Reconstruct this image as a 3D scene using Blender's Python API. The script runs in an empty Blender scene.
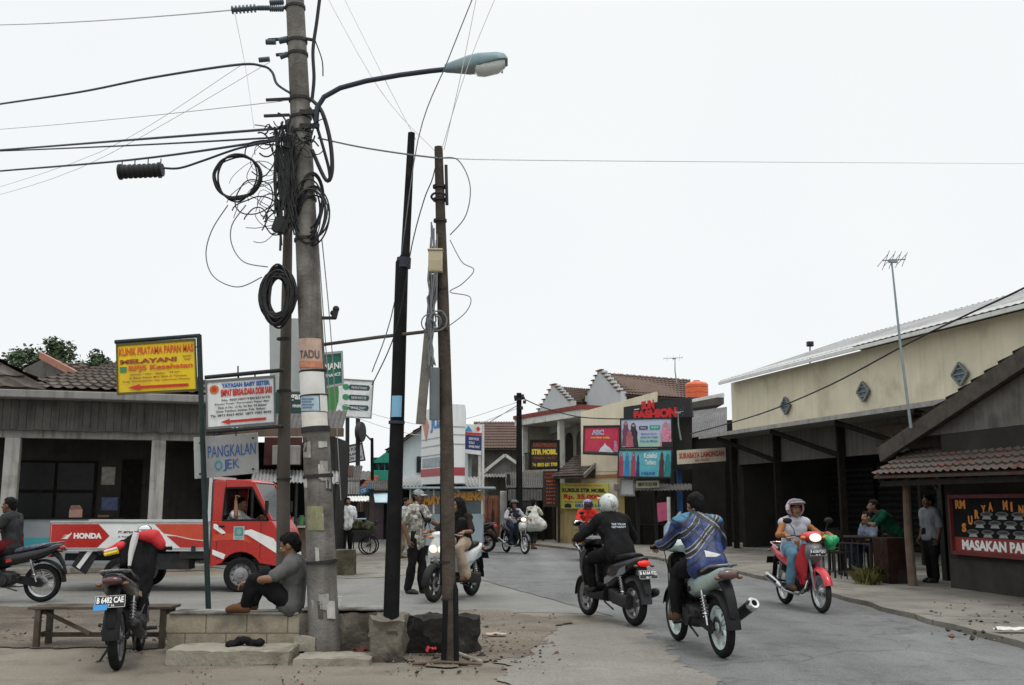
import bpy, bmesh, math, random
from mathutils import Vector, Matrix, noise
from mathutils.geometry import delaunay_2d_cdt
random.seed(7)
rad = math.radians
PI = math.pi
scene = bpy.context.scene
COL = scene.collection
V = Vector

# ------------------------------------------------------------------ camera
CAM_H = 1.45
PITCH = math.atan(161.4 / 1000)
CP, SP = math.cos(PITCH), math.sin(PITCH)
cam_data = bpy.data.cameras.new('camera')
cam = bpy.data.objects.new('camera', cam_data)
COL.objects.link(cam)
cam.location = (0, 0, CAM_H)
cam.rotation_euler = (PI / 2 + PITCH, 0, 0)
cam_data.sensor_width = 36
cam_data.lens = 36 * 1000 / 1024
cam_data.clip_end = 3000
scene.camera = cam


def P(x, y, Y):
    """world point at depth Y seen at pixel x, y of the photograph"""
    u, w = (x - 512) / 1000, (342.5 - y) / 1000
    t = Y / (CP - w * SP)
    return V((u * t, Y, CAM_H + t * (SP + w * CP)))


def G(x, y, z=0.0):
    """world point on the height z seen at pixel x, y"""
    u, w = (x - 512) / 1000, (342.5 - y) / 1000
    t = (z - CAM_H) / (SP + w * CP)
    return V((u * t, t * (CP - w * SP), z))


# ------------------------------------------------------------------ world and sun
SUN_EL, SUN_ROT = 64, 150
world = bpy.data.worlds.new('World')
scene.world = world
world.use_nodes = True
nt = world.node_tree
bg = nt.nodes['Background']
sky = nt.nodes.new('ShaderNodeTexSky')
sky.sky_type = 'NISHITA'
sky.sun_disc = False
sky.sun_elevation = rad(SUN_EL)
sky.sun_rotation = rad(SUN_ROT)
mx = nt.nodes.new('ShaderNodeMix')
mx.data_type = 'RGBA'
mx.inputs[0].default_value = 0.94
tcw = nt.nodes.new('ShaderNodeTexCoord')
nzw = nt.nodes.new('ShaderNodeTexNoise')
nzw.inputs['Scale'].default_value = 1.6
nzw.inputs['Detail'].default_value = 3
rmp = nt.nodes.new('ShaderNodeValToRGB')
rmp.color_ramp.elements[0].position = 0.3
rmp.color_ramp.elements[0].color = (9.2, 9.55, 9.7, 1)
rmp.color_ramp.elements[1].position = 0.68
rmp.color_ramp.elements[1].color = (9.75, 9.95, 9.95, 1)
nt.links.new(tcw.outputs['Generated'], nzw.inputs['Vector'])
nt.links.new(nzw.outputs[0], rmp.inputs[0])
nt.links.new(sky.outputs[0], mx.inputs[6])
nt.links.new(rmp.outputs[0], mx.inputs[7])
# overcast sky, brighter overhead than towards the horizon
sxw = nt.nodes.new('ShaderNodeSeparateXYZ')
nt.links.new(tcw.outputs['Generated'], sxw.inputs[0])
mrw = nt.nodes.new('ShaderNodeMapRange')
mrw.interpolation_type = 'SMOOTHSTEP'
for _i, _v in enumerate((0.45, 0.9, 1.0, 2.0)):
    mrw.inputs[_i + 1].default_value = _v
nt.links.new(sxw.outputs[2], mrw.inputs[0])
scw = nt.nodes.new('ShaderNodeVectorMath')
scw.operation = 'SCALE'
nt.links.new(mx.outputs[2], scw.inputs[0])
nt.links.new(mrw.outputs[0], scw.inputs['Scale'])
nt.links.new(scw.outputs[0], bg.inputs[0])
bg.inputs[1].default_value = 0.1
sun_d = bpy.data.lights.new('sun', 'SUN')
sun_d.energy = 1.0
sun_d.angle = rad(14)
sun_d.color = (1.0, 0.96, 0.9)
sun = bpy.data.objects.new('sun', sun_d)
COL.objects.link(sun)
_a, _e = rad(SUN_ROT), rad(SUN_EL)
_dir = V((math.sin(_a) * math.cos(_e), math.cos(_a) * math.cos(_e), math.sin(_e)))
sun.rotation_euler = _dir.to_track_quat('Z', 'Y').to_euler()
sun.location = (0, 0, 30)
scene.view_settings.view_transform = 'Standard'
scene.view_settings.look = 'None'
scene.view_settings.gamma = 1
scene.view_settings.exposure = 0
scene.render.engine = 'CYCLES'
scene.cycles.max_bounces = 8


# ------------------------------------------------------------------ materials
MATS = {}


class NT:
    """small node-graph writer"""
    def __init__(self, name):
        m = bpy.data.materials.new(name)
        m.use_nodes = True
        self.m, self.t = m, m.node_tree
        self.b = m.node_tree.nodes['Principled BSDF']
        self.tc = self.node('TexCoord')

    def node(self, kind, **kw):
        n = self.t.nodes.new('ShaderNode' + kind)
        for k, v in kw.items():
            setattr(n, k, v)
        return n

    def link(self, a, b):
        self.t.links.new(a, b)

    def noise(self, scale, detail=4, vec=None, rough=0.55, stretch=None):
        n = self.node('TexNoise')
        n.inputs['Scale'].default_value = scale
        n.inputs['Detail'].default_value = detail
        n.inputs['Roughness'].default_value = rough
        v = vec or self.tc.outputs['Object']
        if stretch:
            mp = self.node('Mapping')
            mp.inputs['Scale'].default_value = stretch
            self.link(v, mp.inputs[0])
            v = mp.outputs[0]
        self.link(v, n.inputs['Vector'])
        return n.outputs[0]

    def mrange(self, val, a, b, c, d):
        n = self.node('MapRange')
        self.link(val, n.inputs[0])
        for i, x in enumerate((a, b, c, d)):
            n.inputs[i + 1].default_value = x
        return n.outputs[0]

    def scale(self, col, fac):
        n = self.node('VectorMath', operation='SCALE')
        if isinstance(col, (tuple, list)):
            n.inputs[0].default_value = col[:3]
        else:
            self.link(col, n.inputs[0])
        if isinstance(fac, (int, float)):
            n.inputs['Scale'].default_value = fac
        else:
            self.link(fac, n.inputs['Scale'])
        return n.outputs[0]

    def mix(self, fac, a, b):
        n = self.node('Mix', data_type='RGBA')
        for i, x in ((6, a), (7, b)):
            if isinstance(x, (tuple, list)):
                n.inputs[i].default_value = (*x[:3], 1)
            else:
                self.link(x, n.inputs[i])
        if isinstance(fac, (int, float)):
            n.inputs[0].default_value = fac
        else:
            self.link(fac, n.inputs[0])
        return n.outputs[2]

    def math(self, op, a, b=0.0, c=0.0):
        n = self.node('Math', operation=op)
        for i, x in enumerate((a, b, c)):
            if isinstance(x, (int, float)):
                n.inputs[i].default_value = x
            else:
                self.link(x, n.inputs[i])
        return n.outputs[0]

    def ramp(self, val, stops, const=False):
        n = self.node('ValToRGB')
        cr = n.color_ramp
        if const:
            cr.interpolation = 'CONSTANT'
        while len(cr.elements) < len(stops):
            cr.elements.new(0.5)
        for e, (p, c) in zip(cr.elements, stops):
            e.position = p
            e.color = (*c[:3], 1) if isinstance(c, (tuple, list)) else (c, c, c, 1)
        self.link(val, n.inputs[0])
        return n.outputs[0]

    def xyz(self, vec=None):
        n = self.node('SeparateXYZ')
        self.link(vec or self.tc.outputs['Object'], n.inputs[0])
        return n.outputs

    def color(self, x):
        self.link(x, self.b.inputs['Base Color'])

    def rough(self, x):
        if isinstance(x, (int, float)):
            self.b.inputs['Roughness'].default_value = x
        else:
            self.link(x, self.b.inputs['Roughness'])

    def bump(self, h, strength=0.4, dist=0.02):
        n = self.node('Bump')
        n.inputs['Strength'].default_value = strength
        n.inputs['Distance'].default_value = dist
        self.link(h, n.inputs['Height'])
        self.link(n.outputs[0], self.b.inputs['Normal'])


def mat(name, col, rough=0.7, metal=0.0, var=0.2, scale=4.0, bump=0.0, bscale=60, dirt=None, dscale=2.0,
        dlo=0.5, dhi=0.7, emit=0.0, alpha=1.0, trans=0.0, spec=None, streak=0.0, coat=0.0):
    """painted / plain surface: base colour broken up by noise, optional grime patches and vertical streaks"""
    if name in MATS:
        return MATS[name]
    spec = (0.1 if rough >= 0.75 else 0.4) if spec is None else spec
    n = NT(name)
    f = n.mrange(n.noise(scale), 0.25, 0.75, 1 - var, 1 + var)
    c = n.scale(col, f)
    if dirt:
        c = n.mix(n.mrange(n.noise(dscale, 6), dlo, dhi, 0, 0.85), c, dirt)
    if streak:
        c = n.mix(n.mrange(n.noise(3.0, 5, stretch=(3.0, 3.0, 0.22)), 0.48, 0.72, 0, streak), c, (0.03, 0.028, 0.025))
    n.color(c)
    n.rough(n.mrange(n.noise(scale * 2.3), 0.2, 0.8, max(rough - 0.1, 0.03), min(rough + 0.12, 1)))
    b = n.b
    b.inputs['Metallic'].default_value = metal
    b.inputs['Specular IOR Level'].default_value = spec
    b.inputs['Coat Weight'].default_value = coat
    if emit:
        b.inputs['Emission Color'].default_value = (*col, 1)
        b.inputs['Emission Strength'].default_value = emit
    if alpha < 1:
        b.inputs['Alpha'].default_value = alpha
    if trans:
        b.inputs['Transmission Weight'].default_value = trans
    if bump:
        n.bump(n.noise(bscale, 5), bump, 0.02)
    MATS[name] = n.m
    return n.m


# ------------------------------------------------------------------ mesh builder
def basis(d):
    d = V(d).normalized()
    a = V((0, 0, 1)) if abs(d.z) < 0.9 else V((1, 0, 0))
    s = d.cross(a).normalized()
    return d, s, s.cross(d).normalized()


class MB:
    def __init__(self):
        self.v, self.f, self.m = [], [], []

    def add(self, vs, fs, m=0):
        o = len(self.v)
        self.v += [V(p) for p in vs]
        self.f += [[i + o for i in f] for f in fs]
        self.m += [m] * len(fs)
        return self

    def box(self, c, s, rot=None, m=0):
        c, s = V(c), V(s) / 2
        pts = []
        for x in (-1, 1):
            for y in (-1, 1):
                for z in (-1, 1):
                    p = V((x * s.x, y * s.y, z * s.z))
                    pts.append(c + (rot @ p if rot else p))
        return self.add(pts, [(0, 1, 3, 2), (4, 6, 7, 5), (0, 4, 5, 1), (2, 3, 7, 6), (0, 2, 6, 4), (1, 5, 7, 3)], m)

    def bar(self, p0, p1, w, h=None, up=None, m=0):
        """rectangular bar: w across, h along up"""
        p0, p1 = V(p0), V(p1)
        h = h or w
        d = (p1 - p0).normalized()
        up = V(up) if up else (V((0, 0, 1)) if abs(d.z) < 0.9 else V((0, 1, 0)))
        s = d.cross(up).normalized()
        u = s.cross(d).normalized()
        vs = []
        for p in (p0, p1):
            for a, b in ((-1, -1), (1, -1), (1, 1), (-1, 1)):
                vs.append(p + s * a * w / 2 + u * b * h / 2)
        return self.add(vs, [(0, 3, 2, 1), (4, 5, 6, 7)] + [(i, (i + 1) % 4, (i + 1) % 4 + 4, i + 4) for i in range(4)], m)

    def loft(self, rings, cap=True, m=0):
        n = len(rings[0])
        vs = [p for r in rings for p in r]
        fs = []
        for i in range(len(rings) - 1):
            for j in range(n):
                k = (j + 1) % n
                fs.append((i * n + j, i * n + k, (i + 1) * n + k, (i + 1) * n + j))
        if cap:
            fs.append(tuple(range(n - 1, -1, -1)))
            fs.append(tuple((len(rings) - 1) * n + j for j in range(n)))
        return self.add(vs, fs, m)

    def tube(self, pts, r, n=8, cap=True, m=0):
        pts = [V(p) for p in pts]
        rs = r if isinstance(r, (list, tuple)) else [r] * len(pts)
        rings, s = [], None
        for i, p in enumerate(pts):
            d = (pts[min(i + 1, len(pts) - 1)] - pts[max(i - 1, 0)])
            if d.length < 1e-9:
                d = V((0, 0, 1))
            d.normalize()
            if s is None:
                _, s, u = basis(d)
            s = (s - d * s.dot(d))
            if s.length < 1e-6:
                _, s, u = basis(d)
            s.normalize()
            u = d.cross(s)
            rings.append([p + (s * math.cos(2 * PI * k / n) + u * math.sin(2 * PI * k / n)) * rs[i] for k in range(n)])
        return self.loft(rings, cap, m)

    def cyl(self, p0, p1, r0, r1=None, n=14, m=0):
        return self.tube([p0, p1], [r0, r0 if r1 is None else r1], n, True, m)

    def ell(self, c, r, rot=None, n=14, k=9, m=0):
        c = V(c)
        r = V((r, r, r)) if isinstance(r, (int, float)) else V(r)
        rings = []
        for i in range(k + 1):
            t = -PI / 2 + PI * (0.02 + 0.96 * i / k)
            ring = []
            for j in range(n):
                a = 2 * PI * j / n
                p = V((math.cos(t) * math.cos(a) * r.x, math.cos(t) * math.sin(a) * r.y, math.sin(t) * r.z))
                ring.append(c + (rot @ p if rot else p))
            rings.append(ring)
        return self.loft(rings, True, m)

    def torus(self, c, axis, R, r, n=28, k=8, m=0, squash=1.0):
        d, s, u = basis(axis)
        c = V(c)
        rings = []
        for i in range(n):
            a = 2 * PI * i / n
            o = s * math.cos(a) + u * math.sin(a)
            rings.append([c + o * (R + r * math.cos(2 * PI * j / k)) + d * r * squash * math.sin(2 * PI * j / k) for j in range(k)])
        rings.append(rings[0])
        return self.loft(rings, False, m)

    def lathe(self, prof, c, axis, n=20, m=0):
        """prof: (radius, height along the axis); a closed profile makes a ring"""
        closed = prof[0] == prof[-1]
        d, s, u = basis(axis)
        c = V(c)
        rings = [[c + d * h + (s * math.cos(2 * PI * j / n) + u * math.sin(2 * PI * j / n)) * max(r, 1e-4) for j in range(n)] for r, h in prof]
        return self.loft(rings, not closed, m)

    def prism(self, pts, vec, m=0):
        pts = [V(p) for p in pts]
        vec = V(vec)
        n = len(pts)
        vs = pts + [p + vec for p in pts]
        fs = [tuple(range(n)), tuple(range(2 * n - 1, n - 1, -1))] + [(i, (i + 1) % n, (i + 1) % n + n, i + n) for i in range(n)]
        return self.add(vs, fs, m)

    def quad(self, a, b, c, d, m=0):
        return self.add([a, b, c, d], [(0, 1, 2, 3)], m)

    def grid(self, fn, nu, nv, th=0.0, m=0):
        """surface fn(u, v), u, v in 0..1; th > 0 makes it a closed shell"""
        g = [[V(fn(i / nu, j / nv)) for j in range(nv + 1)] for i in range(nu + 1)]
        W = nv + 1
        vs = [p for r in g for p in r]
        fs = [(i * W + j, (i + 1) * W + j, (i + 1) * W + j + 1, i * W + j + 1) for i in range(nu) for j in range(nv)]
        if th:
            N = len(vs)
            low = []
            for i in range(nu + 1):
                for j in range(nv + 1):
                    a = g[min(i + 1, nu)][j] - g[max(i - 1, 0)][j]
                    b = g[i][min(j + 1, nv)] - g[i][max(j - 1, 0)]
                    nn = a.cross(b)
                    nn = nn.normalized() if nn.length > 1e-9 else V((0, 0, 1))
                    low.append(g[i][j] - nn * th)
            vs += low
            fs += [tuple(N + k for k in reversed(f)) for f in fs]
            rim = [i * W for i in range(nu + 1)] + [nu * W + j for j in range(1, nv + 1)] + [i * W + nv for i in range(nu - 1, -1, -1)] + [j for j in range(nv - 1, 0, -1)]
            for q in range(len(rim)):
                a, b = rim[q], rim[(q + 1) % len(rim)]
                fs.append((a, b, b + N, a + N))
        return self.add(vs, fs, m)

    def mesh(self, name, mats, M=None, sharp=35):
        me = bpy.data.meshes.new(name)
        vs = [M @ p for p in self.v] if M else self.v
        me.from_pydata([tuple(p) for p in vs], [], self.f)
        mats = mats if isinstance(mats, (list, tuple)) else [mats]
        for x in mats:
            me.materials.append(x)
        me.polygons.foreach_set('material_index', self.m)
        bm = bmesh.new()
        bm.from_mesh(me)
        bmesh.ops.recalc_face_normals(bm, faces=bm.faces)
        bm.to_mesh(me)
        bm.free()
        me.polygons.foreach_set('use_smooth', [True] * len(me.polygons))
        me.set_sharp_from_angle(angle=rad(sharp))
        me.update()
        return me

    def part(self, name, mats, parent, bevel=0.0, local=False, sharp=35, label=None):
        """a mesh under a thing (or under a part); world coordinates unless local"""
        M = None
        if not local:
            r = parent
            while r.parent:
                r = r.parent
            M = r.matrix_basis.inverted()
        o = bpy.data.objects.new(name, self.mesh(name, mats, M, sharp))
        COL.objects.link(o)
        o.parent = parent
        if bevel:
            bev(o, bevel)
        if label:
            o['label'] = label
        return o

    def thing(self, name, mats, label, cat, group=None, bevel=0.0, kind=None, sharp=35):
        """a top-level object of one mesh, origin at its foot"""
        xs = [p.x for p in self.v]
        ys = [p.y for p in self.v]
        c = V(((min(xs) + max(xs)) / 2, (min(ys) + max(ys)) / 2, min(p.z for p in self.v)))
        if kind == 'structure':
            c = V((0, 0, 0))
        o = bpy.data.objects.new(name, self.mesh(name, mats, Matrix.Translation(-c), sharp))
        COL.objects.link(o)
        o.location = c
        tag(o, label, cat, group, kind)
        if bevel:
            bev(o, bevel)
        return o


def bev(o, w, seg=2):
    b = o.modifiers.new('bevel', 'BEVEL')
    b.width = w
    b.segments = seg
    b.limit_method = 'ANGLE'
    b.angle_limit = rad(40)


def tag(o, label=None, cat=None, group=None, kind=None):
    if label:
        o['label'] = label
    if cat:
        o['category'] = cat
    if group:
        o['group'] = group
    if kind:
        o['kind'] = kind


def empty(name, label, cat, loc, rz=0.0, group=None, rx=0.0):
    o = bpy.data.objects.new(name, None)
    COL.objects.link(o)
    o.empty_display_size = 0.2
    o.location = loc
    o.rotation_euler = (rx, 0, rz)
    tag(o, label, cat, group)
    return o


def heading(dx, dy):
    return math.atan2(dy, dx)


# ------------------------------------------------------------------ lettering
_TXT = {}


def glyphs(s, bold=0.0):
    """flat mesh of a string, scaled to the unit square"""
    k = (s, bold)
    if k in _TXT:
        return _TXT[k]
    cu = bpy.data.curves.new('txt', 'FONT')
    cu.body = s
    cu.fill_mode = 'FRONT'
    cu.resolution_u = 3
    cu.offset = bold
    cu.align_x = 'LEFT'
    o = bpy.data.objects.new('txt', cu)
    COL.objects.link(o)
    bpy.context.view_layer.update()
    me = bpy.data.meshes.new_from_object(o.evaluated_get(bpy.context.evaluated_depsgraph_get()))
    vs = [v.co.copy() for v in me.vertices]
    fs = [tuple(p.vertices) for p in me.polygons]
    bpy.data.objects.remove(o)
    bpy.data.curves.remove(cu)
    bpy.data.meshes.remove(me)
    if vs:
        x0, x1 = min(v.x for v in vs), max(v.x for v in vs)
        y0, y1 = min(v.y for v in vs), max(v.y for v in vs)
        vs = [((v.x - x0) / max(x1 - x0, 1e-6), (v.y - y0) / max(y1 - y0, 1e-6)) for v in vs]
    _TXT[k] = (vs, fs)
    return _TXT[k]


class Face:
    """a flat face given by its top-left, top-right and bottom-left corner; u right, v down, 0..1"""
    def __init__(self, tl, tr, bl, lift=0.004):
        self.o, self.r, self.d = V(tl), V(tr) - V(tl), V(bl) - V(tl)
        self.n = self.d.cross(self.r).normalized()
        self.o = self.o + self.n * lift

    def at(self, u, v, h=0.0):
        return self.o + self.r * u + self.d * v + self.n * h

    def text(self, mb, s, u0, v0, u1, v1, m=0, bold=0.02, h=0.0, slope=0.0):
        vs, fs = glyphs(s, bold)
        mb.add([self.at(u0 + (u1 - u0) * x, v1 - (v1 - v0) * y + slope * x, h) for x, y in vs], fs, m)

    def poly(self, mb, pts, m=0, h=0.0):
        mb.add([self.at(u, v, h) for u, v in pts], [tuple(range(len(pts)))], m)

    def rect(self, mb, u0, v0, u1, v1, m=0, h=0.0):
        self.poly(mb, [(u0, v0), (u1, v0), (u1, v1), (u0, v1)], m, h)

    def disc(self, mb, u, v, ru, rv, m=0, h=0.0, n=18, a0=0, a1=360):
        self.poly(mb, [(u + ru * math.cos(rad(a0 + (a1 - a0) * i / n)), v + rv * math.sin(rad(a0 + (a1 - a0) * i / n))) for i in range(n + (a1 - a0 < 360))], m, h)


def panel(mb, tl, tr, br, bl, th, m=0):
    """a board of thickness th behind its four front corners"""
    n = (V(bl) - V(tl)).cross(V(tr) - V(tl)).normalized()
    return mb.prism([tl, tr, br, bl], -n * th, m)


# ------------------------------------------------------------------ roofs
def tile_roof(a, b, c, d, nu, nv, th=0.04, amp=0.05, m=0, mb=None, sub=3):
    """rows of pantiles: a-b the upper edge, d-c the lower edge; nu tiles across, nv rows"""
    a, b, c, d = V(a), V(b), V(c), V(d)
    nrm = (b - a).cross(d - a).normalized()
    if nrm.z < 0:
        nrm = -nrm
    mb = mb or MB()
    vs, fs = [], []
    W = nu * sub + 1
    rows = []
    for j in range(nv):
        rows += [(j / nv, 0.0), ((j + 1) / nv, 1.0)]
    for t, lift in rows:
        for i in range(W):
            s = i / (W - 1)
            p = (a + (b - a) * s) * (1 - t) + (d + (c - d) * s) * t
            w = 0.5 + 0.5 * math.cos(2 * PI * i / sub)
            vs.append(p + nrm * (amp * w + lift * amp * 0.9))
    for j in range(len(rows) - 1):
        for i in range(W - 1):
            fs.append((j * W + i, j * W + i + 1, (j + 1) * W + i + 1, (j + 1) * W + i))
    mb.add(vs, fs, m)
    mb.prism([a, b, c, d], -nrm * th, m)
    return mb


def corrugated(a, b, c, d, n, amp=0.03, m=0, mb=None):
    """corrugated sheet: waves counted across a-b, running down to d-c; a thin closed shell"""
    a, b, c, d = V(a), V(b), V(c), V(d)
    nrm = (b - a).cross(d - a).normalized()
    if nrm.z < 0:
        nrm = -nrm
    mb = mb or MB()
    mb.grid(lambda u, v: (a + (b - a) * u) * (1 - v) + (d + (c - d) * u) * v + nrm * amp * math.sin(2 * PI * u * n), n * 5, 1, 0.008, m)
    return mb


def wire_pts(p0, p1, sag=0.0, n=16):
    p0, p1 = V(p0), V(p1)
    return [p0.lerp(p1, i / n) - V((0, 0, sag * 4 * (i / n) * (1 - i / n))) for i in range(n + 1)]

# ------------------------------------------------------------------ fused bodies (voxel union of tapered limbs)
_bm = bmesh.new()
bmesh.ops.create_icosphere(_bm, subdivisions=2, radius=1)
_bm.verts.ensure_lookup_table()
ICO_V = [v.co.copy() for v in _bm.verts]
ICO_F = [tuple(v.index for v in f.verts) for f in _bm.faces]
_bm.free()


def ball(mb, c, r, rot=None):
    r = V((r, r, r)) if isinstance(r, (int, float)) else V(r)
    vs = []
    for p in ICO_V:
        q = V((p.x * r.x, p.y * r.y, p.z * r.z))
        vs.append(V(c) + (rot @ q if rot else q))
    mb.add(vs, ICO_F)


def limb(mb, *seg):
    """tapered limb through (point, radius) pairs"""
    for i, (p, r) in enumerate(seg):
        ball(mb, p, r)
        if i:
            q, s = seg[i - 1]
            if (V(p) - V(q)).length > 1e-4:
                mb.cyl(q, p, s, r, 12)


def fuse(mb, voxel=0.012, smooth=5, wr=0.0, wf=9.0, seed=0.0):
    """one continuous skin over everything in mb; wr adds cloth folds"""
    me = bpy.data.meshes.new('blob')
    me.from_pydata([tuple(p) for p in mb.v], [], mb.f)
    bm = bmesh.new()
    bm.from_mesh(me)
    bmesh.ops.recalc_face_normals(bm, faces=bm.faces)
    bm.to_mesh(me)
    bm.free()
    o = bpy.data.objects.new('blob', me)
    COL.objects.link(o)
    r = o.modifiers.new('r', 'REMESH')
    r.mode = 'VOXEL'
    r.voxel_size = voxel
    if smooth:
        s = o.modifiers.new('s', 'SMOOTH')
        s.factor = 0.5
        s.iterations = smooth
    bpy.context.view_layer.update()
    out = bpy.data.meshes.new_from_object(o.evaluated_get(bpy.context.evaluated_depsgraph_get()))
    vs, fs = [], [tuple(p.vertices) for p in out.polygons]
    for v in out.vertices:
        p = v.co.copy()
        if wr:
            q = V((p.x * wf + seed, p.y * wf, p.z * wf * 0.55))
            p += v.normal * wr * (noise.noise(q) + 0.55 * noise.noise(q * 2.3) + 0.3 * (0.5 - abs(noise.noise(q * 3.7))))
        vs.append(p)
    bpy.data.objects.remove(o)
    bpy.data.meshes.remove(me)
    bpy.data.meshes.remove(out)
    return MB().add(vs, fs)


SKIN = mat('skin', (0.22, 0.115, 0.068), 0.55, var=0.12, scale=14, spec=0.35)
SKIN_DARK = mat('skin_dark', (0.13, 0.065, 0.038), 0.55, var=0.12, scale=14, spec=0.35)
EYE_W = mat('eye_white', (0.55, 0.52, 0.48), 0.3, var=0)
EYE_D = mat('eye_dark', (0.012, 0.009, 0.008), 0.2, var=0)
LIP = mat('lip', (0.2, 0.07, 0.055), 0.5, var=0.1)
HAIR = mat('hair_black', (0.008, 0.007, 0.007), 0.7, spec=0.12, var=0.3, scale=40, bump=0.5, bscale=160)


def head_frame(c, fd, up=(0, 0, 1)):
    f = V(fd).normalized()
    l = V(up).cross(f).normalized()
    u = f.cross(l)
    return Matrix(((f.x, l.x, u.x), (f.y, l.y, u.y), (f.z, l.z, u.z))), V(c)


def hand(mb_palm, mb_fing, wrist, d, n, side, curl=0.7, L=0.17):
    """palm into the fused body, five fingers as bent tapered chains; n: palm normal (fingers curl to it), side: towards the thumb"""
    d, n = V(d).normalized(), V(n).normalized()
    s = V(side)
    s = (s - d * s.dot(d)).normalized()
    n = (n - d * n.dot(d) - s * n.dot(s)).normalized()
    w = V(wrist)
    pl = L * 0.5
    for o in (-0.026, -0.009, 0.009, 0.026):
        limb(mb_palm, (w + d * 0.01 + s * o * 0.6, 0.016), (w + d * pl + s * o, 0.0135))
    for o, ln, r in ((0.029, 0.9, 0.0085), (0.0095, 1.0, 0.009), (-0.0105, 0.94, 0.0085), (-0.0295, 0.76, 0.0075)):
        p = w + d * (pl - 0.012) + s * o
        a, pts = 0.15, [w + d * (pl - 0.03) + s * o, p]
        for sl in (0.42, 0.33, 0.25):
            a += curl
            p = p + (d * math.cos(a) + n * math.sin(a)) * (L * 0.5 * ln * sl)
            pts.append(p)
        mb_fing.tube(pts, [r * 1.1, r * 1.1, r, r * 0.92, r * 0.7], 8)
    p = w + d * 0.03 + s * 0.03
    q = p + (d * 0.6 + s * 0.75 + n * 0.2) * 0.036
    e = q + (d * 0.8 + s * 0.1 + n * (0.2 + curl * 0.6)) * 0.032
    mb_fing.tube([p - s * 0.015, p, q, e, e + (d * 0.6 + n * curl) * 0.02], [0.013, 0.0125, 0.011, 0.0095, 0.007], 8)


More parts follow.
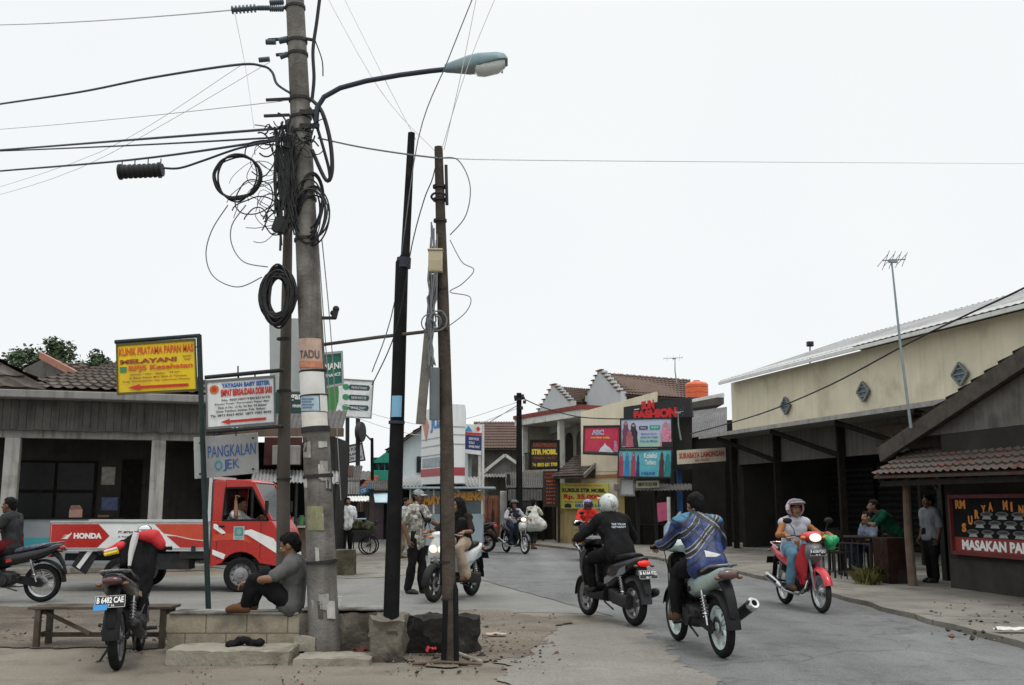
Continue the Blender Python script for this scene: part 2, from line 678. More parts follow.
def person(label, J, loc, rz, o, group=None, rx=0.0):
    """J: joints in local metres (x forward, y left, z up); o: outfit"""
    root = empty('person', label, 'person', loc, rz, group, rx)
    skin = o.get('skin', SKIN)
    J = {k: V(p) for k, p in J.items()}
    for s in 'LR':
        J.setdefault('toe' + s, J['an' + s] + V((0.17, 0, -0.055)))
    ch, pe = J['chest'], J['pelvis']
    lat = (J['shL'] - J['shR']).normalized()
    hips = (J['hipL'] - J['hipR']).normalized()
    M, hc = head_frame(J['head'], o.get('face', (1, 0, 0)), o.get('headup', (0, 0, 1)))

    def hp(x, y, z):
        return hc + M @ V((x, y, z))
    nb = J['neck']
    fem = o.get('fem', False)
    B = MB()

    def torso(mb, g, low=0.0):
        k = o.get('build', 1.0) * (0.92 if fem else 1.0)
        for s in (-1, 1):
            limb(mb, (pe + hips * 0.065 * s - (ch - pe).normalized() * low, 0.1 * k + g), (pe.lerp(ch, 0.45) + lat * 0.05 * s, 0.092 * k + g), (pe.lerp(ch, 0.8) + lat * 0.075 * s, 0.1 * k + g), (ch + lat * 0.085 * s, 0.075 * k + g))
        limb(mb, (J['shL'], 0.052 * k + g), (ch + (nb - ch) * 0.35, 0.07 + g), (J['shR'], 0.052 * k + g))

    def arm(mb, s, g, end=1.0, g2=None):
        a, b, c = J['sh' + s], J['el' + s], J['wr' + s]
        g2 = g if g2 is None else g2
        k = 0.72 if fem else 1.0
        if end <= 0.5:
            limb(mb, (a, 0.052 * k + g), (a.lerp(b, end * 2), 0.045 * k + g2))
        else:
            limb(mb, (a, 0.052 * k + g), (b, 0.041 * k + g), (b.lerp(c, 0.3), 0.04 * k + g), (b.lerp(c, (end - 0.5) * 2), 0.026 + g2))

    def leg(mb, s, g, end=1.0, g2=None):
        a, b, c = J['hip' + s], J['kn' + s], J['an' + s]
        g2 = g if g2 is None else g2
        limb(mb, (a, 0.088 + g), (a.lerp(b, 0.5), 0.076 + g), (b, 0.056 + g))
        limb(mb, (b, 0.055 + g), (b.lerp(c, 0.3), 0.056 + g), (b.lerp(c, end), 0.038 + g2))
    torso(B, 0)
    limb(B, (ch.lerp(nb, 0.2), 0.06), (nb, 0.054), (hp(-0.02, 0, -0.04), 0.055))
    F = MB()
    for s in 'LR':
        sg = 1 if s == 'L' else -1
        arm(B, s, 0)
        leg(B, s, 0)
        an, to = J['an' + s], J['toe' + s]
        limb(B, (an, 0.038), (an + (to - an) * 0.1 - V((0.02, 0, 0.03)), 0.034), (an.lerp(to, 0.65), 0.034), (to, 0.024))
        fd = o.get('hand' + s, (J['wr' + s] - J['el' + s]))
        hand(B, F, J['wr' + s], fd, o.get('palm' + s, (0, -sg, 0)), o.get('thumb' + s, (1, 0, 0.3)), o.get('curl', 0.45))
    # head
    ball(B, hp(-0.012, 0, 0.03), (0.095, 0.078, 0.092), M)
    ball(B, hp(0.028, 0, -0.02), (0.062, 0.062, 0.075), M)
    ball(B, hp(0.03, 0, -0.065), (0.055, 0.052, 0.045), M)
    ball(B, hp(0.064, 0, -0.088), (0.026, 0.028, 0.022), M)
    limb(B, (hp(0.085, 0, 0.02), 0.012), (hp(0.103, 0, -0.022), 0.015))
    limb(B, (hp(0.095, 0.012, -0.026), 0.009), (hp(0.095, -0.012, -0.026), 0.009))
    for s in (-1, 1):
        ball(B, hp(-0.008, 0.08 * s, -0.006), (0.022, 0.011, 0.034), M)
        ball(B, hp(0.06, 0.038 * s, -0.03), 0.024)
        ball(B, hp(0.072, 0.028 * s, 0.03), (0.014, 0.024, 0.01), M)
    body = fuse(B, 0.0105, 3)
    body.add(F.v, F.f, 0)
    for s in (-1, 1):
        body.ell(hp(0.078, 0.031 * s, 0.006), (0.01, 0.015, 0.009), M, 10, 6, 1)
        body.ell(hp(0.083, 0.031 * s, 0.006), (0.0075, 0.0075, 0.0075), M, 10, 6, 2)
        body.ell(hp(0.083, 0.032 * s, 0.027), (0.008, 0.02, 0.005), M, 10, 6, 2)
    body.ell(hp(0.085, 0, -0.057), (0.008, 0.022, 0.005), M, 10, 6, 3)
    body.ell(hp(0.083, 0, -0.067), (0.008, 0.018, 0.006), M, 10, 6, 3)
    body.part('body', [skin, EYE_W, EYE_D, LIP], root, local=True)
    # clothes
    if 'shirt' in o:
        m, sleeve = o['shirt'][:2]
        S = MB()
        torso(S, o.get('shirt_g', 0.026), o.get('hem', 0.06))
        e = {'short': 0.36, 'long': 0.96, 'none': 0.12, 'elbow': 0.47}[sleeve]
        for s in 'LR':
            arm(S, s, 0.012 if fem else 0.02, e, 0.022 if sleeve != 'long' else 0.014)
        if o.get('collar'):
            limb(S, (nb - V((0, 0, 0.02)), 0.07), (nb + V((0, 0, 0.02)), 0.064))
        fuse(S, 0.0125, 4, o.get('wr', 0.012 if fem else 0.02), 9, random.random() * 50).part(o.get('shirt_name', 'shirt'), m, root, local=True)
    if 'vest' in o:
        S = MB()
        torso(S, 0.033, 0.05)
        fuse(S, 0.0125, 4, 0.008, 9, 3.3).part('vest', o['vest'], root, local=True)
    if 'trousers' in o:
        m, ln = o['trousers'][:2]
        T = MB()
        for s in 'LR':
            leg(T, s, 0.016, {'long': 0.97, 'short': 0.12, 'mid': 0.6}[ln], o.get('cuff', 0.024))
        for s in (-1, 1):
            limb(T, (pe + hips * 0.07 * s, 0.113), (pe.lerp(ch, 0.2) + hips * 0.06 * s, 0.104))
        fuse(T, 0.0125, 4, o.get('twr', 0.02), 8, random.random() * 50).part('trousers', m, root, local=True)
    if 'skirt' in o:
        T = MB()
        for s in 'LR':
            leg(T, s, 0.03, 0.8, 0.06)
        limb(T, (pe, 0.13), (J['knL'].lerp(J['knR'], 0.5), 0.11))
        fuse(T, 0.014, 5, 0.01, 8, 2.2).part('skirt', o['skirt'], root, local=True)
    if 'shoes' in o:
        for s in 'LR':
            an, to = J['an' + s], J['toe' + s]
            T = MB()
            limb(T, (an + V((0, 0, 0.0)), 0.045), (an + (to - an) * 0.05 - V((0.025, 0, 0.035)), 0.042), (an.lerp(to, 0.7), 0.044), (to, 0.034))
            fuse(T, 0.011, 3).part('shoe', o['shoes'], root, local=True)
    if 'hair' in o:
        T = MB()
        st = o['hair']
        ball(T, hp(-0.026, 0, 0.042), (0.1, 0.088, 0.095), M)
        ball(T, hp(0.008, 0, 0.085), (0.066, 0.066, 0.045), M)
        if st == 'long':
            for y in (-0.05, -0.02, 0.02, 0.05):
                limb(T, (hp(-0.05, y, 0.03), 0.06), (hp(-0.075, y * 1.3, -0.1), 0.055), (hp(-0.09, y * 1.7, -0.25), 0.05), (hp(-0.1, y * 1.6, -0.36), 0.03))
            for s in (-1, 1):
                limb(T, (hp(0.03, 0.068 * s, 0.06), 0.03), (hp(0.01, 0.088 * s, -0.06), 0.028), (hp(0.02, 0.1 * s, -0.2), 0.03))
        elif st == 'tail':
            limb(T, (hp(-0.09, 0, 0.0), 0.045), (hp(-0.12, 0, -0.12), 0.04), (hp(-0.11, 0, -0.22), 0.02))
        else:
            limb(T, (hp(-0.06, 0, 0.0), 0.07), (hp(-0.06, 0, -0.04), 0.055))
        fuse(T, 0.011, 3, 0.01, 30, 1.0).part('hair', HAIR, root, local=True)
    if 'cap' in o:
        T = MB()
        ball(T, hp(-0.015, 0, 0.052), (0.108, 0.09, 0.088), M)
        c = fuse(T, 0.011, 3)
        c.grid(lambda u, v: hp(0.07 + 0.105 * v * math.sqrt(max(0, 1 - (2 * u - 1) ** 2 * 0.8)), 0.082 * (2 * u - 1), 0.055 - 0.02 * v - 0.012 * (2 * u - 1) ** 2), 10, 4, 0.006)
        c.ell(hp(-0.015, 0, 0.14), 0.009)
        c.part('cap', o['cap'], root, local=True)
    if 'helmet' in o:
        h = o['helmet']
        Rm = 0.137

        def sh(a, t, r):
            return hp(-0.005 + r * 1.04 * math.cos(t) * math.cos(a), r * 0.9 * math.cos(t) * math.sin(a), 0.025 + r * math.sin(t) * 0.97)
        full = h.get('full', False)
        T = MB()
        nA, nT = 40, 22
        a0 = h.get('open', 65)
        hat = lambda i: -PI + 2 * PI * i / nA
        idx, vs = {}, []
        tmin, brow = rad(-58), rad(24)
        for i in range(nA):
            for j in range(nT + 1):
                t = tmin + (PI / 2 - tmin) * j / nT
                idx[i, j] = len(vs)
                vs.append(sh(hat(i), t, Rm))
        fs, mi = [], []
        fsk = []
        for i in range(nA):
            for j in range(nT):
                am = abs(math.degrees(hat(i) + PI / nA))
                t = tmin + (PI / 2 - tmin) * (j + 0.5) / nT
                face_hole = am < a0 and t < brow and (not full or t > rad(-26))
                if face_hole:
                    continue
                fs.append((idx[i, j], idx[(i + 1) % nA, j], idx[(i + 1) % nA, j + 1], idx[i, j + 1]))
        T.add(vs, fs, 0)
        ob = T.part('helmet', h['mats'][0], root, local=True)
        sm = ob.modifiers.new('shell', 'SOLIDIFY')
        sm.thickness = 0.022
        sm.offset = -1
        vz = MB()
        lo = rad(-38 if not full else -30)
        if h.get('up'):
            vz.grid(lambda u, v: sh(rad(-62 + 124 * u), rad(18) + rad(40) * v, Rm + 0.018 + 0.03 * (1 - v)), 14, 6, 0.004)
        else:
            vz.grid(lambda u, v: sh(rad(-68 + 136 * u), lo + (rad(28) - lo) * v, Rm + 0.008), 14, 6, 0.004)
        vz.part('visor', h.get('visor', VISOR), ob, local=True)
        if h.get('peak'):
            pk = MB()
            pk.grid(lambda u, v: sh(rad(-58 + 116 * u), rad(24), Rm + 0.006 + 0.06 * v * math.sqrt(max(0, 1 - (2 * u - 1) ** 2 * 0.9))), 12, 4, 0.006)
            pk.part('peak', h['peak'], ob, local=True)
        if h.get('band'):
            bn = MB()
            bn.grid(lambda u, v: sh(rad(70 + 220 * u), rad(-14 + 34 * v), Rm + 0.002), 24, 4, 0.003)
            bn.part('band', h['band'], ob, local=True)
        st = MB()
        st.tube([hp(0.0, 0.1 * math.cos(a), -0.06 - 0.075 * math.sin(a)) for a in [PI * i / 12 for i in range(13)]], 0.008, 6)
        st.part('chin_strap', BLACK_PLASTIC, ob, local=True)
    return root


BLACK_PLASTIC = mat('black_plastic', (0.011, 0.011, 0.012), 0.55, var=0.3, scale=12, spec=0.2)
VISOR = mat('visor_smoke', (0.05, 0.05, 0.055), 0.08, var=0.0, alpha=0.55, spec=0.6)


def standing(lean=0.0, step=0.0, h=1.66):
    k = h / 1.66
    J = dict(pelvis=(0, 0, 0.93), chest=(0.01 + lean, 0, 1.33), neck=(0.0 + lean, 0, 1.43), head=(0.03 + lean, 0, 1.545),
             shL=(lean, 0.175, 1.35), shR=(lean, -0.175, 1.35), elL=(-0.03 + lean, 0.23, 1.08), elR=(-0.03 + lean, -0.23, 1.08),
             wrL=(0.06, 0.24, 0.84), wrR=(0.06, -0.24, 0.84), hipL=(0, 0.09, 0.88), hipR=(0, -0.09, 0.88),
             knL=(0.02 + step * 0.55, 0.1, 0.48), knR=(0.03 - step * 0.35, -0.1, 0.48), anL=(step, 0.1, 0.085), anR=(-step, -0.1, 0.085))
    return {a: V(b) * k for a, b in J.items()}


def riding(seat=0.78, lean=0.12, grip=(0.36, 0.32, 1.0), foot=(0.08, 0.2, 0.34), knee=(0.13, 0.17, 0.74), hipx=-0.27, fem=False, elbow=0.0, tz=0.35):
    z = seat + 0.075
    p = V((hipx, 0, z))
    c = p + V((lean, 0, tz))
    gx, gy, gz = grip
    J = dict(pelvis=p, chest=c, neck=c + V((0.02, 0, 0.10)), head=c + V((0.07, 0, 0.20)))
    w = 0.165 if fem else 0.19
    for s, k in (('L', 1), ('R', -1)):
        sh = c + V((0.01, w * k, 0.015))
        wr = V((gx - 0.075, gy * k, gz + 0.025))
        mid = sh.lerp(wr, 0.52)
        J['sh' + s] = sh
        J['wr' + s] = wr
        J['el' + s] = mid + V((-0.06, (0.07 + elbow) * k, -0.1))
        J['hip' + s] = p + V((0.02, 0.095 * k, -0.01))
        J['kn' + s] = V((knee[0], knee[1] * k, knee[2]))
        J['an' + s] = V((foot[0], foot[1] * k, foot[2]))
        J['toe' + s] = V((foot[0] + 0.17, (foot[1] + 0.01) * k, foot[2] - 0.055))
    return J


# ------------------------------------------------------------------ motorcycles
TYRE = mat('tyre_rubber', (0.016, 0.016, 0.016), 0.85, var=0.3, scale=20, bump=0.3, bscale=90, dirt=(0.06, 0.055, 0.05), dlo=0.55, dhi=0.8)
STEEL = mat('bright_steel', (0.42, 0.42, 0.43), 0.3, 0.9, var=0.2, scale=15)
ALLOY = mat('grey_alloy', (0.2, 0.2, 0.21), 0.5, 0.6, var=0.25, scale=18, dirt=(0.04, 0.035, 0.03))
ENGINE = mat('engine_dark', (0.035, 0.035, 0.036), 0.55, 0.4, var=0.5, scale=24, spec=0.25, dirt=(0.03, 0.024, 0.018))
SEAT = mat('seat_vinyl', (0.011, 0.011, 0.012), 0.6, spec=0.18, var=0.2, scale=20, bump=0.15, bscale=200)
LENS_RED = mat('red_lens', (0.28, 0.01, 0.012), 0.15, var=0.1, coat=0.5)
LENS_RED_LIT = mat('red_lens_lit', (0.8, 0.03, 0.03), 0.15, var=0.0, emit=0.25)
LENS_CLEAR = mat('clear_lens', (0.5, 0.5, 0.5), 0.08, var=0.1, coat=0.6)
LENS_LIT = mat('lit_headlamp', (1.0, 0.8, 0.58), 0.1, var=0.0, emit=1.1)
LENS_AMBER = mat('amber_lens', (0.5, 0.18, 0.02), 0.15, var=0.1)
LENS_SMOKE = mat('smoke_amber_lens', (0.12, 0.05, 0.02), 0.2, var=0.1)
MIRROR = mat('mirror_glass', (0.8, 0.82, 0.84), 0.04, 1.0, var=0)
PLATE_BLACK = mat('plate_black', (0.012, 0.012, 0.013), 0.4, var=0.2)
WHITE_INK = mat('white_ink', (0.75, 0.75, 0.73), 0.6, var=0.1)
CHROME = mat('chrome', (0.62, 0.62, 0.63), 0.12, 1.0, var=0.05)


def gloss(name, col):
    return mat(name, col, 0.28, var=0.08, scale=6, spec=0.4, coat=0.3, dirt=tuple(c * 0.6 + 0.008 for c in col), dlo=0.6, dhi=1.0)


def ring_yz(x, z, ry, rz, n=16, e=2.6, y=0.0, flat=0.0):
    """superellipse ring across the bike at x"""
    out = []
    for k in range(n):
        a = 2 * PI * k / n
        c, s = math.cos(a), math.sin(a)
        out.append(V((x + flat * s * rz, y + ry * math.copysign(abs(c) ** (2 / e), c), z + rz * math.copysign(abs(s) ** (2 / e), s))))
    return out


def body_loft(mb, secs, m=0, e=2.6):
    mb.loft([ring_yz(s[0], s[1], s[2], s[3], 18, e, s[4] if len(s) > 4 else 0) for s in secs], True, m)


def add_wheel(root, c, r, tw, rim, style):
    c = V(c)
    w = MB()
    ri = r - tw * 0.95
    w.lathe([(ri, -tw * 0.32), (ri + 0.012, -tw * 0.36), (ri + 0.012, -tw * 0.30), (ri - 0.014, -tw * 0.12), (ri - 0.014, tw * 0.12), (ri + 0.012, tw * 0.30), (ri + 0.012, tw * 0.36), (ri, tw * 0.32), (ri - 0.024, tw * 0.14), (ri - 0.024, -tw * 0.14), (ri, -tw * 0.32)], c, (0, 1, 0), 36)
    if style == 'wire':
        for i in range(28):
            a = 2 * PI * i / 28
            b = a + (0.35 if i % 2 else -0.35)
            sy = tw * 0.33 * (1 if (i // 2) % 2 else -1)
            w.cyl(c + V((math.cos(b) * 0.035, sy, math.sin(b) * 0.035)), c + V((math.cos(a) * (ri - 0.015), 0, math.sin(a) * (ri - 0.015))), 0.0022, n=5)
        w.cyl(c - V((0, 0.05, 0)), c + V((0, 0.05, 0)), 0.045)
        w.cyl(c - V((0, 0.035, 0)), c + V((0, 0.035, 0)), 0.062, n=18)
    else:
        k = 5 if style == 'five' else 6
        for i in range(k):
            a = 2 * PI * i / k
            for da in ((-0.16, 0.16) if style == 'five' else (0,)):
                p0 = c + V((math.cos(a + da * 1.5) * 0.03, 0, math.sin(a + da * 1.5) * 0.03))
                p1 = c + V((math.cos(a + da) * (ri - 0.012), 0, math.sin(a + da) * (ri - 0.012)))
                w.bar(p0, p1, tw * 0.34 if style == 'five' else tw * 0.4, 0.02 if style == 'five' else 0.032, V((0, 1, 0)).cross(p1 - p0))
        w.cyl(c - V((0, 0.045, 0)), c + V((0, 0.045, 0)), 0.05, n=18)
    w.cyl(c - V((0, 0.085, 0)), c + V((0, 0.085, 0)), 0.011, n=8)
    o = w.part('wheel', rim, root, local=True)
    t = MB()
    prof = []
    for k in range(13):
        a = -PI * 0.62 + PI * 1.24 * k / 12
        prof.append((r - tw * 0.5 + tw * 0.5 * math.cos(a), tw * 0.5 * math.sin(a)))
    prof.append((ri, tw * 0.3))
    prof.append((ri, -tw * 0.3))
    prof.append(prof[0])
    t.lathe(prof, c, (0, 1, 0), 40)
    t.part('tyre', TYRE, o, local=True)
    d = MB()
    d.lathe([(0.04, 0), (0.105, 0), (0.105, 0.004), (0.04, 0.004), (0.04, 0)], c + V((0, tw * 0.42, 0)), (0, 1, 0), 26)
    d.part('brake_disc', STEEL, o, local=True)
    return o


def arc_shell(mb, c, r, hw, a0, a1, th=0.006, drop=0.035, n=18, m=0):
    c = V(c)

    def fn(u, v):
        a = rad(a0 + (a1 - a0) * u)
        s = 2 * v - 1
        rr = r - drop * abs(s) ** 3
        return c + V((math.cos(a) * rr, hw * s, math.sin(a) * rr))
    mb.grid(fn, n, 8, th, m)


def number_plate(parent, c, txt, tilt=20, fwd=-1, w=0.25, h=0.105, front=False):
    """black plate with white characters; fwd: the way it faces along x"""
    t = rad(tilt)
    dn = V((math.sin(t) * fwd, 0, -math.cos(t))) * h
    rt = V((0, 1, 0)) * w * (-1 if fwd < 0 else 1)
    tl = V(c) - rt / 2 - dn / 2
    mb = MB()
    panel(mb, tl, tl + rt, tl + rt + dn, tl + dn, 0.006)
    o = mb.part('number_plate', PLATE_BLACK, parent, local=True)
    f = Face(tl, tl + rt, tl + dn, 0.003)
    mb = MB()
    f.text(mb, txt[0], 0.06, 0.1, 0.94, 0.62, bold=0.03)
    f.text(mb, txt[1], 0.36, 0.72, 0.64, 0.92, bold=0.02)
    for e in ((0.01, 0.01, 0.99, 0.035), (0.01, 0.965, 0.99, 0.99), (0.01, 0.035, 0.02, 0.965), (0.98, 0.035, 0.99, 0.965)):
        f.rect(mb, *e)
    mb.part('lettering', WHITE_INK, o, local=True)
    return o


def controls(root, hb, bar, mirrors=True, gripr=0.017):
    """handlebar with grips, levers and mirrors; hb: centre of the bar, bar: end of the left grip"""
    hb, e = V(hb), V(bar)
    mb = MB()
    L, Rr = e, V((e.x, -e.y, e.z))
    mb.tube([L, L.lerp(hb, 0.45) + V((0.015, 0, 0)), hb, Rr.lerp(hb, 0.45) + V((0.015, 0, 0)), Rr], 0.011, 8)
    o = mb.part('handlebar', BLACK_PLASTIC, root, local=True)
    for q in (L, Rr):
        s = 1 if q.y > 0 else -1
        mb = MB()
        mb.cyl(q + V((0, 0.005 * s, 0)), q.lerp(hb, 0.36), gripr)
        mb.part('grip', BLACK_PLASTIC, o, local=True)
        mb = MB()
        mb.tube([q.lerp(hb, 0.42) + V((0.03, 0, 0)), q.lerp(hb, 0.3) + V((0.06, 0, -0.005)), q + V((0.05, 0, -0.02))], 0.006, 6)
        mb.part('brake_lever', STEEL, o, local=True)
        if mirrors is True or (mirrors == 'inner' and s < 0):
            mc = q.lerp(hb, 0.25) + V((-0.03, 0.04 * s, 0.21)) if mirrors is True else V((0.26, -0.10, 1.2))
            mb = MB()
            mb.tube([q.lerp(hb, 0.4), q.lerp(hb, 0.35) + V((0.01, 0.01 * s, 0.1)), mc], 0.006, 6)
            mb.ell(mc, (0.022, 0.068, 0.042))
            mo = mb.part('mirror', BLACK_PLASTIC, root, local=True)
            mb = MB()
            mb.ell(mc - V((0.016, 0, 0)), (0.009, 0.06, 0.036))
            mb.part('mirror_glass', MIRROR, mo, local=True)
    return o


def spring(mb, a, b, r, turns=7, w=0.006):
    a, b = V(a), V(b)
    d, s, u = basis(b - a)
    L = (b - a).length
    mb.tube([a + d * L * i / (turns * 8) + (s * math.cos(2 * PI * i / 8) + u * math.sin(2 * PI * i / 8)) * r for i in range(turns * 8 + 1)], w, 5)


def bike(label, loc, rz, c, group=None, rx=0.0, kind='underbone'):
    """x forward, wheelbase 1.22; kind: underbone (big wheels, step-through) or scooter"""
    root = empty('motorcycle' if kind == 'underbone' else 'scooter', label, 'motorcycle' if kind == 'underbone' else 'scooter', loc, rz, group, rx)
    sc = kind == 'scooter'
    r = 0.265 if sc else 0.28
    tw = 0.085 if sc else 0.075
    fx, bx = 0.61, -0.61
    paint, trim = c['paint'], c.get('trim', BLACK_PLASTIC)
    rim = c.get('rim', ALLOY)
    st = c.get('wheel', 'wire')
    add_wheel(root, (fx, 0, r), r, tw, rim, st)
    add_wheel(root, (bx, 0, r), r, tw + 0.01, rim, st)
    # fork
    mb = MB()
    top = V((0.39, 0, 0.88))
    for s in (-1, 1):
        mb.tube([V((fx, 0.075 * s, r)), V((0.5, 0.075 * s, 0.58)), V((0.43, 0.07 * s, 0.76))], [0.022, 0.02, 0.017], 9)
    mb.bar(V((0.43, -0.09, 0.76)), V((0.43, 0.09, 0.76)), 0.05, 0.03)
    mb.cyl(V((0.43, 0, 0.74)), top, 0.022)
    mb.part('fork', c.get('fork', ALLOY), root, local=True)
    # front mudguard
    mb = MB()
    arc_shell(mb, (fx, 0, r), r + 0.035, 0.062 if sc else 0.058, -2 if sc else 18, 148 if not sc else 125, 0.006, 0.05)
    for s in (-1, 1):
        mb.tube([V((fx, 0.082 * s, r)), V((fx - 0.01, 0.062 * s, r + 0.29))], 0.007, 6)
    mb.part('mudguard', c.get('mudguard', paint), root, local=True)
    hz = 0.985 if sc else 1.0
    if sc:
        # front apron and leg shield
        mb = MB()
        body_loft(mb, [(0.36, 0.30, 0.06, 0.03), (0.40, 0.42, 0.115, 0.05), (0.45, 0.58, 0.16, 0.07), (0.455, 0.74, 0.185, 0.075), (0.43, 0.86, 0.17, 0.06), (0.40, 0.93, 0.1, 0.03)])
        rings = []
        for x, z, w, t in ((0.30, 0.28, 0.13, 0.05), (0.36, 0.45, 0.19, 0.055), (0.405, 0.62, 0.215, 0.06), (0.42, 0.76, 0.205, 0.07), (0.40, 0.88, 0.15, 0.06)):
            rings.append([V((x + t * (1.15 if math.cos(a) > 0 else 0.5) * math.copysign(abs(math.cos(a)) ** 0.8, math.cos(a)) * (1.3 - 0.3 * abs(math.sin(a))), w * math.copysign(abs(math.sin(a)) ** 0.7, math.sin(a)), z + 0.05 * math.cos(a))) for a in [2 * PI * k / 20 for k in range(20)]])
        mb = MB()
        mb.loft(rings)
        mb.part('leg_shield', paint, root, local=True)
        # handlebar cowl
        mb = MB()
        body_loft(mb, [(0.29, 0.96, 0.10, 0.035), (0.34, 0.97, 0.2, 0.055), (0.42, 0.97, 0.17, 0.06), (0.475, 0.95, 0.09, 0.04)])
        mb.part('handlebar_cowl', paint, root, local=True)
        # floor board and body
        mb = MB()
        body_loft(mb, [(0.36, 0.31, 0.15, 0.05), (0.1, 0.30, 0.19, 0.045), (-0.14, 0.32, 0.17, 0.07)], e=5)
        body_loft(mb, [(0.36, 0.40, 0.05, 0.06), (0.1, 0.38, 0.05, 0.05)])
        mb.part('floorboard', trim, root, local=True)
        mb = MB()
        body_loft(mb, [(-0.04, 0.52, 0.10, 0.19), (-0.1, 0.54, 0.135, 0.19), (-0.25, 0.58, 0.165, 0.17), (-0.45, 0.65, 0.165, 0.12), (-0.65, 0.72, 0.135, 0.075), (-0.82, 0.775, 0.085, 0.045), (-0.88, 0.79, 0.05, 0.025)], e=3)
        mb.part('side_panel', paint, root, local=True)
        mb = MB()
        for s in (-1, 1):
            mb.grid(lambda u, v: V((-0.16 - 0.5 * u, (0.168 - 0.02 * u) * s, 0.5 + 0.17 * u + (0.035 + 0.01 * math.sin(u * 9)) * (v - 0.5) * 2)), 8, 2, 0.006)
        mb.part('stripe', c.get('stripe', STEEL), root, local=True)
        seat_secs = [(0.0, 0.70, 0.07, 0.03), (-0.1, 0.735, 0.12, 0.045), (-0.3, 0.75, 0.14, 0.045), (-0.42, 0.785, 0.14, 0.05), (-0.62, 0.815, 0.12, 0.045), (-0.74, 0.82, 0.07, 0.03)]
        tl = V((-0.86, 0, 0.745))
    else:
        mb = MB()
        for s in (-1, 1):
            def wing(u, v, s=s):
                z = 0.90 - 0.56 * v
                w = 0.05 + (0.075 + 0.045 * math.sin(PI * min(v * 1.15, 1))) * u * (1 - 0.45 * max(0, v - 0.6) / 0.4)
                return V((0.43 - 0.17 * v - 0.24 * u * u * (0.35 + 0.65 * v), w * s, z))
            mb.grid(wing, 8, 10, 0.012)
        mb.part('leg_shield', c.get('shield', paint), root, local=True)
        mb = MB()
        body_loft(mb, [(0.55, 0.80, 0.05, 0.05), (0.51, 0.80, 0.10, 0.10), (0.45, 0.80, 0.13, 0.14), (0.40, 0.80, 0.11, 0.13), (0.36, 0.72, 0.07, 0.1)])
        mb.part('fork_cowl', c.get('cowl', paint), root, local=True)
        mb = MB()
        body_loft(mb, [(0.30, 0.98, 0.07, 0.035), (0.35, 0.995, 0.17, 0.055), (0.43, 1.0, 0.155, 0.068), (0.50, 0.985, 0.1, 0.05), (0.54, 0.97, 0.05, 0.025)])
        mb.part('handlebar_cowl', paint, root, local=True)
        mb = MB()
        mb.tube([(0.36, 0.2, 1.0), (0.5, 0.14, 0.96), (0.55, 0.09, 0.75), (0.6, 0.085, 0.36)], 0.005, 6)
        mb.part('brake_cable', BLACK_PLASTIC, root, local=True)
        # spine and engine
        mb = MB()
        body_loft(mb, [(0.36, 0.72, 0.055, 0.1), (0.22, 0.58, 0.06, 0.09), (0.05, 0.55, 0.065, 0.09), (-0.1, 0.6, 0.09, 0.1)])
        mb.part('spine', trim, root, local=True)
        mb = MB()
        body_loft(mb, [(0.0, 0.62, 0.085, 0.09), (-0.12, 0.63, 0.115, 0.11), (-0.35, 0.66, 0.13, 0.095), (-0.6, 0.72, 0.125, 0.08), (-0.8, 0.79, 0.095, 0.06), (-0.88, 0.815, 0.06, 0.035)], e=3)
        mb.part('side_panel', paint, root, local=True)
        if c.get('stripe'):
            mb = MB()
            for s in (-1, 1):
                mb.grid(lambda u, v: V((-0.1 - 0.62 * u, (0.125 - 0.012 * math.sin(u * 3) - 0.03 * u) * s, 0.6 + 0.15 * u + 0.05 * (v - 0.5) * (1 - 0.6 * u))), 8, 2, 0.005)
            mb.part('stripe', c['stripe'], root, local=True)
        seat_secs = [(0.06, 0.71, 0.06, 0.03), (-0.05, 0.74, 0.1, 0.04), (-0.25, 0.755, 0.125, 0.04), (-0.42, 0.79, 0.125, 0.045), (-0.62, 0.825, 0.115, 0.04), (-0.72, 0.835, 0.08, 0.025)]
        tl = V((-0.875, 0, 0.79))
        mb = MB()
        for s in (-1, 1):
            mb.tube([V((-0.5, 0.12 * s, 0.80)), V((-0.72, 0.125 * s, 0.86)), V((-0.86, 0.09 * s, 0.875)), V((-0.88, 0, 0.88))], 0.011, 7)
        mb.part('grab_rail', c.get('rail', ALLOY), root, local=True)
    mb = MB()
    body_loft(mb, seat_secs)
    mb.part('seat', c.get('seat', SEAT), root, local=True)
    # engine
    mb = MB()
    if sc:
        body_loft(mb, [(-0.1, 0.34, 0.1, 0.09), (-0.25, 0.33, 0.13, 0.1), (-0.45, 0.3, 0.06, 0.08, 0.09), (-0.66, 0.28, 0.045, 0.085, 0.1)], e=4)
        for i in range(6):
            mb.box((0.0 - 0.02 * i, 0, 0.33), (0.006, 0.18, 0.14))
    else:
        body_loft(mb, [(0.12, 0.37, 0.09, 0.07), (0.02, 0.34, 0.125, 0.11), (-0.14, 0.34, 0.125, 0.11), (-0.24, 0.35, 0.07, 0.06)], e=4)
        mb.cyl((0.1, 0, 0.4), (0.3, 0, 0.45), 0.055)
        for i in range(7):
            q = V((0.12 + 0.024 * i, 0, 0.405 + 0.006 * i))
            mb.cyl(q, q + V((0.008, 0, 0.002)), 0.075, n=14)
        for s in (-1, 1):
            mb.cyl((-0.06, 0.1 * s, 0.33), (-0.06, 0.15 * s, 0.33), 0.085, n=20)
    mb.part('engine', ENGINE, root, local=True)
    # swing arm and dampers
    mb = MB()
    for s in (-1, 1):
        mb.bar((-0.2, 0.07 * s, 0.32), (bx - 0.04, 0.085 * s, r), 0.025, 0.045)
    mb.part('swing_arm', ENGINE, root, local=True)
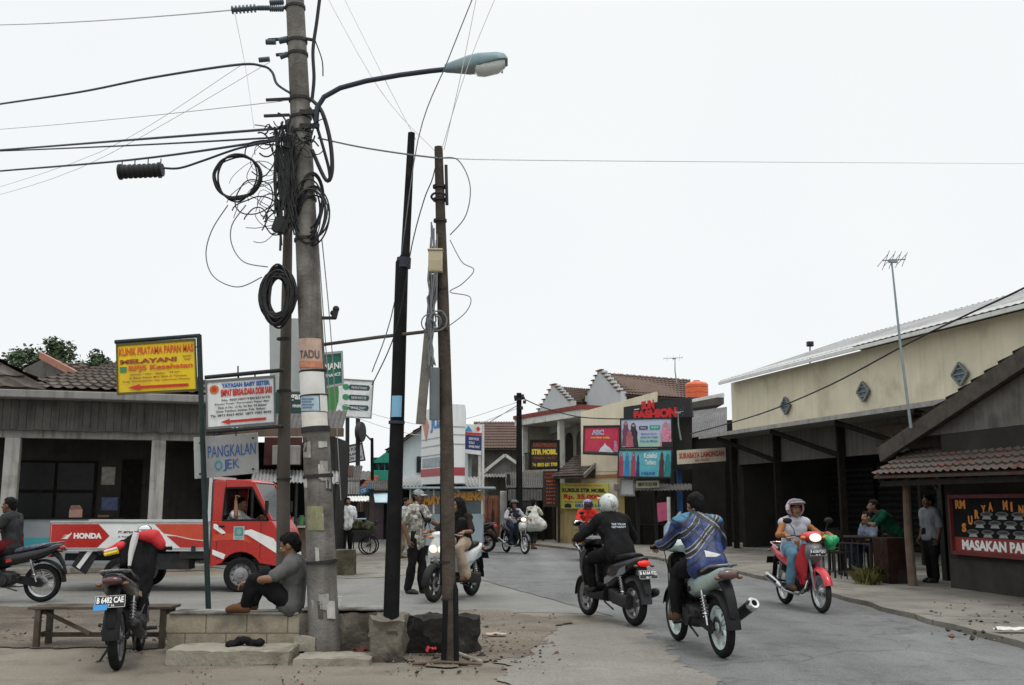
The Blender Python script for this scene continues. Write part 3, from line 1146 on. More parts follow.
    for s in (-1, 1):
        mb = MB()
        a, b = V((bx + 0.04, 0.115 * s, r + 0.02)), V((-0.46, 0.115 * s, 0.62))
        mb.cyl(a, b, 0.013)
        spring(mb, a.lerp(b, 0.25), a.lerp(b, 0.85), 0.026)
        mb.part('shock_absorber', c.get('shock', STEEL), root, local=True)
    # exhaust
    mb = MB()
    if c.get('racing'):
        mb.tube([V((0.3, -0.03, 0.42)), V((0.36, -0.08, 0.3)), V((0.2, -0.12, 0.2)), V((-0.2, -0.14, 0.22)), V((-0.5, -0.19, 0.33))], 0.018, 9)
        d = V((-0.42, -0.1, 0.23)).normalized()
        a = V((-0.46, -0.185, 0.32))
        mb.tube([a, a + d * 0.03, a + d * 0.10, a + d * 0.36], [0.02, 0.04, 0.052, 0.056], 18)
        eo = mb.part('exhaust', c.get('pipe', ENGINE), root, local=True)
        mb = MB()
        e = a + d * 0.36
        mb.lathe([(0.056, -0.02), (0.061, 0.0), (0.061, 0.035), (0.05, 0.05), (0.03, 0.048), (0.028, -0.01), (0.056, -0.02)], e, d, 22)
        mb.part('exhaust_tip', CHROME, eo, local=True)
    else:
        mb.tube([V((0.28, -0.03, 0.4)), V((0.32, -0.09, 0.3)), V((0.15, -0.13, 0.2)), V((-0.25, -0.14, 0.22)), V((-0.4, -0.155, 0.28))], 0.016, 9)
        mb.tube([V((-0.36, -0.155, 0.265)), V((-0.42, -0.16, 0.29)), V((-0.8, -0.175, 0.40)), V((-0.84, -0.176, 0.41)), V((-0.87, -0.177, 0.415))], [0.02, 0.048, 0.052, 0.045, 0.018], 16)
        eo = mb.part('exhaust', c.get('pipe', STEEL), root, local=True)
        mb = MB()
        mb.tube([V((-0.45, -0.21, 0.33)), V((-0.7, -0.225, 0.40))], 0.02, 8)
        mb.part('heat_shield', BLACK_PLASTIC, eo, local=True)
    # rear mudguard, lamp and plate
    mb = MB()
    arc_shell(mb, (bx, 0, r), r + 0.06, 0.07, 60, 178, 0.006, 0.03)
    mb.loft([ring_yz(-0.74, 0.74, 0.06, 0.05, 14), ring_yz(-0.84, 0.66, 0.055, 0.05, 14), ring_yz(-0.91, 0.55, 0.05, 0.04, 14), ring_yz(-0.95, 0.42, 0.045, 0.025, 14)])
    mb.part('rear_mudguard', c.get('rear_guard', BLACK_PLASTIC), root, local=True)
    mb = MB()
    k = c.get('tail_size', 1.0)
    mb.ell(tl, (0.04 * k, 0.085 * k, 0.042 * k))
    mb.part('tail_light', c.get('tail', LENS_RED), root, local=True)
    for s in (-1, 1):
        mb = MB()
        mb.ell(tl + V((0.0, 0.11 * s, -0.03)), (0.03, 0.03, 0.018))
        mb.part('turn_signal', LENS_SMOKE, root, local=True)
    if c.get('plate'):
        number_plate(root, (-0.955, 0, 0.62), c['plate'], 22, -1)
        number_plate(root, (0.545 if sc else 0.575, 0, 0.60 if sc else 0.79), c['plate'], -12 if sc else 5, 1, 0.23, 0.09)
    # head lamp
    mb = MB()
    if sc:
        for s in (-1, 1):
            mb.ell((0.515, 0.075 * s, 0.77), (0.05, 0.066, 0.055), Matrix.Rotation(0.35 * s, 3, 'X'))
    else:
        mb.ell((0.515, 0, 0.985), (0.045, 0.085, 0.055))
    mb.part('headlight', c.get('lamp', LENS_CLEAR), root, local=True)
    for s in (-1, 1):
        mb = MB()
        mb.ell((0.46, 0.15 * s, 0.94 if sc else 0.985), (0.035, 0.04, 0.026))
        mb.part('turn_signal', LENS_AMBER if c.get('amber', True) else LENS_CLEAR, root, local=True)
    controls(root, (0.37, 0, hz + 0.005), (0.32, 0.345, hz), c.get('mirrors', True))
    # foot pegs and stand
    for s in (-1, 1) if not sc else ():
        mb = MB()
        mb.tube([(0.02, 0.05 * s, 0.27), (0.02, 0.15 * s, 0.272), (0.02, 0.152 * s, 0.275), (0.02, 0.25 * s, 0.275)], [0.012, 0.012, 0.019, 0.019], 10)
        mb.part('foot_rest', ENGINE, root, local=True)
        mb = MB()
        mb.cyl((-0.33, 0.08 * s, 0.345), (-0.33, 0.21 * s, 0.37), 0.016)
        mb.part('foot_rest', ENGINE, root, local=True)
    mb = MB()
    if c.get('stand'):
        mb.tube([V((-0.04, 0.1, 0.24)), V((-0.1, 0.24, 0.02)), V((-0.13, 0.27, 0.008))], 0.012, 7)
        for s in (-1, 1):
            mb.tube([V((-0.2, 0.09 * s, 0.24)), V((-0.42, 0.11 * s, 0.14))], 0.011, 7)
    else:
        mb.tube([V((-0.04, 0.1, 0.24)), V((-0.3, 0.12, 0.17))], 0.011, 7)
    mb.part('stand', ENGINE, root, local=True)
    if not sc:
        mb = MB()
        mb.prism([V((-0.16, 0.085, 0.3)), V((-0.16, 0.085, 0.41)), V((-0.6, 0.085, 0.35)), V((-0.68, 0.085, 0.28)), V((-0.6, 0.085, 0.22))], (0, 0.012, 0))
        mb.part('chain_guard', BLACK_PLASTIC, root, local=True)
    return root

# ================================================================== GROUND
def ground_mat(name, base, spots, fine, dark=(0.05, 0.045, 0.04), lo=0.5, hi=0.68, bump=0.5, cracks=0.0, lanes=None, grit=170):
    n = NT(name)
    c = n.scale(base, n.mrange(n.noise(0.55, 6), 0.28, 0.72, 1 - spots, 1 + spots))
    c = n.mix(n.mrange(n.noise(1.7, 7, rough=0.65), lo, hi, 0, 0.55), c, dark)
    c = n.mix(n.mrange(n.noise(0.31, 5), 0.52, 0.7, 0, 0.35), c, tuple(min(1, x * 1.7) for x in base))
    g = n.noise(grit, 2)
    c = n.scale(c, n.mrange(g, 0.3, 0.7, 1 - fine, 1 + fine))
    c = n.scale(c, n.mrange(n.noise(44, 4, rough=0.7), 0.3, 0.7, 0.76, 1.24))
    if lanes:
        s = n.noise(0.9, 4, stretch=(1.6, 0.12, 1))
        c = n.scale(c, n.mrange(s, 0.3, 0.7, 1 - lanes, 1 + lanes))
    if lanes:
        c = n.mix(n.mrange(n.noise(1.3, 6, rough=0.7), 0.62, 0.68, 0, 0.45), c, (0.06, 0.058, 0.055))
        c = n.mix(n.mrange(n.noise(2.9, 6, rough=0.7), 0.66, 0.7, 0, 0.35), c, (0.26, 0.25, 0.235))
    if cracks:
        vr = n.node('TexVoronoi', feature='DISTANCE_TO_EDGE')
        vr.inputs['Scale'].default_value = 0.42
        wv = n.node('VectorMath', operation='ADD')
        nn = n.node('TexNoise')
        nn.inputs['Scale'].default_value = 1.6
        n.link(n.tc.outputs['Object'], nn.inputs['Vector'])
        sc = n.node('VectorMath', operation='SCALE')
        sc.inputs['Scale'].default_value = 0.9
        n.link(nn.outputs[1], sc.inputs[0])
        n.link(n.tc.outputs['Object'], wv.inputs[0])
        n.link(sc.outputs[0], wv.inputs[1])
        n.link(wv.outputs[0], vr.inputs['Vector'])
        c = n.mix(n.mrange(vr.outputs[0], 0.0, 0.012, cracks, 0), c, (0.03, 0.028, 0.026))
    n.color(c)
    n.rough(n.mrange(n.noise(2.0, 4), 0.3, 0.7, 0.78, 0.95))
    n.b.inputs['Specular IOR Level'].default_value = 0.15
    h = n.math('ADD', n.math('MULTIPLY', g, 0.35), n.noise(14, 6))
    n.bump(h, bump, 0.03)
    return n.m


M_DUST = ground_mat('dusty_concrete', (0.195, 0.172, 0.14), 0.24, 0.3, (0.085, 0.072, 0.058), bump=0.55)
M_ROAD = ground_mat('worn_asphalt', (0.152, 0.153, 0.151), 0.16, 0.42, (0.09, 0.088, 0.083), 0.5, 0.66, 0.55, cracks=0.35, lanes=0.2)
M_SIDE = ground_mat('side_road_concrete', (0.185, 0.182, 0.172), 0.14, 0.25, (0.11, 0.105, 0.10), 0.52, 0.75, 0.35, lanes=0.08)
M_DIRT = ground_mat('brown_dirt', (0.165, 0.14, 0.11), 0.25, 0.4, (0.06, 0.05, 0.042), 0.46, 0.68, 0.8, grit=60)
M_DIRTDARK = ground_mat('trodden_dirt', (0.125, 0.105, 0.083), 0.35, 0.45, (0.04, 0.034, 0.029), 0.42, 0.62, 0.9, grit=60)
M_APRON = ground_mat('light_apron', (0.205, 0.192, 0.168), 0.14, 0.3, (0.13, 0.12, 0.105), 0.5, 0.75, 0.5, cracks=0.1, lanes=0.14)
M_WALK = ground_mat('forecourt', (0.20, 0.186, 0.16), 0.26, 0.3, (0.075, 0.068, 0.06), 0.47, 0.66, 0.6, cracks=0.6)


def patch(name, pts, z, m, jit=0.12, step=0.35, freq=1.3, kind='structure'):
    """a ground sheet with a ragged outline"""
    out = []
    pts = [V((p[0], p[1], 0)) for p in pts]
    for i, a in enumerate(pts):
        b = pts[(i + 1) % len(pts)]
        k = max(1, min(140, int((b - a).length / step)))
        nn = V((-(b - a).y, (b - a).x, 0)).normalized()
        for j in range(k):
            p = a.lerp(b, j / k)
            d = sum(noise.noise(V((p.x * freq * f, p.y * freq * f, 3.1 + f))) * a for f, a in ((1, 1), (3, 0.5), (8, 0.35), (19, 0.22)))
            p = p + nn * d * jit
            out.append((p.x, p.y, z))
    n_ = len(out)
    r = delaunay_2d_cdt([V(p[:2]) for p in out], [(i, (i + 1) % n_) for i in range(n_)], [], 1, 1e-5)
    return MB().add([V((p.x, p.y, z)) for p in r[0]], [tuple(f) for f in r[2]]).thing(name, m, None, None, kind=kind)


MB().add([(-900, -200, 0), (900, -200, 0), (900, 1600, 0), (-900, 1600, 0)], [(0, 1, 2, 3)]).thing('ground', M_DUST, None, None, kind='structure')


def gp(*xy):
    return [G(*p) for p in xy]


# side road in front of the shops on the left, behind the low wall
patch('side_road', [(-60, 10.9), (-30, 11.2), (-6, 11.4), (-1.9, 11.7)] + gp((500, 612), (590, 614), (615, 618), (540, 597), (470, 578)) + [(-1.5, 22), (-4, 21.2), (-12, 19.6), (-30, 17.5), (-60, 15)], 0.004, M_SIDE, 0.05)
# main road
patch('road', gp((640, 648), (600, 622), (612, 617), (470, 577)) + [(-1.6, 23), (-3.2, 28), (-7, 36), (-14, 50), (-22, 70), (-16, 75), (-7, 52), (-2.6, 41.5), (-0.2, 38.0), (1.4, 33.5), (3.4, 28.0), (4.65, 22), (5.0, 16), (5.08, 12), (5.25, 8), (5.3, 2), (1.2, 2), (1.55, 7.4)], 0.008, M_ROAD, 0.05, 0.3)
# light apron where the dirt lot meets the road
patch('apron', gp((505, 654), (560, 628), (612, 621), (660, 642)) + [(1.62, 7.3), (1.3, 4), (-0.1, 4), (-0.05, 8.0)], 0.0125, M_APRON, 0.2, 0.04, 2.0)
# brown dirt around the bases of the poles and under the bench
patch('dirt', gp((440, 668), (520, 660), (545, 640), (566, 622), (500, 611), (452, 611), (405, 640), (375, 655)), 0.0165, M_DIRT, 0.17, 0.03, 2.0)
patch('dirt_strip', gp((-120, 645), (20, 648), (160, 650), (180, 632), (170, 608), (-140, 606)), 0.0125, M_DIRTDARK, 0.15, 0.05, 2.0)
patch('forecourt_left', gp((352, 579), (395, 577), (440, 568), (400, 552)) + [(-4.8, 36), (-9, 36), (-7.5, 24)], 0.0125, M_WALK, 0.1)
# forecourt on the right between the road and the shops, one step up
fc = [(5.22, 8), (5.1, 12), (5.04, 16), (4.72, 22), (3.5, 28), (1.5, 33.6), (0.0, 38.2), (6, 42), (14, 40), (14, 8)]
_o = []
for i, a in enumerate(fc):
    b = fc[(i + 1) % len(fc)]
    for j in range(14):
        p = V((*a, 0)).lerp(V((*b, 0)), j / 14)
        d = 0.11 * noise.noise(V((p.x * 1.1, p.y * 1.1, 1.0))) if i < 6 else 0
        _o.append(V((p.x + d, p.y + d * 0.3, 0.0)))
MB().prism(_o, (0, 0, 0.07)).thing('forecourt_right', M_WALK, None, None, kind='structure')

# ================================================================== BUILDING MATERIALS
M_TILE = mat('old_roof_tile', (0.095, 0.078, 0.068), 0.85, var=0.35, scale=3.5, dirt=(0.16, 0.15, 0.135), dscale=2.4, dlo=0.5, dhi=0.72, bump=0.4, bscale=40)
M_TILE_RED = mat('red_roof_tile', (0.115, 0.06, 0.047), 0.85, var=0.45, scale=2.2, dirt=(0.085, 0.078, 0.07), dscale=3.2, dlo=0.36, dhi=0.5, bump=0.4, bscale=40)
M_TILE_BROWN = mat('brown_roof_tile', (0.125, 0.085, 0.07), 0.85, var=0.25, scale=2.0, dirt=(0.09, 0.075, 0.065), dlo=0.5, dhi=0.75, bump=0.3, bscale=40)
M_CREAM = mat('cream_render', (0.66, 0.605, 0.455), 0.9, var=0.1, scale=1.3, dirt=(0.30, 0.26, 0.18), dscale=0.9, dlo=0.55, dhi=0.85, streak=0.1, bump=0.15)
M_OCHRE = mat('ochre_render', (0.42, 0.32, 0.15), 0.9, var=0.15, scale=1.5, dirt=(0.2, 0.16, 0.1), streak=0.3, bump=0.15)
M_GREYWALL = mat('grey_render', (0.14, 0.132, 0.12), 0.92, var=0.25, scale=1.8, dirt=(0.07, 0.066, 0.06), streak=0.4, bump=0.3)
M_DARKWALL = mat('dark_wall', (0.034, 0.032, 0.03), 0.92, var=0.3, scale=1.6, streak=0.4, bump=0.3)  # one dark wall colour with random tone and streaks
M_PALEBLUE = mat('pale_blue_render', (0.47, 0.53, 0.54), 0.9, var=0.06, scale=1.2, streak=0.12)
M_WHITEWALL = mat('whitewash', (0.62, 0.62, 0.58), 0.9, var=0.08, scale=1.5, dirt=(0.36, 0.34, 0.3), streak=0.3)
M_CONC = mat('raw_concrete', (0.25, 0.235, 0.21), 0.92, var=0.2, scale=3, dirt=(0.1, 0.09, 0.08), dscale=2.2, streak=0.4, bump=0.5, bscale=30)
M_GREEN = mat('green_render', (0.035, 0.24, 0.17), 0.8, var=0.15, scale=2, streak=0.3)
M_TEAL = mat('teal_paint', (0.05, 0.30, 0.32), 0.7, var=0.12)
M_BROWNWALL = mat('brown_wall', (0.15, 0.11, 0.085), 0.9, var=0.25, scale=2, streak=0.3)
M_SALMON = mat('salmon_paint', (0.36, 0.16, 0.105), 0.7, var=0.15, scale=3, streak=0.25)
M_WOOD = mat('weathered_wood', (0.12, 0.085, 0.06), 0.85, var=0.35, scale=5, bump=0.4, bscale=40, dirt=(0.2, 0.18, 0.15))
M_DARKWOOD = mat('dark_wood', (0.016, 0.014, 0.012), 0.85, var=0.4, scale=6, bump=0.4, bscale=50)
M_SHEET = mat('zinc_sheet', (0.30, 0.30, 0.30), 0.6, 0.15, var=0.2, scale=1.5, dirt=(0.15, 0.12, 0.1), dscale=1.3, streak=0.3)
M_SHEET_PALE = mat('pale_sheet', (0.62, 0.62, 0.6), 0.6, var=0.1, scale=1.5, streak=0.2)
M_SHEET_DARK = mat('old_asbestos', (0.11, 0.105, 0.1), 0.9, var=0.25, scale=2, streak=0.3)
M_GLASS = mat('dark_glass', (0.02, 0.023, 0.026), 0.06, var=0.0, spec=0.7)
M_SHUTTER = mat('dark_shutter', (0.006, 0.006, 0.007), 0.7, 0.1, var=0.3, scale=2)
M_IRON = mat('dark_iron', (0.03, 0.03, 0.032), 0.6, 0.4, var=0.3, scale=10, dirt=(0.09, 0.045, 0.025), dlo=0.58, dhi=0.8)
M_BRICK_SHADED = mat('red_brick_shaded', (0.026, 0.012, 0.009), 0.9, var=0.4, scale=9, bump=0.5, bscale=25, dirt=(0.06, 0.05, 0.045))  # pier bricks near black: the porch shade is put into their colour
M_BLUEPAINT = mat('blue_paint', (0.035, 0.13, 0.36), 0.6, var=0.15)
M_REDPAINT = mat('red_paint', (0.42, 0.025, 0.025), 0.5, var=0.12)

Z = V((0, 0, 1))


# ================================================================== LEFT SHOP HOUSE
_w = V((-math.cos(rad(18)), -math.sin(rad(18)), 0))
_n = V((-math.sin(rad(18)), math.cos(rad(18)), 0))
_O = V((-7.0, 22.6, 0))


def LB(s, t, z):
    return _O + _w * s + _n * t + Z * z


def lb_box(mb, s0, s1, t0, t1, z0, z1, m=0):
    return mb.prism([LB(s0, t0, z0), LB(s1, t0, z0), LB(s1, t1, z0), LB(s0, t1, z0)], Z * (z1 - z0), m)


sh = empty('shop_house', 'low grey shop house with tiled roofs and white pillars on the left', 'building', LB(3, 1, 0))
for s in (0.9, 3.85, 6.9, 10):
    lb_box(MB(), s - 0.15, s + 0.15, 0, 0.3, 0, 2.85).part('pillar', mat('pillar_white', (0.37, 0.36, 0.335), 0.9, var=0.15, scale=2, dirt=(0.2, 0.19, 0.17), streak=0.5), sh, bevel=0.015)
lb_box(MB(), -0.3, 11, 0.02, 0.28, 2.852, 3.12).part('beam', mat('beam_grey', (0.24, 0.235, 0.22), 0.9, var=0.2, streak=0.6), sh)
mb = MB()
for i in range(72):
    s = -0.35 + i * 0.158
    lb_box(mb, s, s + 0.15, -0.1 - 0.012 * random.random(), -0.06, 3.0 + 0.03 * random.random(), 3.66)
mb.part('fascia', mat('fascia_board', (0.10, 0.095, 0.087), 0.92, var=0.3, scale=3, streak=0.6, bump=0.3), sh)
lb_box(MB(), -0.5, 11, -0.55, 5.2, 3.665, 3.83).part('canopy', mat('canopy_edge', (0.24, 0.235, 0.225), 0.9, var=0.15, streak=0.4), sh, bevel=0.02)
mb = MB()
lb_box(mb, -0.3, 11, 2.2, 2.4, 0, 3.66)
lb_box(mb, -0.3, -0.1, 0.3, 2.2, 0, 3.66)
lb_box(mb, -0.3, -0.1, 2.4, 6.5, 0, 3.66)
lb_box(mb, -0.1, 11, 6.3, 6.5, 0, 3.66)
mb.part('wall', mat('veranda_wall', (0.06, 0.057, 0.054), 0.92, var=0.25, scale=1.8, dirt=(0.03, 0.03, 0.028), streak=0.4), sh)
lb_box(MB(), -0.3, 11, -0.3, 2.2, 0.0, 0.13).part('floor', M_CONC, sh, bevel=0.02)
for s0, s1 in ((1.3, 1.75), (4.6, 6.2)):
    lb_box(MB(), s0, s1, 2.14, 2.198, 0.13, 2.5).part('door', M_DARKWOOD, sh)
wf = lb_box(MB(), 2.3, 4.1, 2.13, 2.198, 1.05, 2.45).part('window', M_DARKWOOD, sh)
for a, b, c, d in ((2.36, 3.15, 1.1, 1.7), (3.22, 4.04, 1.1, 1.7), (2.36, 3.15, 1.78, 2.4), (3.22, 4.04, 1.78, 2.4)):
    lb_box(MB(), a, b, 2.115, 2.128, c, d).part('pane', mat('dull_glass', (0.012, 0.013, 0.014), 0.35, var=0.3, spec=0.25), wf)
# tiled roofs over it
tile_roof(LB(0.9, 3.6, 5.0), LB(1.9, 3.6, 5.05), LB(3.9, -0.3, 3.86), LB(-0.6, -0.3, 3.86), 18, 11).part('roof', M_TILE, sh)
tile_roof(LB(0.9, 3.6, 5.0), LB(-0.6, -0.3, 3.86), LB(-0.6, 6.5, 3.86), LB(0.95, 4.2, 4.96), 14, 11).part('roof', M_TILE, sh)
tile_roof(LB(1.9, 3.6, 5.05), LB(1.6, 6.6, 5.05), LB(4.0, 6.6, 3.9), LB(3.9, -0.3, 3.86), 14, 11).part('roof', M_TILE, sh)
tile_roof(LB(7.0, 0.6, 5.9), LB(7.0, 6, 5.9), LB(3.2, 6, 3.95), LB(3.2, 0.2, 3.95), 16, 12).part('roof', M_TILE, sh)
tile_roof(LB(7.0, 0.6, 5.9), LB(11, 0.6, 5.9), LB(11, -0.4, 3.9), LB(3.2, -0.4, 3.86), 20, 8).part('roof', M_TILE, sh)
# posters on the back wall of the veranda
rnd = random.Random(4)
for i, (s, z, w, h, c) in enumerate(((2.05, 1.9, 0.3, 0.42, (0.4, 0.38, 0.34)), (1.98, 1.3, 0.36, 0.3, (0.12, 0.16, 0.3)), (2.1, 0.85, 0.25, 0.34, (0.35, 0.22, 0.12)))):
    mb = MB()
    lb_box(mb, s - w / 2, s + w / 2, 2.185, 2.197, z, z + h)
    mb.thing('poster', mat('poster_%d' % i, c, 0.7, var=0.4, scale=9), ['pale faded poster high on the veranda wall beside the dark window', 'dark blue poster at mid height on the veranda wall', 'small brown poster lowest on the veranda wall of the shop house'][i], 'poster', 'posters on the veranda wall')
dc = empty('display_counter', 'pale blue display counter with teal stripe inside the left veranda', 'counter', LB(3.4, 0.9, 0.13))
lb_box(MB(), 1.6, 5.6, 0.7, 1.15, 0.13, 1.12).part('cabinet', mat('counter_pale', (0.24, 0.27, 0.29), 0.5, var=0.15, scale=3), dc, bevel=0.01)
lb_box(MB(), 1.6, 5.6, 0.69, 0.698, 0.52, 0.72).part('stripe', M_TEAL, dc)
lb_box(MB(), 1.55, 5.65, 0.66, 1.2, 1.125, 1.15).part('countertop', M_DARKWOOD, dc)
mb = MB()
lb_box(mb, 2.45, 2.72, 0.8, 1.0, 1.152, 1.33)
mb.add([LB(2.45, 0.8, 1.335), LB(2.72, 0.8, 1.335), LB(2.72, 1.0, 1.335), LB(2.45, 1.0, 1.335), LB(2.5, 0.75, 1.42), LB(2.68, 0.75, 1.42)], [(0, 1, 5, 4), (0, 1, 2, 3)])
mb.thing('cardboard_box', mat('pink_box', (0.42, 0.24, 0.2), 0.7, var=0.2), 'small pink and cream box standing on the veranda counter', 'box', bevel=0.004)

# a house behind it with a salmon verge board
rh = empty('rear_house', 'tiled house with salmon verge board behind the left shop house roofs', 'building', P(60, 420, 31))
a, b, c = P(44, 359, 31), P(80, 380, 29), P(5, 378, 33)
MB().prism([a + Z * 0.02, b, b - Z * 3, c - Z * 3, c], V((0.3, 0.6, 0)) * 0.3).part('wall', M_GREYWALL, rh)
MB().bar(a + V((-0.05, -0.15, 0.1)), b + V((0.1, -0.15, 0.06)), 0.08, 0.2, Z).part('verge_board', M_SALMON, rh)
bk = V((2.2, 6, 0))
tile_roof(a, a + bk, b + bk, b, 12, 6).part('roof', M_TILE_RED, rh)
tile_roof(a, a + bk, c + bk, c, 12, 8).part('roof', M_TILE, rh)

# ================================================================== SHOP BEHIND THE POLES
rs = empty('roadside_shop', 'dark open shop with flat canopy behind the utility poles', 'building', P(265, 560, 27))


def SB(x, z, Y):
    q = P(x, 504, Y)
    return V((q.x, Y, z))


def sb_box(mb, x0, x1, Y0, Y1, z0, z1, m=0):
    return mb.prism([SB(x0, z0, Y0), SB(x1, z0, Y0), V((SB(x1, 0, Y0).x, Y1, z0)), V((SB(x0, 0, Y0).x, Y1, z0))], Z * (z1 - z0), m)


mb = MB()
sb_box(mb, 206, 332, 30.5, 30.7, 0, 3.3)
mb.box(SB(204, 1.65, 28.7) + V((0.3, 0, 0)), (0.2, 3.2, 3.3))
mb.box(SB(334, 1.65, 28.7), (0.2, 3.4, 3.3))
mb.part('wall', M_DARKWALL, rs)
corrugated(SB(204, 4.3, 30.9), SB(345, 4.3, 30.9), SB(340, 3.35, 26.4), SB(200, 3.45, 26.4), 30).part('roof', M_SHEET_DARK, rs)
sb_box(MB(), 200, 341, 26.3, 26.45, 3.2, 3.42).part('fascia', M_BROWNWALL, rs)
corrugated(SB(252, 2.35, 26.9), SB(338, 2.3, 26.9), SB(338, 1.95, 25.4), SB(250, 2.0, 25.4), 24, 0.02).part('awning', M_SHEET, rs)
for x in (252, 296, 336):
    MB().cyl(SB(x, 0, 25.5), SB(x, 2.0, 25.5), 0.04).part('post', M_IRON, rs)
sb_box(MB(), 238, 262, 30.43, 30.49, 0.0, 2.3).part('door', M_DARKWOOD, rs)
sb_box(MB(), 278, 322, 30.43, 30.49, 0.9, 2.1).part('window', M_GLASS, rs)
sb_box(MB(), 262, 300, 26.28, 26.298, 2.45, 3.18).part('sign_panel', mat('maroon_board', (0.055, 0.012, 0.012), 0.6, var=0.3), rs)
mb = MB()
sb_box(mb, 270, 298, 26.0, 26.12, 2.45, 2.95)
mb.thing('grey_box', mat('grey_box', (0.27, 0.26, 0.24), 0.6, var=0.2, streak=0.3), 'pale grey box mounted under the dark shop canopy behind the poles', 'box', bevel=0.02)
# goods on its counter
ct = empty('counter', 'wooden counter of the dark shop behind the concrete pole', 'counter', SB(290, 0, 26.2))
sb_box(MB(), 258, 330, 26.0, 26.5, 0.0, 0.85).part('body', M_WOOD, ct, bevel=0.02)
sb_box(MB(), 256, 332, 25.95, 26.55, 0.852, 0.9).part('countertop', M_WHITEWALL, ct)
for i, (x, c, h, lb) in enumerate(((288, (0.45, 0.38, 0.1), 0.3, 'tall yellow jar'), (295, (0.5, 0.5, 0.48), 0.22, 'short white jar'), (302, (0.12, 0.3, 0.12), 0.26, 'green jar'), (310, (0.5, 0.12, 0.08), 0.2, 'short red jar'))):
    mb = MB()
    q = SB(x, 0.902, 26.2)
    mb.lathe([(0.07, 0), (0.085, 0.02), (0.085, h * 0.75), (0.055, h * 0.85), (0.06, h * 0.86), (0.06, h), (0.001, h)], q, Z)
    mb.thing('jar', mat('jar_%d' % i, c, 0.3, var=0.2), lb + ' on the counter of the shop behind the poles', 'jar', 'jars on the shop counter')

# ================================================================== FAR LEFT STALLS AND BUILDINGS
st = empty('market_stall', 'market stall with striped sheet fascia and scalloped dark valance, far down the side street', 'stall', SB(343, 0, 41))
corrugated(SB(326, 3.05, 43), SB(362, 3.05, 43), SB(359, 2.35, 40.4), SB(325, 2.35, 40.4), 14, 0.03).part('roof', M_SHEET_DARK, st)
mb = MB()
mb.grid(lambda u, v: SB(325 + 34 * u, 2.33 - 0.5 * v, 40.35 + 0.03 * math.sin(u * 80)), 90, 1, 0.01)
mb.part('fascia', M_SHEET, st)
mb = MB()
mb.grid(lambda u, v: SB(325 + 34 * u, 1.83 - v * (0.22 + 0.12 * abs(math.sin(u * 22))), 40.4 + 0.04 * math.sin(u * 44)), 60, 2, 0.01)
mb.part('valance', mat('dark_cloth', (0.03, 0.028, 0.035), 0.9, var=0.4, scale=5), st)
for x in (326, 342, 358):
    MB().cyl(SB(x, 0, 40.6), SB(x, 2.4, 40.6), 0.04).part('post', M_WOOD, st)
sb_box(MB(), 326, 358, 43, 43.15, 0, 3.0).part('back_wall', M_DARKWALL, st)
sb_box(MB(), 329, 349, 40.9, 41.5, 0, 0.9).part('counter', M_WOOD, st)
sb_box(MB(), 323, 352, 41.0, 41.1, 2.56, 3.0).part('sign_panel', M_BROWNWALL, st)

aw = empty('food_stall', 'white canopied stall beside the vendor in a white shirt', 'stall', SB(358, 0, 39))
corrugated(SB(346, 1.75, 40.3), SB(369, 1.75, 40.3), SB(369, 1.55, 38.2), SB(345, 1.55, 38.2), 8, 0.015).part('canopy', M_SHEET_PALE, aw)
for x, y in ((346, 38.3), (368, 38.3), (347, 40.2), (368, 40.2)):
    MB().cyl(SB(x, 0, y), SB(x, 1.6, y), 0.025).part('post', M_IRON, aw)
sb_box(MB(), 349, 366, 38.7, 39.8, 0.0, 0.75).part('counter', M_DARKWALL, aw)
sb_box(MB(), 352, 364, 39.0, 39.3, 0.755, 1.15).part('glass_case', M_GLASS, aw)

kk = empty('kiosk', 'pinkish kiosk with a pale blue awning beyond the dark pole', 'kiosk', SB(382, 0, 42))
sb_box(MB(), 371, 396, 42.0, 44, 0, 2.0).part('wall', mat('mauve_wall', (0.20, 0.15, 0.16), 0.9, var=0.3, scale=2, streak=0.3), kk)
MB().prism([SB(373, 1.9, 41.95), SB(392, 1.95, 41.95), SB(396, 1.5, 40.6), SB(375, 1.5, 40.6)], (0, 0.01, 0.03)).part('awning', mat('pale_blue_tarp', (0.42, 0.55, 0.60), 0.6, var=0.1), kk)
sb_box(MB(), 384, 394, 41.95, 41.99, 0.0, 1.45).part('door', M_DARKWOOD, kk)
corrugated(SB(368, 2.45, 44.2), SB(398, 2.45, 44.2), SB(400, 2.05, 41.6), SB(366, 2.05, 41.6), 14, 0.03).part('roof', M_SHEET_DARK, kk)

gb = empty('green_building', 'green two storey building with teal windows beyond the dark pole', 'building', SB(390, 0, 50))
mb = MB()
sb_box(mb, 371, 424, 50, 56, 2.6, 3.1)
mb.prism([P(371, 463, 50), P(386, 452, 50), P(402, 443, 50), P(424, 443, 50), P(424, 463, 50)], (0, 6, 0))
sb_box(mb, 371, 372.5, 50, 56, 3.1, 3.75)
mb.part('wall', M_GREEN, gb, bevel=0.02)
sb_box(MB(), 371, 424, 50.02, 56, 0, 2.6).part('wall', M_BROWNWALL, gb, label='brown ground floor wall')
sb_box(MB(), 373, 424, 50.4, 50.5, 3.1, 3.75).part('window', M_GLASS, gb)
mb = MB()
for x in (378, 384, 390, 396, 402, 410, 418):
    sb_box(mb, x - 0.4, x + 0.4, 50.2, 50.3, 3.1, 3.75)
mb.part('window_frame', M_TEAL, gb)
pb = empty('pale_house', 'pale blue gabled house side between the dark pole and white sign tower', 'building', SB(412, 0, 44))
a, b, c = P(398, 446, 44), P(428, 425, 44), P(468, 446, 44)
MB().prism([a, b, c, V((c.x, 44, 2.3)), V((a.x, 44, 2.3))], (0, 4, 0)).part('wall', M_PALEBLUE, pb)
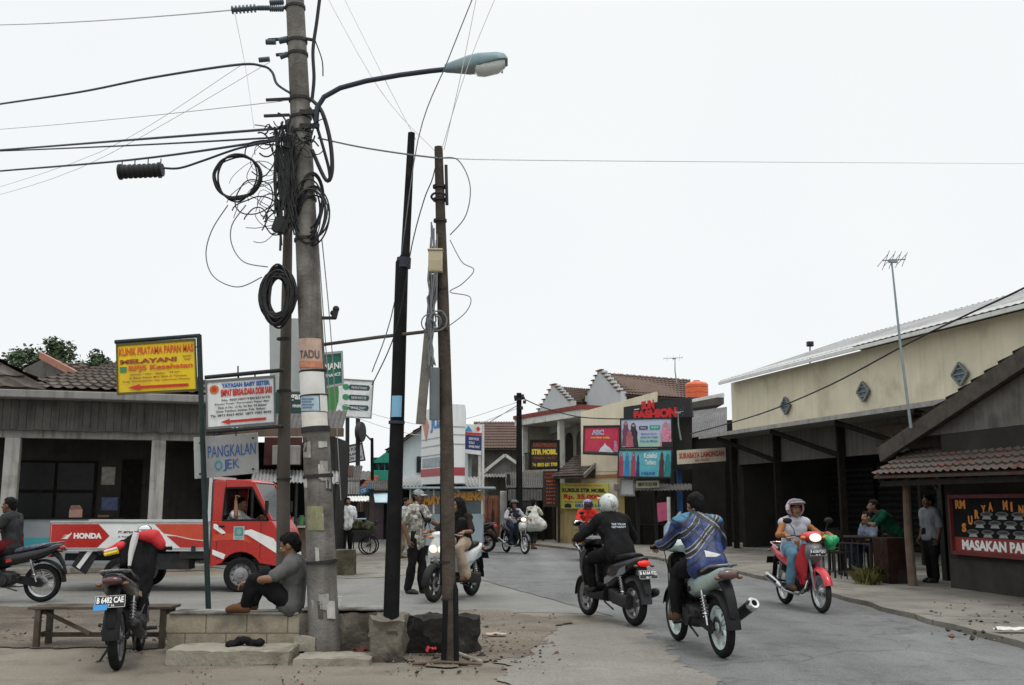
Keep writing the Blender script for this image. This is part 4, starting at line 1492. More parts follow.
MB().prism([V((a.x, 44.02, 0)), V((c.x, 44.02, 0)), V((c.x, 44.02, 2.298)), V((a.x, 44.02, 2.298))], (0, 4, 0)).part('wall', M_BROWNWALL, pb, label='brown lower wall')
tile_roof(b + V((0, -0.3, 0.05)), b + V((0, 4.2, 0.05)), a + V((-0.5, 4.2, -0.25)), a + V((-0.5, -0.3, -0.25)), 12, 6).part('roof', M_TILE_BROWN, pb)
tile_roof(b + V((0, -0.3, 0.05)), b + V((0, 4.2, 0.05)), c + V((0.5, 4.2, -0.25)), c + V((0.5, -0.3, -0.25)), 12, 6).part('roof', M_TILE_BROWN, pb)
sb_box(MB(), 416, 421, 43.93, 43.99, 2.8, 3.5).part('window', M_GLASS, pb)
sb_box(MB(), 400, 430, 43.4, 43.98, 2.35, 2.5).part('ledge', M_WHITEWALL, pb)

# low shops closing the view down the side street
fr = empty('far_shop_row', 'low brownish shop row closing the far end of the side street', 'building', SB(400, 0, 60))
sb_box(MB(), 250, 520, 60, 64, 0, 2.9).part('wall', M_BROWNWALL, fr)
corrugated(SB(245, 3.5, 64), SB(525, 3.5, 64), SB(525, 2.85, 59), SB(245, 2.85, 59), 60, 0.03).part('roof', M_SHEET_DARK, fr)
for x in (335, 352, 368, 384):
    sb_box(MB(), x - 5, x + 5, 59.9, 59.98, 0, 2.2).part('door', M_DARKWALL, fr)
ot = empty('roof_awning', 'orange tiled lean-to beside the bright blue sign down the side street', 'awning', SB(366, 0, 47))
tile_roof(P(371, 476, 48), P(380, 476, 48), P(371, 490, 46), P(359, 490, 46), 10, 5).part('roof', M_SALMON, ot)
for x in (361, 371):
    MB().cyl(SB(x, 0, 46.1), SB(x, 2.1, 46.1), 0.05).part('post', M_WOOD, ot)

# shop under the white sign tower
wb = empty('corner_shop', 'open fronted corner shop below the white sign tower', 'building', SB(440, 0, 36))
mb = MB()
sb_box(mb, 402, 476, 40, 40.2, 0, 2.2)
mb.box((SB(402, 1.1, 38).x, 38, 1.1), (0.2, 4.2, 2.2))
mb.part('wall', M_DARKWALL, wb)
corrugated(SB(400, 2.5, 40.3), SB(480, 2.5, 40.3), SB(484, 2.05, 35.2), SB(396, 2.05, 35.2), 24, 0.03).part('roof', M_SHEET, wb)
for x in (400, 428, 456, 480):
    MB().cyl(SB(x, 0, 35.6), SB(x, 2.06, 35.6), 0.05).part('post', M_WHITEWALL, wb)
tw = empty('sign_tower', 'tall white angled shop sign box with red band and blue letters', 'sign', SB(444, 2.1, 34))
M_SIGNWHITE = mat('sign_white', (0.72, 0.74, 0.73), 0.5, var=0.05, scale=1.5, streak=0.12)
k0, k1, k2 = SB(447, 0, 33.0), SB(420.5, 0, 35.6), SB(464.5, 0, 33.3)
zt, zb = 4.72, 2.12
back = V((-0.1, 2.8, 0))
mb = MB().prism([k1 + Z * zb, k0 + Z * zb, k2 + Z * zb, k2 + back + Z * zb, k1 + V((0.6, 2.0, 0)) + Z * zb], Z * (zt - zb))
mb.part('sign_panel', M_SIGNWHITE, tw)
f1 = Face(k1 + Z * zt, k0 + Z * zt, k1 + Z * zb, 0.012)
f2 = Face(k0 + Z * zt, k2 + Z * zt, k0 + Z * zb, 0.012)
mb = MB()
for f in (f1, f2):
    mb = MB()
    f.rect(mb, 0, 0.80, 1, 0.9)
    mb.part('red_band', mat('band_red', (0.36, 0.06, 0.07), 0.5, var=0.1), tw)
mb = MB()
f1.text(mb, 'JUAL', 0.36, 0.13, 0.98, 0.33, bold=0.05)
mb.part('lettering', mat('sign_blue', (0.03, 0.20, 0.5), 0.5, var=0.1), tw)
mb = MB()
f1.poly(mb, [(0.06, 0.2), (0.16, 0.08), (0.3, 0.22), (0.2, 0.44)])
mb.part('emblem', mat('emblem_pink', (0.5, 0.2, 0.17), 0.5, var=0.15), tw)
mb = MB()
for v in (0.40, 0.50, 0.62):
    f1.rect(mb, 0, v, 1, v + 0.012, h=0.001)
    f2.rect(mb, 0, v - 0.12, 1, v - 0.108, h=0.001)
mb.part('joint_line', mat('joint_grey', (0.32, 0.34, 0.34), 0.6), tw)
mb = MB()
f1.rect(mb, 0.06, 0.66, 0.98, 0.78, h=0.001)
mb.part('sub_panel', mat('sub_panel_grey', (0.24, 0.30, 0.34), 0.4, var=0.4, scale=6), tw)

# ================================================================== HOUSES ACROSS THE END OF THE STREET
bh = empty('brown_roof_house', 'weathered house with brown tiled roof left of the street pole', 'building', SB(505, 0, 52))
tile_roof(P(474, 422, 56), P(545, 422, 56), P(545, 449, 51), P(470, 449, 51), 26, 10).part('roof', M_TILE_BROWN, bh)
sb_box(MB(), 468, 548, 51.6, 56, 0, 4.2).part('wall', M_GREYWALL, bh)
a, b, c = P(484, 474, 49.5), P(505, 457, 49.5), P(530, 474, 49.5)
MB().prism([a, b, c], (0, 2, 0)).part('porch_gable', M_GREYWALL, bh)
MB().bar(a + V((-0.2, -0.1, -0.05)), b + V((0, -0.1, 0.1)), 0.06, 0.14, Z).part('verge_board', M_WHITEWALL, bh)
MB().bar(c + V((0.2, -0.1, -0.05)), b + V((0, -0.1, 0.1)), 0.06, 0.14, Z).part('verge_board', M_WHITEWALL, bh)
corrugated(P(484, 470, 51), P(535, 470, 51), P(538, 477, 48.5), P(482, 477, 48.5), 18).part('porch_roof', M_SHEET, bh)
for x in (486, 508, 532):
    MB().cyl(SB(x, 0, 48.7), SB(x, 2.7, 48.7), 0.07).part('post', M_WOOD, bh)

# salmon gate and its pillar
gt = empty('gate', 'salmon painted sheet gate with a dark ornament, beside the pale pillar', 'gate', SB(489, 0, 40))
mb = MB()
mb.grid(lambda u, v: SB(478 + 21 * u, 0.05 + 1.7 * v, 40 + 0.012 * math.sin(u * 60)), 60, 1, 0.02)
mb.part('gate_panel', M_SALMON, gt)
mb = MB()
for x in (478, 488.5, 499):
    mb.bar(SB(x, 0.02, 39.93), SB(x, 1.78, 39.93), 0.05)
for z in (0.06, 0.9, 1.76):
    mb.bar(SB(478, z, 39.9), SB(499, z, 39.9), 0.04)
mb.part('gate_frame', mat('gate_frame', (0.2, 0.085, 0.06), 0.6, var=0.2), gt)
mb = MB()
for x in (483, 493):
    mb.prism([SB(x, 0.55, 39.86), SB(x + 1.4, 1.0, 39.86), SB(x, 1.4, 39.86), SB(x - 1.4, 1.0, 39.86)], (0, 0.02, 0))
    mb.bar(SB(x, 0.2, 39.86), SB(x, 1.65, 39.86), 0.025)
mb.part('ornament', M_IRON, gt)
sb_box(MB(), 500, 507, 39.8, 40.15, 0, 1.95).thing('gate_pillar', M_WHITEWALL, 'pale square gate pillar right of the salmon gate', 'pillar', bevel=0.02)

# dark awning shop where the sack carrier walks
ds = empty('awning_shop', 'dark low shop under old grey sheet awnings behind the sack carrier', 'building', SB(532, 0, 40))
mb = MB()
sb_box(mb, 507, 558, 42, 42.2, 0, 2.6)
sb_box(mb, 507, 510, 39.2, 42, 0, 2.6)
mb.part('wall', M_DARKWALL, ds)
corrugated(SB(505, 2.75, 42.2), SB(558, 2.75, 42.2), SB(556, 2.05, 38.7), SB(506, 2.05, 38.7), 22, 0.03).part('awning', M_SHEET_DARK, ds)
mb = MB()
mb.grid(lambda u, v: SB(508 + 34 * u, 2.0 - 0.42 * v, 38.66 + 0.03 * math.sin(u * 70)), 70, 1, 0.012)
mb.part('valance', mat('grey_tarp', (0.17, 0.17, 0.17), 0.8, var=0.3, scale=3, streak=0.4), ds)
for x in (509, 543, 556):
    MB().cyl(SB(x, 0, 38.8), SB(x, 2.05, 38.8), 0.05).part('post', M_DARKWOOD, ds)
sb_box(MB(), 518, 540, 41.93, 41.99, 0.8, 1.9).part('window', M_GLASS, ds)
sb_box(MB(), 543, 552, 41.93, 41.99, 0, 2.0).part('door', M_DARKWOOD, ds)

# gabled two storey house
gh = empty('gabled_house', 'pale two storey house with two stepped gables and brown tiled roofs', 'building', SB(575, 0, 45))


def stepped(lb, rb, ap, steps, th):
    """gable with tile steps; lb, rb, ap: left foot, right foot, apex"""
    lb, rb, ap = V(lb), V(rb), V(ap)
    up = []
    for i in range(steps):
        q0, q1 = lb.lerp(ap, i / steps), lb.lerp(ap, (i + 1) / steps)
        up += [V((q0.x, q0.y, q0.z + 0.1)), V((q0.x, q0.y, q1.z + 0.02)), V((q1.x, q1.y, q1.z + 0.02))]
    dn = []
    for i in range(steps):
        q0, q1 = ap.lerp(rb, i / steps), ap.lerp(rb, (i + 1) / steps)
        dn += [V((q0.x, q0.y, q0.z + 0.02)), V((q1.x, q1.y, q0.z + 0.02)), V((q1.x, q1.y, q1.z + 0.1))]
    return [V((lb.x, lb.y, lb.z))] + up + dn + [V((rb.x, rb.y, rb.z))]


for (l, lD, r_, rD, a_, aD, rg, rgD, ev, evD) in (((535, 419), 49, (571, 404), 45.5, (553.5, 385.5), 47.2, (600, 390), 50, (586, 404), 46),
                                             ((583, 404), 46.5, (621, 396), 42.5, (599.5, 371.5), 44.5, (690, 380), 47, (690, 399), 42.5)):
    lb, rb, ap = P(*l, lD), P(*r_, rD), P(*a_, aD)
    mb = MB()
    prof = stepped(lb, rb, ap, 7, 0.2)
    mb.prism([lb - Z * 1.0] + prof + [rb - Z * 1.0], V((0.25, 0.14, 0)))
    mb.part('gable_wall', M_PALEBLUE, gh)
    mb = MB()
    for i in range(len(prof) - 1):
        if abs(prof[i].z - prof[i + 1].z) < 0.12 and (prof[i] - prof[i + 1]).length > 0.05:
            mb.bar(prof[i] + V((0.0, 0.02, 0.035)), prof[i + 1] + V((0.0, 0.02, 0.035)), 0.16, 0.045, Z)
    mb.part('gable_coping', mat('coping_tile', (0.17, 0.085, 0.065), 0.85, var=0.3), gh)
    tile_roof(ap + V((0.1, 0.1, -0.05)), P(*rg, rgD), P(*ev, evD), rb + V((0.1, 0.1, 0.05)), 22, 9).part('roof', M_TILE_BROWN, gh)
    d = P(*rg, rgD) - ap
    tile_roof(ap + V((0.1, 0.1, -0.05)), P(*rg, rgD), lb + d + V((0.1, 0.3, 0)), lb + V((0.1, 0.3, 0)), 14, 6).part('roof', M_TILE_BROWN, gh)
# body of the house: upper floor with a deep balcony, red eave edge
e0, e1 = P(522, 426, 47), P(583, 411, 42)
dd = (e1 - e0)
dd.z = 0
bn = V((-dd.y, dd.x, 0)).normalized()
if bn.y < 0:
    bn = -bn
H0 = V((e0.x, e0.y, 0))


def GH(s, t, z):
    return H0 + dd * s + bn * t + Z * z


def gh_box(mb, s0, s1, t0, t1, z0, z1, m=0):
    return mb.prism([GH(s0, t0, z0), GH(s1, t0, z0), GH(s1, t1, z0), GH(s0, t1, z0)], Z * (z1 - z0), m)


ez = e0.z
mb = MB()
gh_box(mb, 0, 1.6, 1.6, 1.8, 0, ez)
gh_box(mb, -0.02, 0.02, 0, 1.6, 0, ez)
gh_box(mb, 0.0, 1.0, 0, 1.6, 2.7, 3.0)
mb.part('wall', mat('house_beige', (0.33, 0.31, 0.26), 0.9, var=0.12, streak=0.3), gh)
gh_box(MB(), -0.05, 1.04, -0.25, 1.9, ez, ez + 0.3).part('eave_slab', M_WHITEWALL, gh)
gh_box(MB(), -0.06, 1.05, -0.3, 1.9, ez + 0.303, ez + 0.48).part('eave_tiles', mat('eave_red', (0.22, 0.06, 0.05), 0.8, var=0.25), gh)
for s in (0.0, 0.62, 0.98):
    gh_box(MB(), s, s + 0.035, -0.05, 0.2, 0, ez - 0.003).part('pillar', M_WHITEWALL, gh)
mb = MB()
for i in range(26):
    q = GH(0.03 + 0.58 * i / 25, 0.03, 3.0)
    mb.bar(q, q + Z * 0.75, 0.03)
mb.bar(GH(0.03, 0.03, 3.77), GH(0.61, 0.03, 3.77), 0.05)
mb.part('balcony_railing', M_IRON, gh)
for s in (0.3, 0.48):
    mb = MB()
    w = 0.055
    pts = [GH(s - w, 1.55, 3.05), GH(s + w, 1.55, 3.05)] + [GH(s + w * math.cos(a), 1.55, 4.3 + 0.4 * math.sin(a)) for a in [PI * k / 10 for k in range(11)]]
    mb.prism(pts, bn * 0.04)
    mb.part('window', M_GLASS, gh)
gh_box(MB(), 0.7, 0.82, 1.54, 1.59, 3.0, 5.0).part('door', M_DARKWOOD, gh)


# ================================================================== CREAM SHOP WITH THE POSTERS
def FB(x, y, off=0.0):
    return P(x, y, 37 - (x - 557) * 0.0238 - off)


def fb_z(x, z, off=0.0):
    Y = 37 - (x - 557) * 0.0238 - off
    q = P(x, 470, Y)
    return V((q.x, Y, z))


def fb_wall(mb, x0, x1, z0, z1, off=0.0, th=0.2, m=0):
    return mb.prism([fb_z(x0, z0, off), fb_z(x1, z0, off), fb_z(x1, z1, off), fb_z(x0, z1, off)], V((0.1, 1, 0)).normalized() * th, m)


cs = empty('poster_shop', 'cream two storey shop hung with banners, below the gabled house', 'building', fb_z(625, 0))
mb = MB()
mb.prism([FB(581, 412), FB(657, 391.5), fb_z(658, 2.6), fb_z(581, 2.6)], V((0.05, 0.25, 0)))
fb_wall(mb, 581, 617, 0, 2.6)
mb.prism([fb_z(581, 0), FB(581, 412), FB(581, 412) + V((1.4, 5.5, 0)), fb_z(581, 0) + V((1.4, 5.5, 0))], V((0.2, 0, 0)))
mb.part('wall', M_CREAM, cs)
MB().prism([FB(658.2, 399), FB(692, 399), fb_z(692, 2.6), fb_z(658.2, 2.6)], V((0.05, 0.25, 0))).part('wall', M_DARKWALL, cs, label='dark upper wall behind the banners')
fb_wall(MB(), 556, 580.8, 0, 2.1, 0.0).part('wall', M_OCHRE, cs, label='low ochre wall under the yellow banner')
fb_wall(MB(), 617.2, 624, 0, 2.598, 0.0).part('wall', M_OCHRE, cs, label='ochre pier beside the opening')
mb = MB()
fb_wall(mb, 624, 692, 0, 2.598, -2.2)
mb.part('back_wall', M_DARKWALL, cs)
fb_wall(MB(), 628, 690, 0.07, 0.75, -0.1, 0.5).part('counter', M_DARKWOOD, cs, bevel=0.02)
for x in (637, 655, 672):
    MB().bar(fb_z(x, 0, 0.02), fb_z(x, 2.6, 0.02), 0.12).part('post', M_IRON, cs)
MB().prism([fb_z(580, 2.45, 0.05), fb_z(621, 2.5, 0.05), fb_z(621, 2.38, 0.05), fb_z(580, 2.33, 0.05)], (0, 0.03, 0)).part('trim_line', mat('trim_orange', (0.35, 0.16, 0.06), 0.7), cs)
tile_roof(FB(577, 456, -1.2), FB(601, 453, -1.2), FB(584, 477, 0.9), FB(552, 478, 0.9), 14, 9).part('porch_roof', M_TILE, cs)
MB().bar(FB(584, 476, 1.0), FB(602, 458, -0.6), 0.06, 0.14, Z).part('verge_board', M_CONC, cs)
MB().prism([FB(584, 477, 0.85), FB(601, 459, -0.6), FB(601, 479, -0.6)], (0.15, 0.1, 0)).part('porch_gable', M_DARKWALL, cs)
corrugated(FB(614, 484, -0.1), FB(692, 484, -0.1), FB(692, 490, 1.1), FB(614, 491, 1.1), 22, 0.02).part('awning', M_SHEET_DARK, cs)

# lean-to sheds between the poster shop and the warehouse
ls = empty('lean_to_shed', 'grey sheet roofed sheds under the orange tank, left of the long building', 'building', SB(700, 0, 35))
corrugated(P(688, 412, 38.5), P(727, 407, 36.5), P(727, 432, 33.4), P(674, 441, 34.2), 22, 0.012).part('roof', mat('dull_sheet', (0.15, 0.15, 0.147), 0.85, var=0.25, scale=1.5, streak=0.4), ls)
mb = MB()
mb.prism([P(660, 402, 39), P(724, 397, 38), P(724, 404, 38), P(660, 412, 39)], (0.1, 3.5, 0))
mb.part('roof_slab', M_SHEET_DARK, ls)
MB().bar(P(676, 404, 38.6), P(724, 394.5, 37.6), 0.1, 0.12, Z).part('verge_board', M_SHEET_PALE, ls)
mb = MB()
mb.prism([P(676, 440, 34.4), P(730, 431, 33.6), V((P(730, 431, 33.6).x, 33.6, 0)), V((P(676, 440, 34.4).x, 34.4, 0))][0:2] + [P(730, 446, 33.6), P(676, 453, 34.4)], (0.1, 0.25, 0))
mb.part('fascia', M_DARKWALL, ls)
mb = MB()
a, b = SB(655, 0, 39.6), SB(775, 0, 36.0)
mb.prism([a, b, b + Z * 4.5, a + Z * 4.6], (0.1, 0.25, 0))
mb.part('wall', M_DARKWALL, ls)
for x, Y in ((680, 34.6), (728, 33.5)):
    MB().bar(SB(x, 0, Y), SB(x, 3.4, Y), 0.16).part('post', M_BLUEPAINT if x < 700 else M_DARKWOOD, ls)
tk = empty('water_tank', 'round orange plastic water tank on the shed roof', 'water tank', P(697, 399, 39.2))
q = P(697, 399, 39.2)
MB().lathe([(0.42, 0), (0.45, 0.03), (0.45, 0.2), (0.43, 0.22), (0.45, 0.24), (0.45, 0.42), (0.43, 0.44), (0.45, 0.46), (0.45, 0.56), (0.40, 0.63), (0.2, 0.69), (0.001, 0.7)], q, Z, 28).part('tank', mat('tank_orange', (0.62, 0.12, 0.045), 0.45, var=0.1), tk)
MB().lathe([(0.14, 0), (0.14, 0.05), (0.001, 0.07)], q + Z * 0.68, Z, 16).part('lid', mat('tank_lid', (0.5, 0.09, 0.04), 0.5), tk)


# ================================================================== LONG WAREHOUSE ON THE RIGHT
def RB(Y, z, o=0.0):
    return V((15.69 - 0.264 * Y - o * 0.967, Y - o * 0.255, z))


def rb_box(mb, Y0, Y1, o0, o1, z0, z1, m=0):
    return mb.prism([RB(Y0, z0, o0), RB(Y1, z0, o0), RB(Y1, z0, o1), RB(Y0, z0, o1)], Z * (z1 - z0), m)


wh = empty('long_building', 'long cream building with dark open bays and diamond vents on the right', 'building', RB(25, 0, -2))
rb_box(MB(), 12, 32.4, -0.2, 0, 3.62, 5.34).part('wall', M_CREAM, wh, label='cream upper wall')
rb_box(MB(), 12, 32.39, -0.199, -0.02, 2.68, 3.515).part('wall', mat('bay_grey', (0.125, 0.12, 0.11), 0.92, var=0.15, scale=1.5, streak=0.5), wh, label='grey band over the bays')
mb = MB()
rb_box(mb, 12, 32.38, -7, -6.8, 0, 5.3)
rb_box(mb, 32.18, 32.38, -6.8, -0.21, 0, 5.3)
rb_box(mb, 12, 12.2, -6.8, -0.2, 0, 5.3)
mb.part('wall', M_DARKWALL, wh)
rb_box(MB(), 12, 32.4, -6.8, 0.0, 0.072, 0.10).part('floor', M_CONC, wh)
mb = MB()
corrugated(RB(12, 6.75, -3.6), RB(31.6, 6.75, -3.6), RB(31.9, 5.60, -0.2), RB(12, 5.60, -0.2), 90, 0.012, mb=mb)
corrugated(RB(12, 6.75, -3.6), RB(31.6, 6.75, -3.6), RB(31.6, 5.3, -7.4), RB(12, 5.3, -7.4), 90, 0.025, mb=mb)
mb.part('roof', M_SHEET, wh)
corrugated(RB(12, 5.63, -0.25), RB(32.3, 5.63, -0.25), RB(32.3, 5.39, 0.45), RB(12, 5.39, 0.45), 90, 0.008).part('roof', mat('front_sheet', (0.46, 0.46, 0.45), 0.85, var=0.15, scale=1.5, streak=0.2), wh, label='pale front strip of sheet roof')
rb_box(MB(), 12, 32.4, 0.4, 0.45, 5.27, 5.36).part('gutter', M_SHEET_PALE, wh)
rb_box(MB(), 12, 32.4, -0.1, 1.15, 3.52, 3.60).part('canopy', mat('canopy_conc', (0.20, 0.19, 0.17), 0.9, var=0.2, streak=0.4), wh)
rb_box(MB(), 12, 32.4, 1.15, 1.2, 3.50, 3.61).part('canopy_edge', mat('edge_pale', (0.30, 0.29, 0.27), 0.8, var=0.2, streak=0.3), wh)
YB = [32.2, 29.6, 26.4, 23.3, 20.3, 17.4, 14.5]
for Y in YB:
    MB().bar(RB(Y, 0.07, 0.1), RB(Y, 3.515, 0.1), 0.16, 0.16, (1, 0, 0)).part('post', M_DARKWOOD, wh)
    if Y < 32:
        MB().bar(RB(Y, 2.7, 0.12), RB(Y + 1.9, 3.46, 1.0), 0.1, 0.12).part('brace', M_DARKWOOD, wh)
for (Y0, Y1) in zip(YB[1:], YB[:-1]):
    mb = MB()
    mb.grid(lambda u, v, a=Y0 + 0.1, b=Y1 - 0.1: RB(a + (b - a) * u, 0.11 + 2.55 * v, -3.2 + 0.03 * math.sin(v * 90)), 2, 90, 0.01)
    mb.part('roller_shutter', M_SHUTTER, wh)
for px in (788, 867, 966):
    D = 15.66 / ((px - 512) / 1003 + 0.264)
    c = RB(D, 4.27, 0.015)
    vd = V((-0.264, 1, 0)).normalized()
    mb = MB()
    mb.prism([c - vd * 0.25, c + Z * 0.25, c + vd * 0.25, c - Z * 0.25], V((-0.967, -0.255, 0)) * 0.04)
    vo = mb.part('vent', mat('vent_blue', (0.10, 0.14, 0.16), 0.7, var=0.4, scale=14), wh)
    mb = MB()
    for k in range(4):
        p, q = [(c - vd * 0.25), (c + Z * 0.25), (c + vd * 0.25), (c - Z * 0.25)][k], [(c + Z * 0.25), (c + vd * 0.25), (c - Z * 0.25), (c - vd * 0.25)][k]
        mb.bar(p + V((-0.06, -0.02, 0)), q + V((-0.06, -0.02, 0)), 0.05)
    for k in (-0.12, 0, 0.12):
        w = 0.25 - abs(k)
        mb.bar(c + Z * k - vd * w + V((-0.055, -0.015, 0)), c + Z * k + vd * w + V((-0.055, -0.015, 0)), 0.03)
    mb.part('grille', mat('grille_grey', (0.16, 0.18, 0.18), 0.7), vo)
rb_box(MB(), 22.1, 25.0, 0.0, 0.05, 2.85, 3.35).part('sign_panel', mat('brown_board', (0.07, 0.055, 0.035), 0.7, var=0.3), wh, bevel=0.01)
mb = MB()
mb.box(P(810, 344, 33), (0.2, 0.16, 0.16))
mb.bar(P(810, 346, 33), P(810, 366, 33), 0.035)
mb.box(P(810, 344, 33) + V((-0.02, -0.09, 0.01)), (0.15, 0.02, 0.11))
mb.thing('floodlight', M_IRON, 'small dark box lamp on a stub above the long roof', 'lamp')


# ================================================================== RESTAURANT ON THE NEAR RIGHT
def RS(Y, z, o=0.0):
    return V((7.36 + 0.16 * (17 - Y) - o * 0.987, Y - o * 0.158, z))


def rs_box(mb, Y0, Y1, o0, o1, z0, z1, m=0):
    return mb.prism([RS(Y0, z0, o0), RS(Y1, z0, o0), RS(Y1, z0, o1), RS(Y0, z0, o1)], Z * (z1 - z0), m)


re = empty('restaurant', 'dark restaurant with mossy tiled skirt roof and black sign window, far right', 'building', RS(14, 0.07, -2))
rs_box(MB(), 9, 17.15, -0.15, 0, 0.07, 0.55).part('wall', mat('dark_plinth', (0.045, 0.042, 0.038), 0.9, var=0.3, scale=2.5, bump=0.5, bscale=20), re, label='dark plinth below the sign window')
mb = MB()
rs_box(mb, 9, 17.15, -0.15, 0, 0.552, 2.62)
rs_box(mb, 9, 17.15, -4.2, -4.0, 0.07, 3.0)
rs_box(mb, 18.5, 18.65, -4.0, -0.8, 0.07, 2.3)
rs_box(mb, 9, 9.15, -4, -0.15, 0.07, 2.6)
rs_box(mb, 17.15, 18.65, -4.2, -4.0, 0.07, 2.3)
mb.part('wall', M_DARKWALL, re)
vz = [(19.15, 2.66), (13.2, 4.45), (9, 3.25)]
mb = MB().prism([RS(17.6, 2.625, 0.0), RS(13.2, 3.9, 0.0), RS(9, 2.72, 0.0), RS(9, 2.625, 0.0)], V((0.987, 0.158, 0)) * 0.15)
mb.part('gable_wall', M_GREYWALL, re)
MB().bar(RS(18.9, 2.36, 0.12), RS(13.2, 4.02, 0.12), 0.1, 0.28, Z).part('verge_board', mat('verge_old', (0.075, 0.066, 0.057), 0.9, var=0.35, scale=5, bump=0.4), re)
MB().bar(RS(13.2, 4.02, 0.12), RS(8.6, 2.7, 0.12), 0.1, 0.28, Z).part('verge_board', mat('verge_old', (0.075, 0.066, 0.057), 0.9, var=0.35, scale=5, bump=0.4), re)
tile_roof(RS(13.2, 4.15, 0.1), RS(13.2, 4.15, -4.5), RS(18.9, 2.52, -4.5), RS(18.9, 2.52, 0.1), 22, 16).part('roof', M_TILE, re)
tile_roof(RS(13.2, 4.15, 0.1), RS(13.2, 4.15, -4.5), RS(8.6, 2.85, -4.5), RS(8.6, 2.85, 0.1), 22, 12).part('roof', M_TILE, re)
tile_roof(RS(18.6, 2.42, -0.35), RS(9, 2.40, -0.35), RS(9, 1.84, 0.75), RS(18.1, 1.93, 0.75), 46, 5, 0.04, 0.045).part('skirt_roof', M_TILE_RED, re)
mb = MB()
mb.bar(RS(18.0, 1.80, 0.66), RS(9, 1.80, 0.66), 0.05, 0.09, Z)
for i in range(22):
    Y = 17.9 - i * 0.42
    mb.bar(RS(Y, 2.32, -0.3), RS(Y, 1.84, 0.66), 0.04, 0.06)
mb.part('rafters', M_DARKWOOD, re)
mb = MB()
q0, q1 = RS(17.6, 0.07, 0.42), RS(17.6, 1.88, 0.42)
mb.tube([q0, q0.lerp(q1, 0.5) + V((-0.02, 0, 0)), q1], [0.075, 0.07, 0.065], 10)
mb.part('post', M_WOOD, re)
mb = MB()
mb.bar(RS(17.2, 1.7, 0.1), RS(17.55, 2.05, 0.05), 0.05)
mb.part('brace', M_WOOD, re)
rs_box(MB(), 17.2, 17.75, -1.2, -1.1, 0.07, 2.1).part('door', M_DARKWOOD, re)
# sign window: red frame, black pane with plates, lettering
sg = empty('restaurant_sign', 'black sign window in a red frame reading RM SURYA MINANG and MASAKAN PADANG', 'sign', RS(15.2, 0.95, 0.05))
Y0, Y1, z0, z1 = 16.9, 14.3, 0.66, 1.57
panel(MB(), RS(Y0, z1, 0.05), RS(Y1, z1, 0.05), RS(Y1, z0, 0.05), RS(Y0, z0, 0.05), 0.045).part('sign_panel', mat('sign_black', (0.010, 0.010, 0.011), 0.8, var=0.2), sg)
mb = MB()
for a, b in ((RS(Y0, z1, 0.07), RS(Y1, z1, 0.07)), (RS(Y0, z0, 0.07), RS(Y1, z0, 0.07)), (RS(Y0, z0 - 0.03, 0.07), RS(Y0, z1 + 0.03, 0.07)), (RS(Y1, z0 - 0.03, 0.07), RS(Y1, z1 + 0.03, 0.07))):
    mb.bar(a, b, 0.06, 0.06)
mb.part('frame', mat('frame_red', (0.11, 0.014, 0.014), 0.5, var=0.2), sg)
F = Face(RS(Y0, z1, 0.05), RS(Y1, z1, 0.05), RS(Y0, z0, 0.05), 0.006)
mb = MB()
F.rect(mb, 0.01, 0.72, 0.99, 0.97)
mb.part('red_band', mat('band_red_dark', (0.22, 0.024, 0.022), 0.5, var=0.15), sg)
mb = MB()
F.text(mb, 'MASAKAN PADANG', 0.09, 0.76, 0.93, 0.94, bold=0.05, h=0.004)
mb.part('lettering', WHITE_INK, sg)
mb = MB()
F.text(mb, 'RM', 0.045, 0.06, 0.15, 0.22, bold=0.05, h=0.002)
mb.part('lettering', mat('ink_orange', (0.62, 0.22, 0.03), 0.5, var=0.15), sg)
mb = MB()
word = 'SURYA MINANG'
for i, ch in enumerate(word):
    if ch == ' ':
        continue
    t = i / (len(word) - 1)
    u = 0.10 + 0.76 * t
    v = 0.07 + 0.40 * (2 * t - 1) ** 2
    F.text(mb, ch, u, v, u + 0.045 if ch != 'I' else u + 0.018, v + 0.16, bold=0.06, h=0.002)
mb.part('lettering', mat('ink_orange', (0.62, 0.22, 0.03), 0.5, var=0.15), sg)
mb = MB()
for row, (n_, v_) in enumerate(((5, 0.62), (4, 0.46), (3, 0.31))):
    for k in range(n_):
        u = 0.5 + (k - (n_ - 1) / 2) * 0.145
        F.disc(mb, u, v_, 0.06, 0.045, 0, 0.002, 16)
        F.poly(mb, [(u - 0.03, v_ + 0.035), (u + 0.03, v_ + 0.035), (u + 0.045, v_ + 0.085), (u - 0.045, v_ + 0.085)], 1, 0.003)
        F.disc(mb, u, v_ - 0.008, 0.045, 0.022, 2, 0.004, 14)
mb.part('plates_picture', [mat('plate_grey', (0.10, 0.11, 0.11), 0.4, var=0.3, scale=9), mat('plate_foot', (0.28, 0.31, 0.31), 0.4, var=0.3, scale=9), mat('plate_food', (0.03, 0.025, 0.02), 0.6, var=0.4, scale=15)], sg)

# brick pier with a person leaning on it, railing, tables
MB().add(*(lambda b: (b.v, b.f))(rs_box(MB(), 18.0, 18.5, 0.12, 0.62, 0.07, 0.86))).thing('brick_pier', M_BRICK_SHADED, 'low red brick pier in front of the restaurant porch', 'pier', bevel=0.015)
rl = empty('railing', 'low dark metal railing in front of the long building forecourt', 'railing', G(845, 580))
a, b = G(818, 577, 0.07), G(872, 581, 0.07)
mb = MB()
for k in range(10):
    q = a.lerp(b, k / 9)
    mb.bar(q, q + Z * 0.68, 0.018 if k % 3 else 0.035)
mb.part('balusters', M_IRON, rl)
mb = MB()
for z in (0.12, 0.66):
    mb.bar(a + Z * z, b + Z * z, 0.025)
mb.part('rail', M_IRON, rl)


